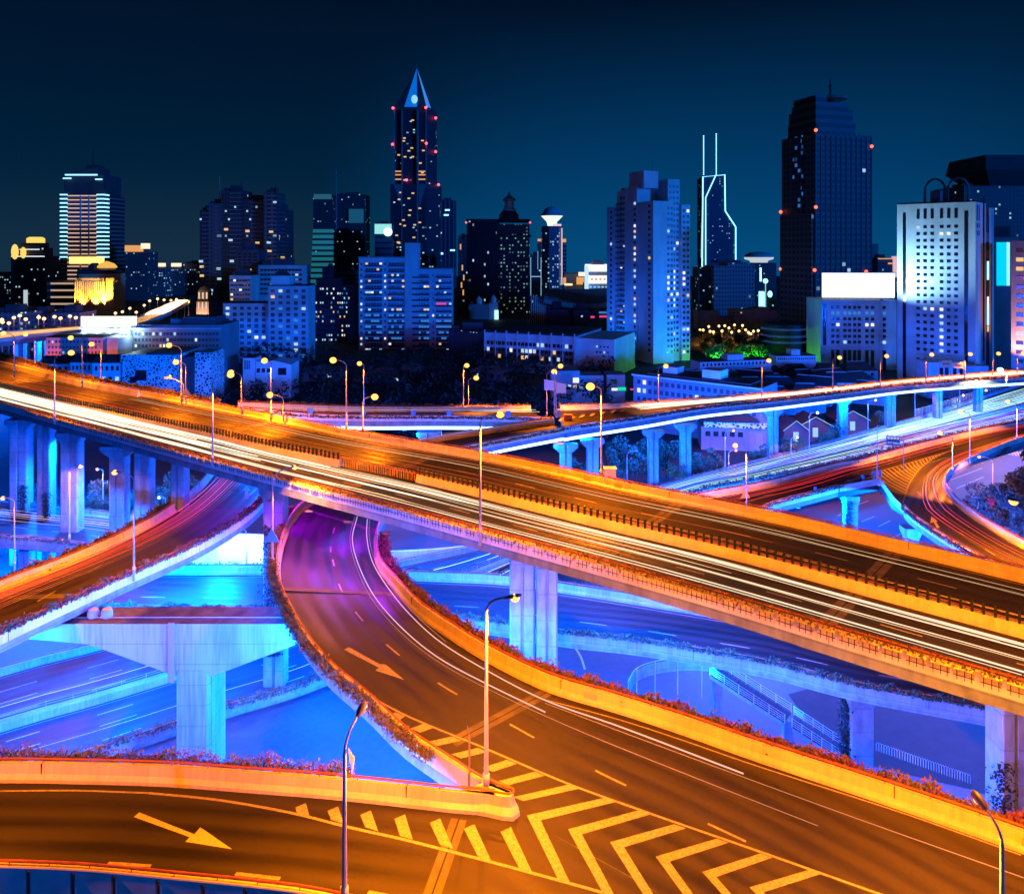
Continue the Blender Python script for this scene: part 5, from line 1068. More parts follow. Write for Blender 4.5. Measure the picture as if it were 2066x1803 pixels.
mb.box(-hw, hw, 0, .5, .3, 4.4); mb.build('lit_panel', emat('white_board', (.9,.95,1), 2.2, 'AUTO'), bb); mb = MB()
for q in range(9): mb.box(-hw+q*hw/4-.08, -hw+q*hw/4+.08, .5, .8, -1, 4.5)
mb.build('frame', STEEL, bb)
for q in range(5):
    ld = bpy.data.lights.new('board_light', 'POINT'); ld.energy = 2500; ld.color = (.5, .8, 1); ld.shadow_soft_size = .3; lo = bpy.data.objects.new('board_light', ld); COL.objects.link(lo); lo.parent = bb; lo.location = (-hw+hw*.45*q+3, -3.0, -1.2)
o = bld('pink_building', 'pink lit four storey building behind the far lamps at the left edge', 93, 226, 288, 0); B = Bd(o, 288); x = lambda p: (p-160)/B.k; z = lambda y: ZP(y, 288)
B.box(x(93), x(208), 0, 15, 0, z(681), WALLP); B.box(x(208), x(232), 2, 15, 0, z(684), WALLG); b = MB(); b.prism([(x(91), -.6), (x(209), -.6), (x(209), 15), (x(91), 15)], z(681), z(677), top=[(x(98), 4), (x(203), 4), (x(203), 11), (x(98), 11)]); b.build('roof', ROOFD, o)
B.grid('F', x(96), x(205), z(728), z(684), 15, 4, .45, .42, .06, (COOL, BLUEW), GLASSB, -.1); B.done()
for q in (-8, 6): ld = bpy.data.lights.new('flood_light', 'SPOT'); ld.energy = 22000; ld.color = (1, .16, .08); ld.spot_size = R(110); ld.spot_blend = .9; lo = bpy.data.objects.new('flood_light', ld); COL.objects.link(lo); lo.parent = o; lo.location = (q, -11, 9); lo.rotation_euler = Vector((0, 11, 4)).to_track_quat('-Z', 'Y').to_euler()  # two red spots added to tint this front, no such floods known
# low blue houses in front
for lb, p0, p1, y0, d_ in (('low blue row house with shuttered windows under the pink building', 78, 142, 734, 275), ('low blue house with one wide window left of the patterned building', 142, 186, 731, 268), ('low blue house touching the patterned building', 186, 246, 732, 262)):
    o = bld('row_house', lb, p0, p1, d_, 0, 'house', 'low houses beside the patterned building'); B = Bd(o, d_); hw = (p1-p0)/2/B.k
    B.box(-hw, hw, 0, 9, 0, ZP(y0, d_), WALLW); b = MB(); zz = ZP(y0, d_); b.loft([[(-hw-.3, -.5, zz), (hw+.3, -.5, zz)], [(-hw-.3, 4.5, zz+2.4), (hw+.3, 4.5, zz+2.4)], [(-hw-.3, 9.5, zz), (hw+.3, 9.5, zz)]]); b.build('roof', TILE, o)
    B.grid('F', -hw*.9, hw*.9, zz-3.2, zz-.4, 5, 1, .45, .55, .05, (COOL,), GLASS, -.08); B.grid('F', -hw*.9, hw*.9, zz-7, zz-4, 4, 1, .5, .5, .12, (COOL,), GLASS, -.08); B.done()
# ornate patterned building
o = bld('patterned_building', 'blue hall clad in white lattice pattern with a black square opening', 243, 412, 262, 0); B = Bd(o, 262); x = lambda p: (p-327)/B.k; z = lambda y: ZP(y, 262)
m, t, b_ = newmat('lattice_cladding'); co = N(t, 'ShaderNodeTexCoord'); vo = N(t, 'ShaderNodeTexVoronoi', feature='DISTANCE_TO_EDGE'); vo.inputs['Scale'].default_value = .95; t.links.new(co.outputs['Object'], vo.inputs['Vector'])
mp = N(t, 'ShaderNodeTexNoise'); mp.inputs['Scale'].default_value = .22; t.links.new(co.outputs['Object'], mp.inputs['Vector']); ad = N(t, 'ShaderNodeMath', operation='MULTIPLY'); ad.inputs[1].default_value = .36; t.links.new(mp.outputs['Fac'], ad.inputs[0])
gt = N(t, 'ShaderNodeMath', operation='GREATER_THAN'); t.links.new(vo.outputs['Distance'], gt.inputs[0]); t.links.new(ad.outputs[0], gt.inputs[1]); mx = N(t, 'ShaderNodeMix', data_type='RGBA'); mx.inputs[6].default_value = (.6,.6,.6,1); mx.inputs[7].default_value = (.03,.035,.05,1); t.links.new(gt.outputs[0], mx.inputs[0]); t.links.new(mx.outputs[2], b_.inputs['Base Color']); LAT = m
B.box(x(243), x(356), 0, 18, 0, z(716), LAT, 'lattice_wall'); B.box(x(378), x(412), 6, 18, 0, z(716), LAT, 'lattice_wall'); B.box(x(356), x(378), 3, 17, 0, z(722), WALLD); B.box(x(292), x(356), 1, 18, z(716), z(712), ROOFD, 'roof'); B.one('F', -.08, x(284), z(757), 23/B.k, 21/B.k, GLASS); B.one('F', -.08, x(268), z(766), 12/B.k, 13/B.k, GLASS); B.done()
# small white house
o = bld('house', 'small white gabled house left of the dark park', 490, 586, 300, 0, 'house'); B = Bd(o, 300); x = lambda p: (p-538)/B.k; z = lambda y: ZP(y, 300)
B.box(x(490), x(514), 0, 8, 0, z(722), WALLW); b = MB(); b.loft([[(x(515), 1, 0), (x(515), 1, z(730)), (x(550), 1, z(728)), (x(586), 1, z(736)), (x(586), 1, 0)], [(x(515), 12, 0), (x(515), 12, z(730)), (x(550), 12, z(728)), (x(586), 12, z(736)), (x(586), 12, 0)]], True, True); b.build('wall', WALLW, o)
for q in (-1.4, -.6, .2): B.one('F', -.08, x(502)+q, z(736), .35, 3.4, GLASS)
for q in range(3): B.one('F', .9, x(520+q*10), z(748), 1.2, 1.6, GLASS)
B.one('F', .9, x(568), z(750), 3.2, 2.8, GLASS); b = MB(); b.box(x(489), x(515), -.4, 8.4, z(722), z(720.5)); b.build('roof', ROOFD, o); B.done()
# blue apartment blocks
for lb, p0, p1, y0, d_, nc, nr, zb, lit in (('blue apartment block with loft hut, right half of the pair', 541, 622, 577, 392, 5, 12, 724, .16), ('blue apartment block, lower left half of the pair', 450, 541, 612, 395, 6, 10, 733, .18)):
    o = bld('apartment_block', lb, p0, p1, d_, 0, 'apartment block'); B = Bd(o, d_); hw = (p1-p0)/2/B.k; B.box(-hw, hw, 0, 14, 0, ZP(y0, d_), WALLG); B.box(-hw-.2, hw+.2, -.3, 14.3, ZP(y0, d_), ZP(y0-1.5, d_), ROOFD, 'roof')
    B.grid('F', -hw*.96, hw*.96, ZP(zb, d_), ZP(y0+4, d_), nc, nr, .5, .5, lit, (COOL, WHIT, WARM, COOL, BLUEW, BLUEW), GLASSB, -.08)
    b = MB()
    for r in range(nr):
        for c in range(nc):
            if B.rng.random() < .45: zz = ZP(zb, d_)+(r+.08)*(ZP(y0+4, d_)-ZP(zb, d_))/nr; xx = -hw*.96+hw*1.92*(c+.5)/nc; b.box(xx-.9, xx+.9, -.55, 0, zz, zz+.5)
    b.build('window_boxes', WALLM, o)['kind'] = 'stuff'
    if p0 == 541: B.box(-hw*.95, hw*.0, 3, 10, ZP(577, d_), ZP(557, d_), WALLW, 'loft_hut'); b = MB(); b.prism([(-hw*.9, 3), (-hw*.1, 3), (-hw*.1, 10), (-hw*.9, 10)], ZP(557, d_), ZP(548, d_), top=[(-hw*.7, 5), (-hw*.3, 5), (-hw*.3, 8), (-hw*.7, 8)]); b.build('loft_roof', ROOFD, o)
    B.done()
for lb, p0, p1, y0, d_, m_, nc, nr in (('blue office slab with ribbon windows behind the apartment pair', 521, 613, 535, 470, WALLG, 12, 6), ('narrow blue office block with ribbon windows left of the dark stair shaft', 463, 507, 556, 455, WALLG, 7, 6), ('black stair shaft block between two blue office blocks', 476, 522, 504, 480, WALLD, 4, 9)):
    def ex(o, B, hw, nc=nc, nr=nr, y0=y0, d_=d_, m_=m_): B.grid('F', -hw*.92, hw*.92, ZP(y0+62, d_), ZP(y0+5, d_), nc, nr, .85 if m_ is WALLG else .6, .42, .10, (COOL, WARM, BLUEW, WHIT), GLASS, -.08); B.done()
    simple(lb, p0, p1, y0, d_, m_, 14, 'office_block', ex, 'office block')
o = bld('apartment_block', 'dark stepped apartment block with rows of bright windows left of the white balcony block', 632, 716, 480, 0, 'apartment block'); B = Bd(o, 480); x = lambda p: (p-674)/B.k; z = lambda y: ZP(y, 480)
B.box(x(632), x(716), 0, 16, 0, z(575), WALLD); B.box(x(636), x(688), 2, 14, z(575), z(561), WALLD, 'upper_floor'); b = MB(); b.prism([(x(647), 4), (x(671), 4), (x(671), 12), (x(647), 12)], z(561), z(540), top=[(x(647), 4), (x(669), 4), (x(669), 12), (x(647), 12)]); b.ball((x(662), 6, z(536)), 1.6, .4, 1.4); b.build('roof_house', WALLD, o)
B.grid('F', x(636), x(706), z(690), z(578), 16, 12, .55, .4, .30, (COOL, COOL, WHIT, WARM, BLUEW, BLUEW), GLASS, -.08, .2); B.grid('F', x(626), x(634), z(640), z(580), 1, 6, .5, .5, .6, (WARM,), GLASS, -.08); B.done()
# white balcony block
o = bld('apartment_block', 'long white apartment block banded with dark balconies and lit window strips', 724, 912, 447, 0, 'apartment block'); B = Bd(o, 447); x = lambda p: (p-818)/B.k; z = lambda y: ZP(y, 447)
B.box(x(724), x(830), 0, 14, 0, z(520), WALLG); B.box(x(830), x(911), 0.01, 14, 0, z(543), WALLG); B.box(x(817), x(845), -.6, 8, 0, z(490), WALLG, 'stair_tower'); B.box(x(722.5), x(830.5), -.25, 14, z(520), z(518), WALLM, 'roof'); B.box(x(845), x(912), -.25, 14, z(543), z(541), WALLM, 'roof')
sl = MB(); fl = (z(527)-z(712))/16
for r in range(16):
    zz = z(527)-fl*(r+.5)
    for p0, p1 in ((737, 771), (784, 816)) + (((832, 866), (880, 911)) if r >= 2 else ()):
        sl.box(x(p0), x(p1), -1.1, -.02, zz-1.45, zz-.42)
        n_ = 6
        for c in range(n_):
            a = x(p0)+(x(p1)-x(p0))*(c+.5)/n_; lit = B.rng.random(); m_ = BLUEW if (9 <= r <= 13 and lit < .55) else (PINKW if (r == 7 and p0 == 880 and c < 4) else (B.rng.choice((COOL, WHIT, COOL, WARM)) if lit < .13 else GLASSB)); B.win.append(('F', -.06, a, zz+.25, (x(p1)-x(p0))/n_*.86, 1.1, m_))
    for p in (729, 777, 874):
        if r < 2 and p == 874: continue
        B.win.append(('F', -.06, x(p), zz+.1, 1.0, 1.2, B.rng.choice((COOL, WHIT)) if B.rng.random() < .3 else GLASSB))
sl.build('balcony', WALLD, o)['kind'] = 'stuff'; B.rng.shuffle(B.win); B.done()
# long low hall with red lit storeys, right of the park
o = bld('long_hall', 'long low flat roofed block with pillars, dark red lower storeys and a pale end wall', 1000, 1160, 352, -24, corner='right'); B = Bd(o, 352)
Lh = 46.0; zt = ZP(679, 352); B.box(-Lh, 0, 0, 40, 0, zt, WALLG); B.box(-Lh-.3, .3, -.3, 40, zt, zt+.6, ROOFD, 'roof'); b = MB()
for q in range(9): b.box(-Lh+q*Lh/8.05, -Lh+q*Lh/8.05+.5, -.7, 0, 0, zt+1.2)
b.build('pillar_row', WALLG, o); B.box(-Lh, -.6, -.2, 0, zt-13, zt-7.2, mat('red_brick', (.28, .10, .08), .9, .3, .5), 'brick_band')
B.grid('F', -Lh+1, -1, zt-12.5, zt-3.2, 22, 3, .7, .55, .34, (COOL, WHIT, COOL, WARM), GLASS, -.3); B.box(.02, 18, 2, 38, 0, zt-.8, WALLW, 'end_wing'); B.grid('F', 9, 16, zt-8, zt-3, 4, 2, .4, .3, .3, (COOL,), GLASS, 1.9); B.done()
o = bld('shop_row', 'low reddish shop row behind the double road sign with lit shop fronts', 1110, 1258, 282, 0); B = Bd(o, 282); x = lambda p: (p-1184)/B.k; z = lambda y: ZP(y, 282)
B.box(x(1112), x(1170), 0, 10, 0, z(748), WALLP); B.box(x(1170), x(1218), .5, 10, 0, z(758), WALLP); B.box(x(1225), x(1262), 1, 10, 0, z(757), WALLP)
for p0, p1, y0, y1, m in ((1156, 1168, 762, 772, WHIT), (1146, 1152, 776, 780, COOL), (1157, 1164, 777, 782, WARM), (1169, 1177, 778, 782, COOL), (1181, 1192, 765, 769, WARM), (1232, 1245, 766, 776, GLASS)): B.one('F', -.1 if p0 < 1170 else .9, x((p0+p1)/2), z((y0+y1)/2), (p1-p0)/B.k, (y1-y0)/B.k, m)
B.done()
for lb, p0, p1, y0, y1, m_ in (('small green lit sign beyond the distant viaduct', 1247, 1263, 781, 788, GREENS), ('small white lit sign beside the green one', 1234, 1246, 783, 788, WHIT), ('small red lit sign right of the green one', 1272, 1279, 784, 787, emat('red_sign', (1, .05, .1), 1))):
    a = AT((p0+p1)/2, y1, 276); s_ = 276/F; mb = MB(); mb.box(a.x-(p1-p0)/2*s_, a.x+(p1-p0)/2*s_, a.y, a.y+.3, a.z, a.z+(y1-y0)*s_); so = mb.build('lit_sign', m_); tag(so, lb, 'sign')
# tall blue apartment tower
o = bld('apartment_tower', 'tall blue lit apartment tower of stepped slabs with balconies, right of the white pavilion', 1318, 1365, 390, 24, 'apartment block', None, 'left'); tower21 = o; B = Bd(o, 390); z = lambda y: ZP(y, 390)
# local frame: corner at px 1318; front runs right, left wing runs back along +y
B.box(0, 12.5, 0, 14, 0, z(405), WALLW); B.box(12.5, 20, 5, 22, 0, z(358), WALLW); B.box(20, 25.5, 3.5, 20, 0, z(410), WALLW)
B.box(-.6, 12, 14, 26, 0, z(372), WALLW); B.box(.8, 12, 26, 36, 0, z(376), WALLW); B.box(-.8, 10, 36, 44, 0, z(410), WALLW); B.box(1, 10, 10, 24, z(376), z(340), WALLW, 'penthouse')
rf = MB(); rf.lathe([(2.0, z(374)), (2.2, z(372)), (1.6, z(370))], (4, 33, 0), 12); rf.build('water_tank', WALLM, o); rf = MB(); rf.tube([(8, 12, z(352)), (8, 12, z(308))], [.3, .1], 5); rf.build('mast', STEEL, o)
nr = 27
for a0, a1, nc, at, zt_, skip in ((8.2, 12.3, 2, -.06, 412, 0), (12.9, 19.6, 3, 4.94, 366, .0), (20.3, 25.3, 2, 3.44, 416, 0)):
    n2 = int((z(zt_)-2)/2.95)
    for r in range(n2):
        for c in range(nc):
            zz = z(zt_)-2.95*(r+.6); lit = .10; rr = B.rng.random(); m_ = B.rng.choice((COOL, WHIT, WARM)) if rr < lit else GLASSB
            if abs(zz-z(567)) < 4.6 and c != 1+(nc == 3): m_ = WHIT
            B.win.append(('F', at, a0+(a1-a0)*(c+.5)/nc, zz, (a1-a0)/nc*.62, 1.45, m_))
for b0, b1, nc, at, zt_ in ((2, 5, 1, -.06, 408), (14.5, 17.5, 1, -.66, 400), (27, 33, 2, .74, 385), (38, 41, 1, -.86, 414)):
    n2 = int((z(zt_)-3)/2.95)
    for r in range(n2):
        for c in range(nc):
            zz = z(zt_)-2.95*(r+.6); m_ = B.rng.choice((COOL, WHIT, WARM)) if B.rng.random() < (.3 if at == -.66 else .07) else GLASSB; B.win.append(('L', at, b0+(b1-b0)*(c+.5)/nc, zz, (b1-b0)/nc*.6, 1.4, m_))
b = MB()
for r in range(int((z(395)-6)/2.95)):
    zz = z(395)-2.95*(r+1); b.box(-.4, .8, 26.3, 35.7, zz-.15, zz); b.box(-.42, -.34, 26.3, 35.7, zz, zz+.8)
b.build('balcony', WALLM, o)['kind'] = 'stuff'; B.rng.shuffle(B.win); B.done()
# neon outlined tower with two masts
for a, c, tx, ty in ((-26, 6, 26, 14), (-24, 30, 26, 4), (10, -24, 0, 28)):
    ld = bpy.data.lights.new('blue_flood', 'SPOT'); ld.energy = 52000; ld.color = (0, .14, 1); ld.spot_size = R(120); ld.spot_blend = .9; ld.shadow_soft_size = .5; lo = bpy.data.objects.new('blue_flood', ld); COL.objects.link(lo); lo.parent = tower21; lo.location = (a, c, 4); lo.rotation_euler = Vector((tx, ty, 26)).to_track_quat('-Z', 'Y').to_euler()
o = bld('tower', 'slender tower outlined in white blue neon with two tall lit masts', 1416, 1484, 1300, 0, 'tower'); B = Bd(o, 1300); k = B.k; x = lambda p: (p-1450)/k; z = lambda y: ZP(y, 1300)
sil = [(x(1418), 0), (x(1484), 0), (x(1484), z(458)), (x(1463), z(426)), (x(1462), z(353)), (x(1418), z(357))]
b = MB(); b.loft([[(a, 0, c) for a, c in sil], [(a, 40, c) for a, c in sil]], True, True); b.build('wall', facade('neon_tower_wall', (.03,.08,.14), (.015,.04,.08), 4, 4, .4, .35, .08, 0, .7, 19), o)
def neon(pts, r, m=NEON): mb = MB(); mb.tube([(x(a), -.8, z(c)) for a, c in pts], r, 5); return mb.build('neon_line', m, o)
neon([(1416.5, 540), (1418, 357), (1462, 353), (1463, 426), (1484, 458), (1484, 524)], 1.1); neon([(1423.5, 540), (1423.5, 399), (1444, 354)], .9); neon([(1414, 520), (1417, 399)], .45, NEONS)
for p, tp in ((1420, 268), (1445.5, 264)):
    mb = MB(); zz = z(353)
    for q in range(int((z(tp)-zz)/3.4)): mb.box(x(p)-.7, x(p)+.7, .5, 1.9, zz+q*3.4, zz+q*3.4+2.1)
    mb.build('mast_lights', NEON, o)['kind'] = 'stuff'; mb = MB(); mb.tube([(x(p), 1.4, zz), (x(p), 1.4, z(tp))], .5, 5); mb.build('mast', STEEL, o)
B.done()
# blocks beneath the neon tower
GOF = facade('grid_office', (.22,.21,.23), (.03,.035,.05), 2.4, 3.5, .5, .55, .02, .3, .9, 21)
o = bld('office_block', 'grey grid windowed office block below the neon tower', 1434, 1526, 640, 0, 'office block'); B = Bd(o, 640); x = lambda p: (p-1480)/B.k; z = lambda y: ZP(y, 640)
B.box(x(1414), x(1440), 8, 30, 0, z(540), FD2); B.box(x(1440), x(1470), 0, 30, 0, z(536), GOF); B.box(x(1470), x(1510), 2, 30, 0, z(530), GOF); B.box(x(1510), x(1526), 4, 30, 0, z(534), GOF); B.box(x(1450), x(1500), 6, 24, z(530), z(526), WALLD, 'roof_plant'); B.done()
o = bld('tower', 'distant tower with a flat glowing oval disc on top', 1507, 1566, 900, 0, 'tower'); B = Bd(o, 900); x = lambda p: (p-1536)/B.k; z = lambda y: ZP(y, 900)
B.box(x(1524), x(1566), 0, 20, 0, z(530), FD2); b = MB(); b.lathe([(10, z(530)), (11, z(526)), (17, z(523)), (17.4, z(519))], (x(1535), 8, 0), 24, 0, 1, .6); b.build('disc', emat('disc_glow', (.7,.85,.9), .7), o); b = MB(); b.lathe([(17.4, z(519)), (16, z(514)), (11, z(510)), (1, z(508))], (x(1535), 8, 0), 24, 0, 1, .6); b.build('disc_roof', WALLG, o); B.one('F', -.2, x(1534), z(554), 2.2, 16, NEON); B.done()
o = bld('globe_tower', 'glowing cyan globe on a lit stem beside the big dark tower', 1538, 1551, 690, 0, 'tower'); B = Bd(o, 690); x = lambda p: (p-1544.5)/B.k; z = lambda y: ZP(y, 690)
b = MB(); b.ball((0, 0, z(567)), 2.3, 2.3, 2.3, 14); b.build('globe', emat('cyan_globe', (.3,.85,1), 2), o); b = MB(); b.tube([(0, 0, 0), (0, 0, z(572))], .45, 6); b.build('stem', NEONS, o)
b = MB(); b.box(x(1538), x(1545), 3, 10, 0, z(589)); b.build('lit_panel', NEON, o); b = MB(); b.box(x(1545), x(1566), 5, 14, 0, z(585)); b.build('wall', FD2, o); b = MB(); b.ball((x(1557), 4.6, z(594)), 2.2, .5, 3); b.build('lit_window', NEON, o)
o = bld('street_block', 'low pink lit block behind the avenue of amber lamps', 1408, 1566, 560, 0); B = Bd(o, 560); x = lambda p: (p-1487)/B.k; z = lambda y: ZP(y, 560)
B.box(x(1408), x(1452), 0, 14, 0, z(628), WALLP); B.box(x(1452), x(1478), 2, 14, 0, z(640), WALLP); B.box(x(1478), x(1520), 1, 14, 0, z(625), WALLP); B.box(x(1520), x(1552), 0, 14, 0, z(621), WALLP); B.box(x(1552), x(1570), 2, 14, 0, z(627), WALLP); B.grid('F', x(1478), x(1500), z(640), z(628), 3, 2, .35, .35, .2, (WARM,), GLASS, .9); B.done()
# big dark tower and its round podium
DT = facade('big_dark_tower', (.050,.080,.092), (.006,.010,.014), 4.1, 3.9, .62, .6, .012, .2, .9, 23); DT2 = facade('big_dark_crown', (.042,.065,.075), (.006,.010,.014), 80, 5.5, 1, .5, 0)
o = bld('tower', 'massive dark office tower with stepped crown, disc and spire right of centre', 1645, 1752, 500, 18, 'tower', None, 'left'); B = Bd(o, 500); z = lambda y: ZP(y, 500)
B.box(0, 45, 0, 34, 0, z(268), DT); B.box(-2.2, 0, 1, 33, 0, z(430), DT, 'buttress'); b = MB(); b.box(-1.2, .4, 12, 21, 0, z(268)); b.build('glass_slot', facade('glass_slot', (.03,.05,.09), (.01,.015,.03), 3, 3.9, .8, .6, .25, 0, .35, 25, (.08,.35,1)), o)
for y0, y1, a0, a1, c0, c1 in ((268, 240, 2, 34, 2, 30), (240, 216, 2, 32, 2, 29), (216, 203, 2, 28, 2, 26), (203, 190, 2, 11, 2, 24)): B.box(a0, a1, c0, c1, z(y0), z(y1), DT2, 'crown_tier')
b = MB(); b.lathe([(3, z(206)), (5, z(199)), (10.6, z(193.5)), (10.8, z(191)), (9, z(188)), (3, z(185))], (19.5, 9, 0), 28); b.build('disc', WALLM, o); b = MB(); b.tube([(19.5, 9, z(187)), (19.5, 9, z(168)), (19.5, 9, z(150))], [.8, .6, .25], 6); b.ball((19.5, 9, z(165)), 1.0, 1.0, 1.6, 8); b.tube([(2, .5, z(268)), (2, .5, z(252))], .5, 5); b.tube([(43, .5, z(290)), (43, .5, z(278))], .5, 5); b.build('spire', WALLD, o)
for a, c, y in ((0, 0, 263), (45, 0, 290), (-2, 33, 423), (0, 0, 418), (-2, 33, 545), (-1, 0, 545), (40, -.5, 549)): b = MB(); b.ball((a, c-.5, z(y)), 1.1, 1.1, 1.1, 8); b.build('beacon', emat('red_beacon_dim', (1, .12, .06), 3), o)
b = MB()
for q in range(12): b.box(q*4.1-.28, q*4.1+.28, -.5, 0, 0, z(272))
b.box(0, 45, -.55, 0, z(420)-.7, z(420)+.7); b.build('pilasters', mat('tower_pilaster', (.065,.10,.11), .8), o); B.done()
o = bld('podium', 'round dark podium with bluish glass bands at the foot of the massive tower', 1552, 1642, 420, 0); B = Bd(o, 420); z = lambda y: ZP(y, 420); hw = 45/B.k
b = MB(); b.lathe([(hw, 0), (hw, z(658)), (hw*.97, z(656))], (0, hw, 0), 40); b.build('wall', WALLD, o); b = MB()
for y in (664, 678, 690): b.lathe([(hw+.06, z(y+4)), (hw+.06, z(y))], (0, hw, 0), 40)
b.build('glass_band', emat('podium_band', (.02,.08,.30), .35), o); B.done()
# billboard building
o = bld('billboard_building', 'white building with square windows carrying the wide glowing billboard', 1657, 1808, 372, -4); B = Bd(o, 372); x = lambda p: (p-1732)/B.k; z = lambda y: ZP(y, 372)
B.box(x(1657), x(1806), 0, 22, 0, z(605), WALLW); B.box(x(1772), x(1775), -.4, 0, 0, z(607), WALLW, 'rib')
for c, p in enumerate((1681, 1691, 1705, 1714, 1724, 1733, 1748, 1759, 1782)):
    for r in range(7): B.win.append(('F', -.06, x(p), z(620+r*11.7), 1.5, 1.45, B.rng.choice((COOL, WHIT)) if B.rng.random() < .14 else (BLUEW if r == 1 else GLASS)))
    B.win.append(('F', -.06, x(p), z(727), 1.6, 10, GLASS))
B.one('F', -.06, x(1665), z(655), 1.6, 20, GLASS); B.done()
bb = thing('billboard', 'wide blank white glowing billboard on the roof of the square windowed building', 'billboard', AT(1732, 603, 374), R(-4)); hw = 71/(F/374); mb = MB(); mb.box(-hw, hw, 0, .6, .6, 12.6); mb.build('lit_panel', BOARD, bb); mb = MB()
for q in range(13): mb.box(-hw+q*hw/6-.1, -hw+q*hw/6+.1, .6, 1.6, -1, 12.8)
mb.box(-hw-.3, hw+.3, -.1, .62, 12.6, 13.0); mb.build('frame', STEEL, bb); rng = random.Random(8); mb = MB()
for _ in range(900): mb.leaf(Vector((rng.choice((rng.uniform(-hw, -hw*.55), rng.uniform(hw*.35, hw*.95))), -.8+rng.gauss(0, .2), rng.random()**1.3*2.2-.6)), .5*rng.uniform(.5, 1.2), rng, .8)
tag(mb.build('roof_bushes', LEAFD), 'ragged bushes along the roof edge in front of the wide billboard', 'bushes', kind='stuff')
# floodlit white tower
o = bld('white_tower', 'white floodlit tower with a grid of square windows at right', 1810, 1946, 340, -44, 'tower', None, 'left'); B = Bd(o, 340); z = lambda y: ZP(y, 340)
Wt = 30.5; B.box(0, Wt, 0, 17, 0, z(413), WALLW); B.box(Wt-8, Wt, 17, 23, 0, z(440), WALLD, 'recess'); B.box(6, Wt, 23, 31, 0, z(420), WALLW); B.box(Wt-7, Wt, 17, 23, z(520), z(470), WALLW, 'bridge')
B.box(.3, Wt-.3, .3, 16.7, z(413), z(410), ROOFD, 'roof')
for q in range(6):
    a = 8.6+q*2.75*(1 if q < 3 else 1)+(.9 if q >= 3 else 0)
    B.win.append(('F', -.06, a, z(438)+1, 1.15, 4.2, GLASS))
    for r in range(19): B.win.append(('F', -.06, a, z(459+r*13.4), 1.35, 1.25, B.rng.choice((COOL, WHIT)) if (q == 3 and r > 11) or B.rng.random() < .04 else GLASS))
    B.win.append(('F', -.06, a, z(736), 1.3, 8, GLASS))
for a, w_ in ((3.0, 1.3), (27.0, 1.3)): B.one('F', -.07, a, (z(430)+2)/2, w_, z(430)-2, GLASS)
for q in range(4):
    for c in (2.5, 5.5): B.win.append(('R', Wt+.06, c, z(430+q*14), 1.1, 2.0 if q else 5, GLASS))
for c in range(5): B.win.append(('R', Wt+.06, 18+c*1.1, z(497), .5, 3.6, GLASS))
B.one('R', Wt-7.9+8.0, 13, (z(560)), 2.6, 70, GLASS)
for y, h_, m_ in ((545, 8, NEON), (608, 5, WHIT), (632, 9, NEON), (660, 2.5, WARM)): B.one('R', Wt+.12, 20.2, z(y), 3, h_, m_)
B.done()
ar = MB()
for a0, a1 in ((9, 17), (18, 26)):
    pts = [(a0, 8, z(411)), (a0, 8, z(385))]+[((a0+a1)/2-(a1-a0)/2*math.cos(q*math.pi/10), 8, z(385)+(a1-a0)/2*math.sin(q*math.pi/10)*1.2) for q in range(1, 10)]+[(a1, 8, z(385)), (a1, 8, z(411))]; ar.tube(pts, .55, 6)
ar.box(11, 15, 8.5, 12, z(411), z(386)); ar.build('roof_arches', WALLM, o)
ld = bpy.data.lights.new('flood_light', 'SPOT'); ld.energy = 150000; ld.color = (.30, .66, 1); ld.spot_size = R(120); ld.spot_blend = 1; ld.shadow_soft_size = .5; lo = bpy.data.objects.new('flood_light', ld); COL.objects.link(lo); lo.parent = o; lo.location = (-1, -15, z(606)); lo.rotation_euler = (Vector((11, 14, 22))).to_track_quat('-Z', 'Y').to_euler()
fx2 = MB(); fx2.box(-3.6, -2.4, -10.6, -9.6, z(600)-.9, z(600)-.3); fx2.tube([(-3, -10.2, z(600)-.5), (0, 0, z(604))], .12, 5); fx2.build('flood_fixture', STEEL, o); fx2 = MB(); fx2.ball((-3, -9.9, z(600)+1.6), .9, .9, .9, 10); fx2.build('flood_lens', emat('flood_lens', (.7,.9,1), 4), o)
# cyan board tower, pink lit block, dark towers behind
o = bld('board_building', 'dark blue tower block with a tall cyan lit board at the right', 1984, 2064, 368, -10); B = Bd(o, 368); x = lambda p: (p-2024)/B.k; z = lambda y: ZP(y, 368)
B.box(x(1972), x(2064), 0, 22, 0, z(489), WALLM); B.box(x(2000), x(2060), 4, 18, z(489), z(478), WALLM, 'penthouse'); b = MB(); b.prism([(x(2004), 5), (x(2046), 5), (x(2046), 16), (x(2004), 16)], z(478), z(456)); b.build('roof_plant', WALLD, o); B.box(x(2003), x(2042), -.9, 0, 0, z(480), WALLM, 'board_bay')
b = MB(); b.box(x(2010), x(2028), -1.3, -.95, z(576), z(489)); b.build('lit_board', CYAN, o); b = MB(); b.box(x(2028), x(2034), -1.3, -.95, z(576), z(489)); b.build('lit_board_edge', emat('pale_board_edge', (.3,.85,1), 1.2), o)
B.grid('F', x(1975), x(2000), z(700), z(495), 3, 16, .4, .45, .03, (WHIT,), GLASS, -.08); B.done()
o = bld('pink_block', 'striped office block lit peach from below at the right edge', 2040, 2110, 318, -38, 'office block', None, 'left'); B = Bd(o, 318); z = lambda y: ZP(y, 318); B.box(0, 24, 0, 20, 0, z(486), WALLG)
for r in range(13): 
    for c in range(6): B.win.append(('F', -.06, 3+c*3.2, z(505+r*18.5), 2.6, 1.6, B.rng.choice((WHIT, COOL, WARM)) if B.rng.random() < .2 else GLASS))
B.done()
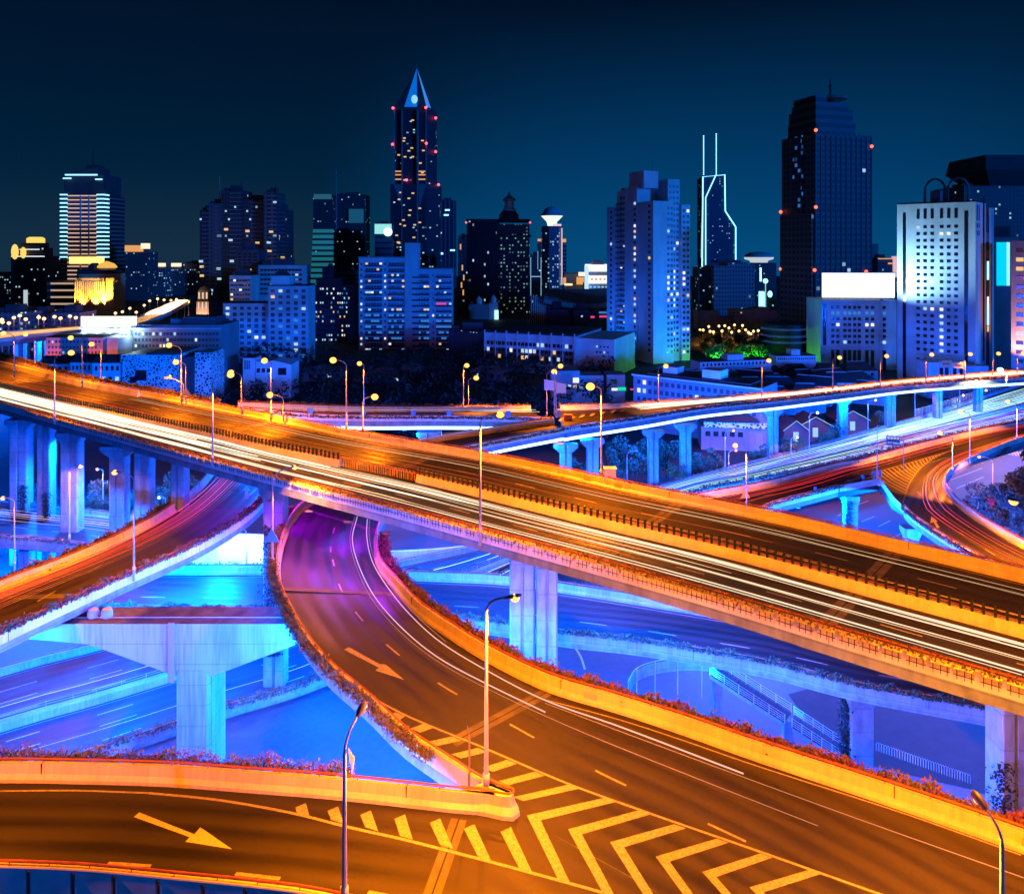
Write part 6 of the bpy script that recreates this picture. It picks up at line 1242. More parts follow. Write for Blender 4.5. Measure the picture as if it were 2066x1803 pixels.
for q in (4, 14): ld = bpy.data.lights.new('flood_light', 'SPOT'); ld.spot_size = R(100); ld.spot_blend = .8; ld.energy = 30000; ld.color = (1, .30, .10); lo = bpy.data.objects.new('flood_light', ld); COL.objects.link(lo); lo.parent = o; lo.location = (q, -8, 14); lo.rotation_euler = Vector((0, 8, 9)).to_track_quat('-Z', 'Y').to_euler()
def ex(o, B, hw):
    z = lambda y: ZP(y, 560); x = lambda p: (p-2022)/B.k
    b = MB(); b.prism([(x(2004), 4), (x(2090), 4), (x(2090), 34), (x(2004), 34)], z(375), z(345), top=[(x(1979), -6), (x(2100), -6), (x(2100), 44), (x(1979), 44)]); b.prism([(x(1977), -7), (x(2100), -7), (x(2100), 45), (x(1977), 45)], z(345), z(314), top=[(x(1981), -4), (x(2100), -4), (x(2100), 42), (x(1981), 42)]); b.build('flared_top', WALLD, o)
simple('dark tower with a flared overhanging top at the right edge', 1945, 2100, 375, 560, FD2, 40, extra=ex)
def ex(o, B, hw): 
    b = MB(); b.box(-hw, hw, -1, -.2, ZP(523, 700), ZP(521, 700)); b.box(hw*.35, hw*.9, -1, -.2, ZP(533, 700), ZP(530, 700)); b.build('amber_lines', PE, o); b = MB()
    for q in range(4): b.box(hw+q*1.2, hw+.6+q*1.2, -1, 2, ZP(560, 700), ZP(517, 700))
    b.build('red_white_stripes', emat('pink_stripe', (1, .6, .7), .7), o)
simple('low office block with amber sign lines behind the billboard', 1771, 1801, 522, 700, FD2, 20, 'office_block', ex, 'office block'); simple('hazy stepped tower just right of the massive dark tower', 1750, 1772, 492, 1100, WALLM, 30)
o = bld('street_arcade', 'low blue arcade with arched doors below the white tower', 1872, 1990, 300, 0); B = Bd(o, 300); x = lambda p: (p-1930)/B.k; z = lambda y: ZP(y, 300); B.box(x(1872), x(1948), 0, 9, 0, z(731), WALLW); B.box(x(1948), x(2000), 2, 9, 0, z(740), WALLG)
for p in (1898, 1909, 1925, 1938): B.one('F', -.08, x(p), z(749), 1.4, 2.9, GLASS)
B.done()
# ------------------------------------------------------------------ lane houses beyond the distant viaduct
def lane_house(label, px, py, wd, dp, hh, rz, h=58.0, lit=0.2, group='old lane houses beyond the distant viaduct', hip=True):
    q = W(px, py, h); q.z = 0; o = thing('lane_house', label, 'house', q, R(rz), group); B = Bd(o, q.y)
    B.box(-wd/2, wd/2, 0, dp, 0, hh, WALLW); rh = dp*.36; b = MB(); e_ = .5; ins = wd*.22 if hip else 0
    b.loft([[(-wd/2-e_, -e_, hh-.1), (wd/2+e_, -e_, hh-.1)], [(-wd/2+ins, dp/2, hh+rh), (wd/2-ins, dp/2, hh+rh)], [(-wd/2-e_, dp+e_, hh-.1), (wd/2+e_, dp+e_, hh-.1)]]); b.face([(-wd/2-e_, -e_, hh-.1), (-wd/2+ins, dp/2, hh+rh), (-wd/2-e_, dp+e_, hh-.1)]); b.face([(wd/2+e_, -e_, hh-.1), (wd/2+e_, dp+e_, hh-.1), (wd/2-ins, dp/2, hh+rh)]); b.build('roof', TILE, o)
    b = MB(); b.tube([(-wd/2+ins, dp/2, hh+rh), (wd/2-ins, dp/2, hh+rh)], .16, 4); b.build('ridge', WALLW, o); B.grid('F', -wd*.42, wd*.42, hh-2.6, hh-.6, max(2, int(wd/3)), 1, .4, .7, lit, (COOL, WHIT), GLASS, -.06); B.done(); return o
lr_ = random.Random(21); rows = [(1585, 738, 'back'), (1560, 752, 'middle'), (1540, 768, 'front')]
ROWN = {0: 'farthest row', 1: 'second row', 2: 'third row', 3: 'row nearest the viaduct'}
for r in range(4):
    for c in range(7):
        px = 1395+c*56+r*7+lr_.uniform(-9, 9); py = 742+r*17-c*2.2+lr_.uniform(-3, 3)
        if px > 1790 or (r == 3 and px > 1650): continue
        near = ('left end', 'second from left', 'third from left', 'middle', 'third from right', 'second from right', 'right end')[c]
        lane_house('tile roofed lane house, %s of the %s beyond the viaduct' % (near, ROWN[r]), px, py+50, lr_.uniform(10, 16), lr_.uniform(7, 10), lr_.uniform(5.5, 8), lr_.uniform(-35, 25), hip=lr_.random() < .6)
for lb, px0, px1, py, d_, rz in (('long white terrace with a stepped flat roof running behind the lane houses', 1405, 1565, 722, 318, 14), ('short white terrace end beside the round dark podium', 1565, 1648, 712, 330, 4)):
    o = bld('terrace', lb, px0, px1, d_, rz, 'terrace'); B = Bd(o, d_); hw = (px1-px0)/2/B.k; B.box(-hw, hw, 0, 8, 0, ZP(py+6, d_), WALLW); B.box(-hw*.2, hw*.25, 1, 6, ZP(py+6, d_), ZP(py-6, d_), WALLW, 'roof_hut'); B.box(-hw, hw, -.3, 8.2, ZP(py+6, d_), ZP(py+5, d_), ROOFD, 'roof'); B.grid('F', -hw*.95, hw*.95, ZP(py+16, d_), ZP(py+7, d_), 18, 1, .45, .6, .04, (COOL,), GLASS, -.06); B.done()
o = bld('slab_house', 'long flat roofed blue slab house with a pale ledge, nearest to the tall apartment tower', 1278, 1440, 250, -38, 'apartment block', None, 'left'); B = Bd(o, 250); z = lambda y: ZP(y, 250); B.box(0, 42, 0, 14, 0, z(755), WALLM); B.box(-.4, 42.4, -.5, 0, z(757), z(754), WALLW, 'ledge'); B.box(4, 38, 2, 12, z(755), z(751), ROOFD, 'roof'); B.box(22, 28, 4, 10, z(751), z(735), WALLW, 'roof_hut'); B.box(8, 13, 5, 10, z(751), z(738), WALLW, 'roof_hut'); B.grid('F', 1, 41, z(755)-9, z(757)-.5, 20, 3, .55, .5, .08, (COOL, WHIT), GLASSB, -.06); B.done()
# houses under the distant viaduct
o = bld('corner_shop', 'blue lit corner building with a lattice balcony between the viaduct columns', 1418, 1545, 222, -8); B = Bd(o, 222); x = lambda p: (p-1480)/B.k; z = lambda y: ZP(y, 222); B.box(x(1415), x(1500), 0, 10, 0, z(862), WALLM); b = MB(); b.lathe([(6, 0), (6, z(862))], (x(1510), 6, 0), 20); b.build('round_corner', WALLM, o); B.box(x(1420), x(1545), -.4, -.05, z(863), z(852), LAT, 'lattice_balcony'); b = MB(); b.prism([(x(1410), -1), (x(1530), -1), (x(1530), 12), (x(1410), 12)], z(850), z(838), top=[(x(1440), 4), (x(1500), 4), (x(1500), 8), (x(1440), 8)]); b.build('roof', TILE, o); B.grid('F', x(1420), x(1500), z(884), z(868), 5, 1, .6, .6, 0, (COOL,), GLASS, -.08); B.done()
for lb, px, py, d_, wd in (('gabled house with a glowing outline behind the orange lit tree', 1606, 850, 226, 7), ('gabled house with a bright outlined roof right of the orange lit tree', 1645, 842, 232, 10), ('gabled house with outlined windows beneath the viaduct band', 1720, 830, 240, 10)):
    q = AT(px, py, d_); o = thing('gabled_house', lb, 'house', (q.x, q.y, 0), 0, 'gabled houses under the distant viaduct'); hh = q.z-2.5; b = MB(); b.loft([[(-wd/2, 0, 0), (-wd/2, 0, hh), (0, 0, hh+2.6), (wd/2, 0, hh), (wd/2, 0, 0)], [(-wd/2, 9, 0), (-wd/2, 9, hh), (0, 9, hh+2.6), (wd/2, 9, hh), (wd/2, 9, 0)]], True, True); b.build('wall', WALLD, o)
    b = MB(); b.loft([[(-wd/2-.4, -.4, hh-.2), (0, -.4, hh+2.75), (wd/2+.4, -.4, hh-.2)], [(-wd/2-.4, 9.4, hh-.2), (0, 9.4, hh+2.75), (wd/2+.4, 9.4, hh-.2)]]); b.build('roof', TILE, o); b = MB(); b.tube([(-wd/2-.4, -.5, hh-.2), (0, -.5, hh+2.75), (wd/2+.4, -.5, hh-.2)], .1, 4); b.build('outline_light', NEONS, o); b = MB(); b.box(-.8, .8, -.06, .04, hh-3.4, hh-.6); b.build('window', NEONS, o)
# ------------------------------------------------------------------ trees
def tree_me(seed, m, h=9.0, r=3.2, n=900, sz=.55):
    rng = random.Random(seed); t = MB(); t.tube([(0, 0, 0), (.1, 0, h*.25), (rng.uniform(-.3, .3), rng.uniform(-.3, .3), h*.6)], [.28, .22, .1], 7)
    cr_ = MB()
    for q in range(9):
        a = rng.uniform(0, 6.28); rr = rng.uniform(.2, .75)*r; c = Vector((math.cos(a)*rr, math.sin(a)*rr, h*rng.uniform(.42, .88))); t.tube([(0, 0, h*rng.uniform(.28, .5)), tuple(c)], [.12, .04], 5)
        s_ = rng.uniform(.32, .55)*r; cr_.leaves(c, (s_, s_, s_*.8), n//9, sz, rng)
    return t.mesh('trunk', BARK), cr_.mesh('crown', m)
TM = [tree_me(50+q, LEAF, 8.5+q % 3, 3.1, 1500, .42) for q in range(4)]; TD = [tree_me(60+q, LEAFD, 9+q % 3, 3.6, 2000, .42) for q in range(3)]; TO = [tree_me(70+q, mat('street_tree_leaf', (.10,.09,.03), .7, 0, .6, c2=(.05,.05,.02)), 7, 3.2, 700, .6) for q in range(2)]
def tree(label, px, py, h, sc_=1.0, kind=TM, group=None, q=None):
    p = q if q is not None else W(px, py, h); o = thing('tree', label, 'tree', (p.x, p.y, HC-h), random.uniform(0, 6.28), group); t, c = random.choice(kind); link('trunk', t, o); link('crown', c, o); o.scale = (sc_,)*3; return o
gl = 'trees behind the twin columns at the left'
for lb, px, py, s_ in (('tree between the second and third twin columns', 84, 1015, 1.1), ('tree right of the third twin column', 176, 1010, 1.1), ('dark tree behind the reddish lamp', 196, 1000, 1.2), ('tree just left of the fourth column', 212, 985, 1.2), ('bushy tree between the fourth and fifth columns', 258, 1010, 1.1), ('bushy tree right of the fifth column', 312, 1020, 1.2), ('large tree between the fifth and sixth columns', 330, 995, 1.3), ('tree behind the sixth column near the left ramp', 362, 1015, 1.1), ('tree under the broad viaduct above the left ramp', 385, 980, 1.2), ('rounded tree left of the first twin column', 14, 1040, .9)):
    tree(lb, px, py+75, 58, s_, TM, gl)
gm_ = 'trees between the viaduct columns at the right'
for q, (lb, px, py, s_) in enumerate((('tree under the light band left of the first right hand column', 1090, 1000, 1.0), ('tree between the first two right hand columns', 1168, 990, 1.1), ('tree beside the concrete box on the barrier', 1232, 985, 1.2), ('tall bushy tree left of the slim unlit lamp', 1248, 960, 1.2), ('bushy tree right of the slim unlit lamp', 1285, 975, 1.2), ('tree behind the third right hand column', 1300, 945, 1.1), ('tree left of the fourth right hand column', 1345, 950, 1.2), ('low tree right of the fourth right hand column', 1405, 960, 1.0), ('small tree at the road bend below the corner building', 1440, 952, .9), ('tree beneath the corner building beside the lamp', 1530, 935, .9), ('tree left of the orange lit tree', 1580, 925, .8), ('tree below the bright outlined gable', 1668, 905, .9), ('dark tree beneath the viaduct band right of the gables', 1690, 895, 1.0), ('dark tree near the highway under the glowing band', 1790, 868, 1.0))):
    tree(lb, px, py+20, 56, s_, TM, gm_)
tree('round tree glowing orange under a low lamp beside the highway', 1606, 922, 53, .75, TO); tree('half hidden tree glowing pink orange beside the fourth column', 1364, 985, 54, .8, TO)
for q, (lb, px, py, s_) in enumerate((('big dark tree inside the loop ramp, under the bright low lamp', 2010, 1090, 1.5), ('big dark tree inside the loop ramp at the right edge', 2060, 1060, 1.6), ('dark tree inside the loop ramp against its inner barrier', 1985, 1060, 1.2), ('dark tree inside the loop ramp by the triangular sign', 2045, 1110, 1.5), ('dark tree inside the loop ramp at the far right, highest', 2095, 1000, 1.5))):
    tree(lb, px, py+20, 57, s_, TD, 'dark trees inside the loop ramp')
for q in range(9): tree('amber lit street tree on the lamp avenue, %s from the left' % ('first', 'second', 'third', 'fourth', 'fifth', 'sixth', 'seventh', 'eighth', 'ninth')[q], 1412+q*18, 690-q*3, 58, 1.2, TO, 'amber lit trees of the lamp avenue', AT(1412+q*18, 712-q*2.5, 470+q*4))
for q in range(6): tree('dark round park tree in front of the lamp avenue, %s from the left' % ('first', 'second', 'third', 'fourth', 'fifth', 'sixth')[q], 0, 0, 58, 1.25, TD, 'dark trees before the lamp avenue', AT(1425+q*22, 720, 415+(q % 2)*12))
GRN = [tree_me(80, mat('green_lit_leaf', (.05,.22,.05), .7, .5, .6), 5.5, 3.6, 700, .6)]
for lb, px, py in (('green floodlit tree at left of the park edge', 1446, 728), ('large green floodlit tree in the middle of the park edge', 1500, 722), ('green floodlit tree beside the round podium', 1530, 722)):
    tree(lb, px, py, 58, 1.9, GRN, 'green floodlit trees', AT(px, py, 385))
for px in (1446, 1500, 1528):
    ld = bpy.data.lights.new('green_light', 'POINT'); ld.energy = 9000; ld.color = (.1, 1, .15); lo = bpy.data.objects.new('green_light', ld); COL.objects.link(lo); q = AT(px, 716, 379); lo.location = (q.x, q.y, 2.0); ld.shadow_soft_size = .3
# avenue lamps
gb = MB(); gb.ball((0, 0, 8), .75, .75, .7, 8); gb_me = gb.mesh('globe', emat('amber_globe', (1, .6, .2), 4)); gp_ = MB(); gp_.tube([(0, 0, 0), (0, 0, 7.6)], .1, 5); gp_me = gp_.mesh('post', POLE); ar_ = random.Random(4)
for q in range(22):
    p = AT(1414+q*6.8+ar_.uniform(-3, 3), 690-q*1.6+ar_.uniform(-9, 9), 455+ar_.uniform(0, 60)); o = thing('avenue_lamp', 'small amber globe lamp among the lit street trees of the avenue', 'street lamp', (p.x, p.y, 0), 0, 'amber globe lamps of the avenue'); link('globe', gb_me, o); link('post', gp_me, o)
    if q % 2 == 0: ld = bpy.data.lights.new('globe_light', 'SPOT'); ld.spot_size = R(150); ld.energy = 6500; ld.color = (1, .36, .04); ld.shadow_soft_size = .5; lo = bpy.data.objects.new('globe_light', ld); COL.objects.link(lo); lo.parent = o; lo.location = (0, -1.2, 8.6)
# lamps of the far road at left
for q, (px, py) in enumerate(((4, 645), (18, 652), (28, 641), (40, 637), (52, 644), (78, 640), (89, 643), (110, 639), (122, 642), (141, 638), (153, 641), (5, 650), (233, 632), (247, 629), (262, 622), (275, 630), (291, 616), (302, 607), (318, 603), (331, 605), (345, 606), (356, 604), (372, 606), (380, 609))):
    d_ = 345 if px < 160 else 420+(px-230)*.6; p = AT(px, py, d_); o = thing('far_lamp', 'tiny glowing lamp of the far road at the left horizon', 'street lamp', (p.x, p.y, 0), 0, 'tiny lamps of the far road'); b = MB(); b.ball((0, 0, p.z), .8, .8, .7, 8); b.build('globe', emat('far_globe', (1, .55, .2), 3.2) if q == 0 else bpy.data.materials['far_globe'], o); b = MB(); b.tube([(0, 0, 0), (0, 0, p.z-.5)], .1, 5); b.build('post', POLE, o)
    if q % 3 == 0: ld = bpy.data.lights.new('far_light', 'POINT'); ld.energy = 3000; ld.color = (1, .40, .12); lo = bpy.data.objects.new('far_light', ld); COL.objects.link(lo); lo.parent = o; lo.location = (0, -1.3, p.z+.6)
# dark park and its roofs in the middle
rng = random.Random(31); pk = MB()
for _ in range(620):
    px, d_ = rng.uniform(420, 1230), rng.uniform(215, 400); q = AT(px, 700, d_); s_ = rng.uniform(2.0, 4.2)
    pk.leaves((q.x, q.y, rng.uniform(3.5, 9.5)), (s_, s_, s_*.75), 26, 1.3, rng)
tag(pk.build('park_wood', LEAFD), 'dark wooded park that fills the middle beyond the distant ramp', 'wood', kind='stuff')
for lb, px, py, d_, wd in (('pale roof of a villa among the dark park trees at left', 775, 752, 335, 18), ('small white gabled villa among the dark park trees', 828, 741, 352, 10), ('pale roof of a pavilion in the dark park, right of centre', 985, 744, 338, 17), ('twin gabled villa under the dark stepped block', 655, 746, 340, 20)):
    q = AT(px, py, d_); o = thing('villa', lb, 'house', (q.x, q.y, 0), R(rng.uniform(-20, 20)), 'villas in the dark park'); hh = q.z-1; B = Bd(o, d_); B.box(-wd/2, wd/2, 0, 9, 0, hh, WALLM); b = MB(); b.prism([(-wd/2-.6, -.6), (wd/2+.6, -.6), (wd/2+.6, 9.6), (-wd/2-.6, 9.6)], hh, hh+2.6, top=[(-wd*.15, 4), (wd*.15, 4), (wd*.15, 5), (-wd*.15, 5)]); b.build('roof', WALLM, o); B.grid('F', -wd*.4, wd*.4, hh-3, hh-.6, 4, 1, .4, .6, .15, (COOL,), GLASS, -.06); B.done()
# ------------------------------------------------------------------ signs and small things
o = thing('road_sign', 'pair of pale slatted road sign boards on twin posts at the far gore', 'road sign', W(1119, 838, 36)); s_ = o.location.y/F
for p0, p1, y0, nm, m_ in ((1098, 1118, 765, 'left_board', mat('pale_pink_board', (.62,.55,.52), .5)), (1123, 1142, 771, 'right_board', mat('pale_yellow_board', (.62,.55,.40), .5))):
    b = MB()
    for q in range(4): z_ = HC-(y0+q*5-Y0)*s_-o.location.z; b.loft([[((p0-1119)*s_, 0, z_), ((p1-1119)*s_, 0, z_-(p1-p0)*.19*s_)], [((p0-1119)*s_, 0, z_-.52), ((p1-1119)*s_, 0, z_-.52-(p1-p0)*.19*s_)]]); b.box((p0-1119)*s_, (p1-1119)*s_, .05, .12, z_-.75, z_-.35)
    b.build('board', m_, o)
b = MB(); b.tube([(-.05, .1, 0), (-.05, .1, 9.4)], .14, 6); b.tube([(.35, .1, 0), (.35, .1, 9.0)], .10, 6); b.build('post', POLE, o); b = MB(); b.box(.5, 1.2, -.2, .5, -.4, 1.3); b.build('control_box', STEEL, o)
b = MB(); q = W(1146, 845, 37); b.box(q.x-.9, q.x+.9, q.y-.4, q.y+.4, q.z-.1, q.z+1.0); b.tube([(q.x-.9, q.y-.45, q.z+.5), (q.x+.9, q.y-.45, q.z+.5)], .12, 5); tag(b.build('crash_cushion', mat('orange_drum', (.6,.16,.03), .6)), 'orange crash cushion at the tip of the far gore', 'crash barrel')
o = thing('sign_gantry', 'gantry with two amber lit sign boards over the distant viaduct', 'sign gantry', W(1895, 763, 38)); s_ = o.location.y/F; b = MB()
for px in (0, 52): b.tube([(px*s_, 0, -1), (px*s_, 0, 5.2)], .12, 6)
for zz in (4.9, 3.6): b.tube([(0, 0, zz), (52*s_, 0, zz-.9)], .08, 5)
b.build('frame', mat('pink_steel', (.5,.3,.28), .5), o)
for p0, p1, m_ in ((4, 25, mat('amber_board_left', (.62,.42,.30), .5)), (29, 47, mat('amber_board_right', (.65,.50,.26), .5))):
    b = MB(); zz = 5.4-p0*.018; b.box(p0*s_, p1*s_, -.3, -.15, zz-1.9, zz); b.build('board', m_, o); b = MB()
    for q in range(5): b.box((p0+2)*s_+q*.42, (p0+2)*s_+q*.42+.28, -.34, -.301, zz-1.2, zz-.75)
    b.build('lettering', mat('sign_text_dark', (.12,.07,.04), .6), o)
# exit sign over the highway
o = thing('exit_sign', 'dark blue exit sign reading 500m above the highway verge', 'road sign', AT(1802, 889, 150), R(-14)); b = MB(); b.box(-1.25, 1.25, 0, .1, -.95, .95); b.build('panel', mat('sign_blue', (.02,.10,.22), .4), o); b = MB()
for z_ in (-.93, .93): b.box(-1.25, 1.25, -.03, 0, z_-.03, z_+.03)
for x_ in (-1.22, 1.22): b.box(x_-.03, x_+.03, -.03, 0, -.96, .96)
b.build('border', WALLW, o); b = MB()
for q in range(4): b.box(-1.02+q*.55, -1.02+q*.55+.40, -.035, -.005, .30, .76)
b.build('character_tiles', emat('sign_tile', (.9,.88,.95), .7), o)
def text(body, size, loc, m, parent, name='lettering'):
    cu = bpy.data.curves.new(name, 'FONT'); cu.body = body; cu.size = size; cu.extrude = .004; t_ = bpy.data.objects.new(name, cu); COL.objects.link(t_); dg = bpy.context.evaluated_depsgraph_get(); me = bpy.data.meshes.new_from_object(t_.evaluated_get(dg)); bpy.data.objects.remove(t_); me.materials.clear(); me.materials.append(m); ob = link(name, me, parent, loc); ob.rotation_euler = (R(90), 0, 0); return ob
SW = emat('sign_white', (.85,.9,1), .7); text('出口', .46, (-1.05, -.02, -.55), SW, o); text('500m', .52, (-.02, -.02, -.62), SW, o); SDK = mat('tile_ink', (.02,.05,.1), .5)
for q in range(4):
    b = MB(); x_ = -1.02+q*.55
    for a in range(3): b.box(x_+.06+a*.1, x_+.10+a*.1, -.05, -.036, .34+.06*((a+q) % 2), .62)
    b.box(x_+.05, x_+.35, -.05, -.036, .60, .64); b.build('character', SDK, o)
b = MB(); b.tube([(1.3, .1, .1), (1.9, .1, .05)], .06, 5); b.tube([(1.9, .1, .3), (1.9, .1, -6)], .09, 6); b.build('post', STEEL, o)
# camera mast at the orange gore
o = thing('camera_mast', 'slender mast with cross arm cameras and guy braces at the orange gore', 'camera mast', W(1770, 968, 44)); b = MB(); b.tube([(0, 0, -1), (0, 0, 10.5)], [.14, .05], 6); b.tube([(-1.1, 0, 6.6), (1.1, 0, 6.0)], .05, 5)
for q in (-1, 1): b.tube([(q*1.0, .2, -.8), (0, 0, 2.6)], .04, 4)
b.build('pole', POLE, o); b = MB(); b.box(-1.3, -.8, -.2, .2, 6.6, 6.9); b.box(.8, 1.2, -.15, .15, 6.1, 6.35); b.build('camera', STEEL, o)
for lb, px, py in (('blue delineator drum left of the camera mast', 1763, 958), ('blue delineator drum right of the camera mast', 1776, 956), ('blue delineator drum further left on the orange ramp edge', 1741, 966), ('lone blue delineator on the near edge of the orange ramp', 1645, 990)):
    q = W(px, py, 44.2); b = MB(); b.lathe([(.28, -.6), (.3, .6), (.18, .75)], q, 12); tag(b.build('delineator', bluesign), lb, 'delineator')
# traffic camera arms
o = thing('traffic_camera', 'traffic camera on a bent arm before the patterned building', 'traffic camera', W(366, 803, 28)+Vector((.4, 0, 0))); b = MB(); b.tube([(0, 0, -1), (0, 0, 2.6), (-1.6, 0, 3.6), (-2.6, 0, 3.8)], .07, 6); b.build('arm', POLE, o); b = MB(); b.box(-3.6, -2.4, -.15, .15, 3.7, 4.0); b.box(-2.7, -2.3, -.12, .12, 4.0, 4.35); b.build('camera', STEEL, o)
def tri(label, px, py, h, d_, dn=False, m=None):
    q = AT(px, py, d_); b = MB(); s_ = .9 if not dn else .8; k_ = -1 if dn else 1; b.loft([[(q.x-s_, q.y, q.z-.6*k_), (q.x+s_, q.y, q.z-.6*k_), (q.x, q.y, q.z+.95*k_)], [(q.x-s_, q.y+.06, q.z-.6*k_), (q.x+s_, q.y+.06, q.z-.6*k_), (q.x, q.y+.06, q.z+.95*k_)]], True, True); return tag(b.build('triangle_sign', m or STEEL), label, 'sign')
tri('large blue backed triangular sign on the lamp post beside the curving ramp', 548, 1083, 36, 87.3, m=bluesign); tri('give way triangle on the post inside the loop ramp', 2001, 1013, 44, 134, True, mat('red_plate', (.4,.03,.06), .5)); tri('small warning triangle before the patterned building', 375, 791, 28, 143); tri('small warning triangle on the lamp post of the orange ramp', 1504, 998, 44, 137.5, m=mat('orange_plate', (.6,.2,.05), .5))
b = MB(); q = W(1231, 964, 28); b.box(q.x-.7, q.x+.7, q.y-.2, q.y+.9, q.z-.4, q.z+1.1); b.box(q.x-.78, q.x+.78, q.y-.28, q.y+.98, q.z+1.1, q.z+1.2); tag(b.build('control_box', CONC), 'square concrete control box on the far parapet of the broad viaduct', 'control box')
for lb, rd, px, py, h, sd in (('grey cover plate on the curving ramp barrier right of the joint', RW, 1193, 1384, 34.5, 1), ('grey cover plate on the ramp barrier in the lower right corner', RW, 2040, 1664, 34.5, 1), ('left cover plate on the far parapet of the broad viaduct below the concrete box', M, 1194, 957, 28, 1), ('right cover plate on the far parapet of the broad viaduct below the concrete box', M, 1228, 965, 28, 1), ('cover plate on the far parapet of the broad viaduct, left of centre', M, 687, 863, 28, 1)):
    i = rd.idx(W(px, py, h), 'B'); L_ = rd.L[i]; mb = MB(); rr = [[rd.at(L_+a, sd, .30+.10*f_+.02, -rd.ph*(.25+.62*f_)) for f_ in (0, 1)] for a in (0, .55, 1.1)]; mb.loft(rr); tag(mb.build('cover_plate', STEEL), lb, 'cover plate')
for lb, px, py, h in (('slim grey post on the gore island of the front ramps', 947, 1590, 34.5), ):
    q = W(px, py, h); b = MB(); b.tube([q+Vector((0, 0, -1)), q+Vector((0, 0, 3.4))], .07, 6); b.tube([q+Vector((0, 0, 3.4)), q+Vector((-.12, 0, 4.0))], .03, 4); tag(b.build('post', HEADM), lb, 'post')
q = W(709, 1566, 34.5); b = MB(); b.loft([[(q.x-.25, q.y+.2, q.z+1.7), (q.x-.1, q.y, q.z+1.0), (q.x+.1, q.y, q.z+.5), (q.x+.15, q.y+.1, q.z+1.2)], [(q.x-.22, q.y+.26, q.z+1.7), (q.x-.07, q.y+.06, q.z+1.0), (q.x+.13, q.y+.06, q.z+.5), (q.x+.18, q.y+.16, q.z+1.2)]], True, True); b.tube([(q.x, q.y+.1, q.z-.6), (q.x, q.y+.1, q.z+1.3)], .04, 5); tag(b.build('arrow_sign', STEEL), 'narrow sign seen edge on behind the yellow barrier beside the dark lamp', 'sign')
# pedestrian stairs and curved walkway in the blue area at right
o = thing('footbridge_stairs', 'long metal footbridge stairs with railings descending to the lower right', 'stairs'); a, bq, c = W(1440, 1352, 52.5), W(1590, 1448, 55.2), W(1700, 1520, 57.8)
st = MB(); hr = MB()
for p0, p1 in ((a, bq), (bq+(c-bq)*.09, c)):
    t = (p1-p0); t2 = Vector((t.x, t.y, 0)).normalized(); n_ = Vector((-t2.y, t2.x, 0)); k_ = 18
    for q in range(k_): p = p0.lerp(p1, (q+.5)/k_); st.obox(p, t2*(t.length/k_*.42), n_*1.2, Vector((0, 0, .09)), 1)
    for sd in (-1.3, 1.3):
        for hh in (.25, .5, .75, 1.05): hr.tube([p0+n_*sd+Vector((0, 0, hh)), p1+n_*sd+Vector((0, 0, hh))], .022, 4)
        for q in range(6): p = p0.lerp(p1, q/5)+n_*sd; hr.tube([p, p+Vector((0, 0, 1.1))], .04, 4)
        st.loft([[p0+n_*sd+Vector((0, 0, -.45)), p0+n_*sd], [p1+n_*sd+Vector((0, 0, -.45)), p1+n_*sd]])
st.build('flight', [PIERC, GAP], o); hr.build('railing', mat('bright_steel', (.6,.6,.62), .35, metal=.6), o); b = MB()
for p in (a.lerp(bq, .05), bq): b.box(p.x-.5, p.x+.5, p.y-.2, p.y+.9, 0, p.z-.3)
b.build('support', PIERC, o)
wk = MB(); pts = resample(catmull([W(x_, y_, 52.6) for x_, y_ in ((1268, 1392), (1285, 1366), (1330, 1350), (1400, 1344), (1450, 1348))]), 1); wk.loft([[q+Vector((0, 0, -.5)), q+Vector((0, 0, .9)), q+Vector((.12, .12, .9)), q+Vector((.12, .12, -.5))] for q in pts]); wr = MB(); wr.tube([q+Vector((0, 0, 1.15)) for q in pts], .06, 5)
for q in pts[::3]: wr.tube([q+Vector((0, 0, -4)), q+Vector((0, 0, 1.1))], .07, 5)
o = thing('walkway', 'curved walkway parapet leading to the footbridge stairs', 'walkway'); wk.build('parapet', PIERC, o); wr.build('handrail', STEEL, o)
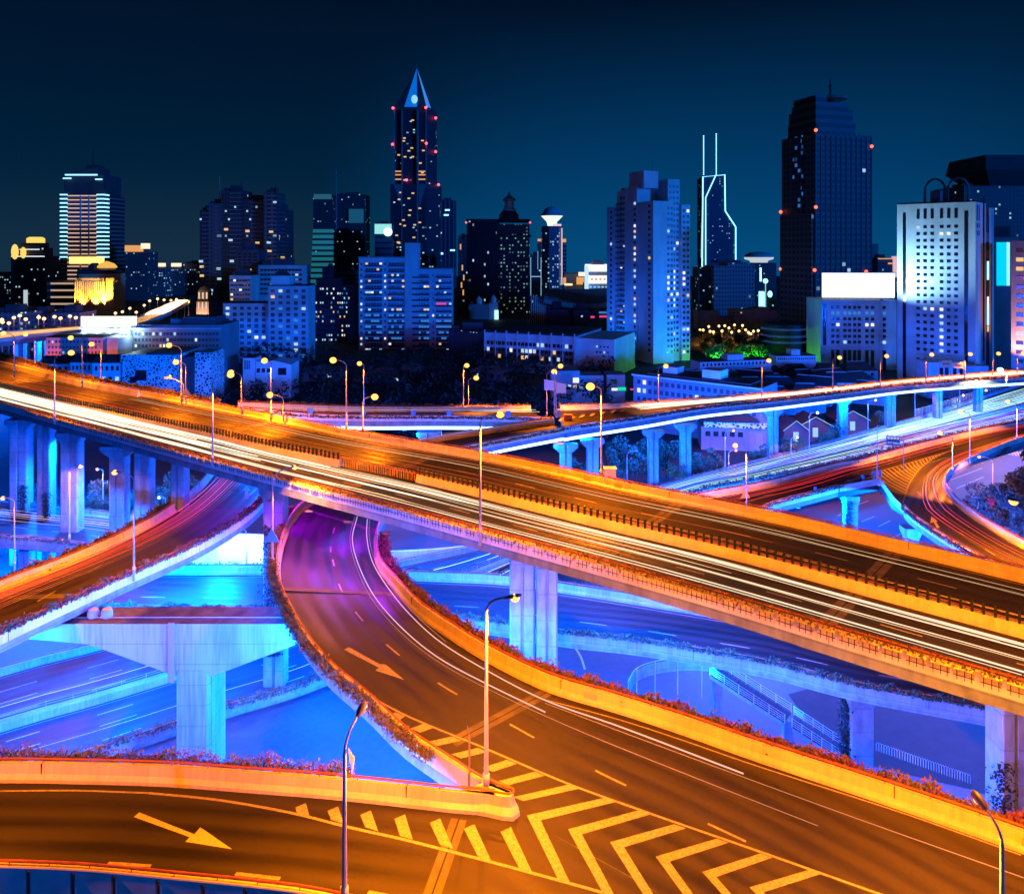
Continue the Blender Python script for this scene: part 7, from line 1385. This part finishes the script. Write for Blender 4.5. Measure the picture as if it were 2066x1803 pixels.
# low white picket fences
o = thing('picket_fence', 'low white hoop fence along the dark garden at the lower right', 'fence'); b = MB()
for q in range(36):
    f_ = q/36; p = W(1768+f_*190, 1500+f_*66, 57.2); t = Vector((.3, -.09, 0)); b.tube([(p.x, p.y, 0), (p.x, p.y, .85), (p.x+.12, p.y-.03, 1.0), (p.x+.24, p.y-.06, .85), (p.x+.24, p.y-.06, 0)], .018, 4)
b.build('hoops', WALLW, o)['kind'] = 'stuff'
gd = MB(); P = [W(x_, y_, 57.99) for x_, y_ in ((1590, 1400), (1680, 1375), (2080, 1480), (2090, 1640), (1960, 1592), (1700, 1530), (1640, 1470))]; gd.face(P); tag(gd.build('garden_bed', mat('garden_soil', (.010,.011,.010), .95, .4, .6)), 'dark planted bed beneath the lower viaduct at the lower right', 'garden', kind='structure')
# creepers on columns
for lb, px, d_, z0, z1, wd in (('ivy climbing the first twin column at the left', 47, 140.6, 0, 15, 1.4), ('ivy climbing the second twin column at the left', 94, 136.6, 0, 15, 1.2), ('ivy on the column of the orange ramp at right', 1711, 146.6, 0, 10, 1.3), ('ivy on the column between the left and curving ramps', 545, 100.5, 5, 22, 1.9), ('ivy on the right edge column', 2018, 57, 2, 20, 1.6), ('dark ivy beside the lower viaduct column at right', 1706, 84.5, 0, 9, 1.2)):
    rng = random.Random(int(px)); mb = MB(); xx = (px-CX)/F*d_
    for _ in range(2600): mb.leaf(Vector((xx+rng.gauss(0, wd*.33), d_-.15+rng.gauss(0, .12), z0+(z1-z0)*rng.random()**1.5)), .26*rng.uniform(.6, 1.4), rng)
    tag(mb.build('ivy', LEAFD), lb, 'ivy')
# street markings at ground level
mk = MB()
for x0, y0, x1, y1 in ((1738,1052,1763,1042),(1772,1062,1796,1050),(1730,1018,1752,1010),(1690,1040,1712,1031),(1800,1085,1822,1074)): poly_line(mk, [(x0, y0), (x1, y1)], 57.98, .3)
for q in range(9): poly_line(mk, [(2022+q*7, 905+q*1.2), (2030+q*7, 916+q*1.2)], 57.98, .5)
for x0, y0, x1, y1 in ((1918,968,1982,944),(1930,985,1984,962),(1916,940,1985,918),(1960,925,1984,934),(1945,930,1968,940)): poly_line(mk, [(x0, y0), (x1, y1)], 57.98, .35)
poly_line(mk, [(120,985),(215,1030)], 57.98, .25); poly_line(mk, [(60,960),(160,1010)], 57.98, .2); poly_line(mk, [(1158,1302),(1172,1325),(1180,1350)], 57.98, .3)
o = mk.build('street_marking', PAINT); o['kind'] = 'structure'
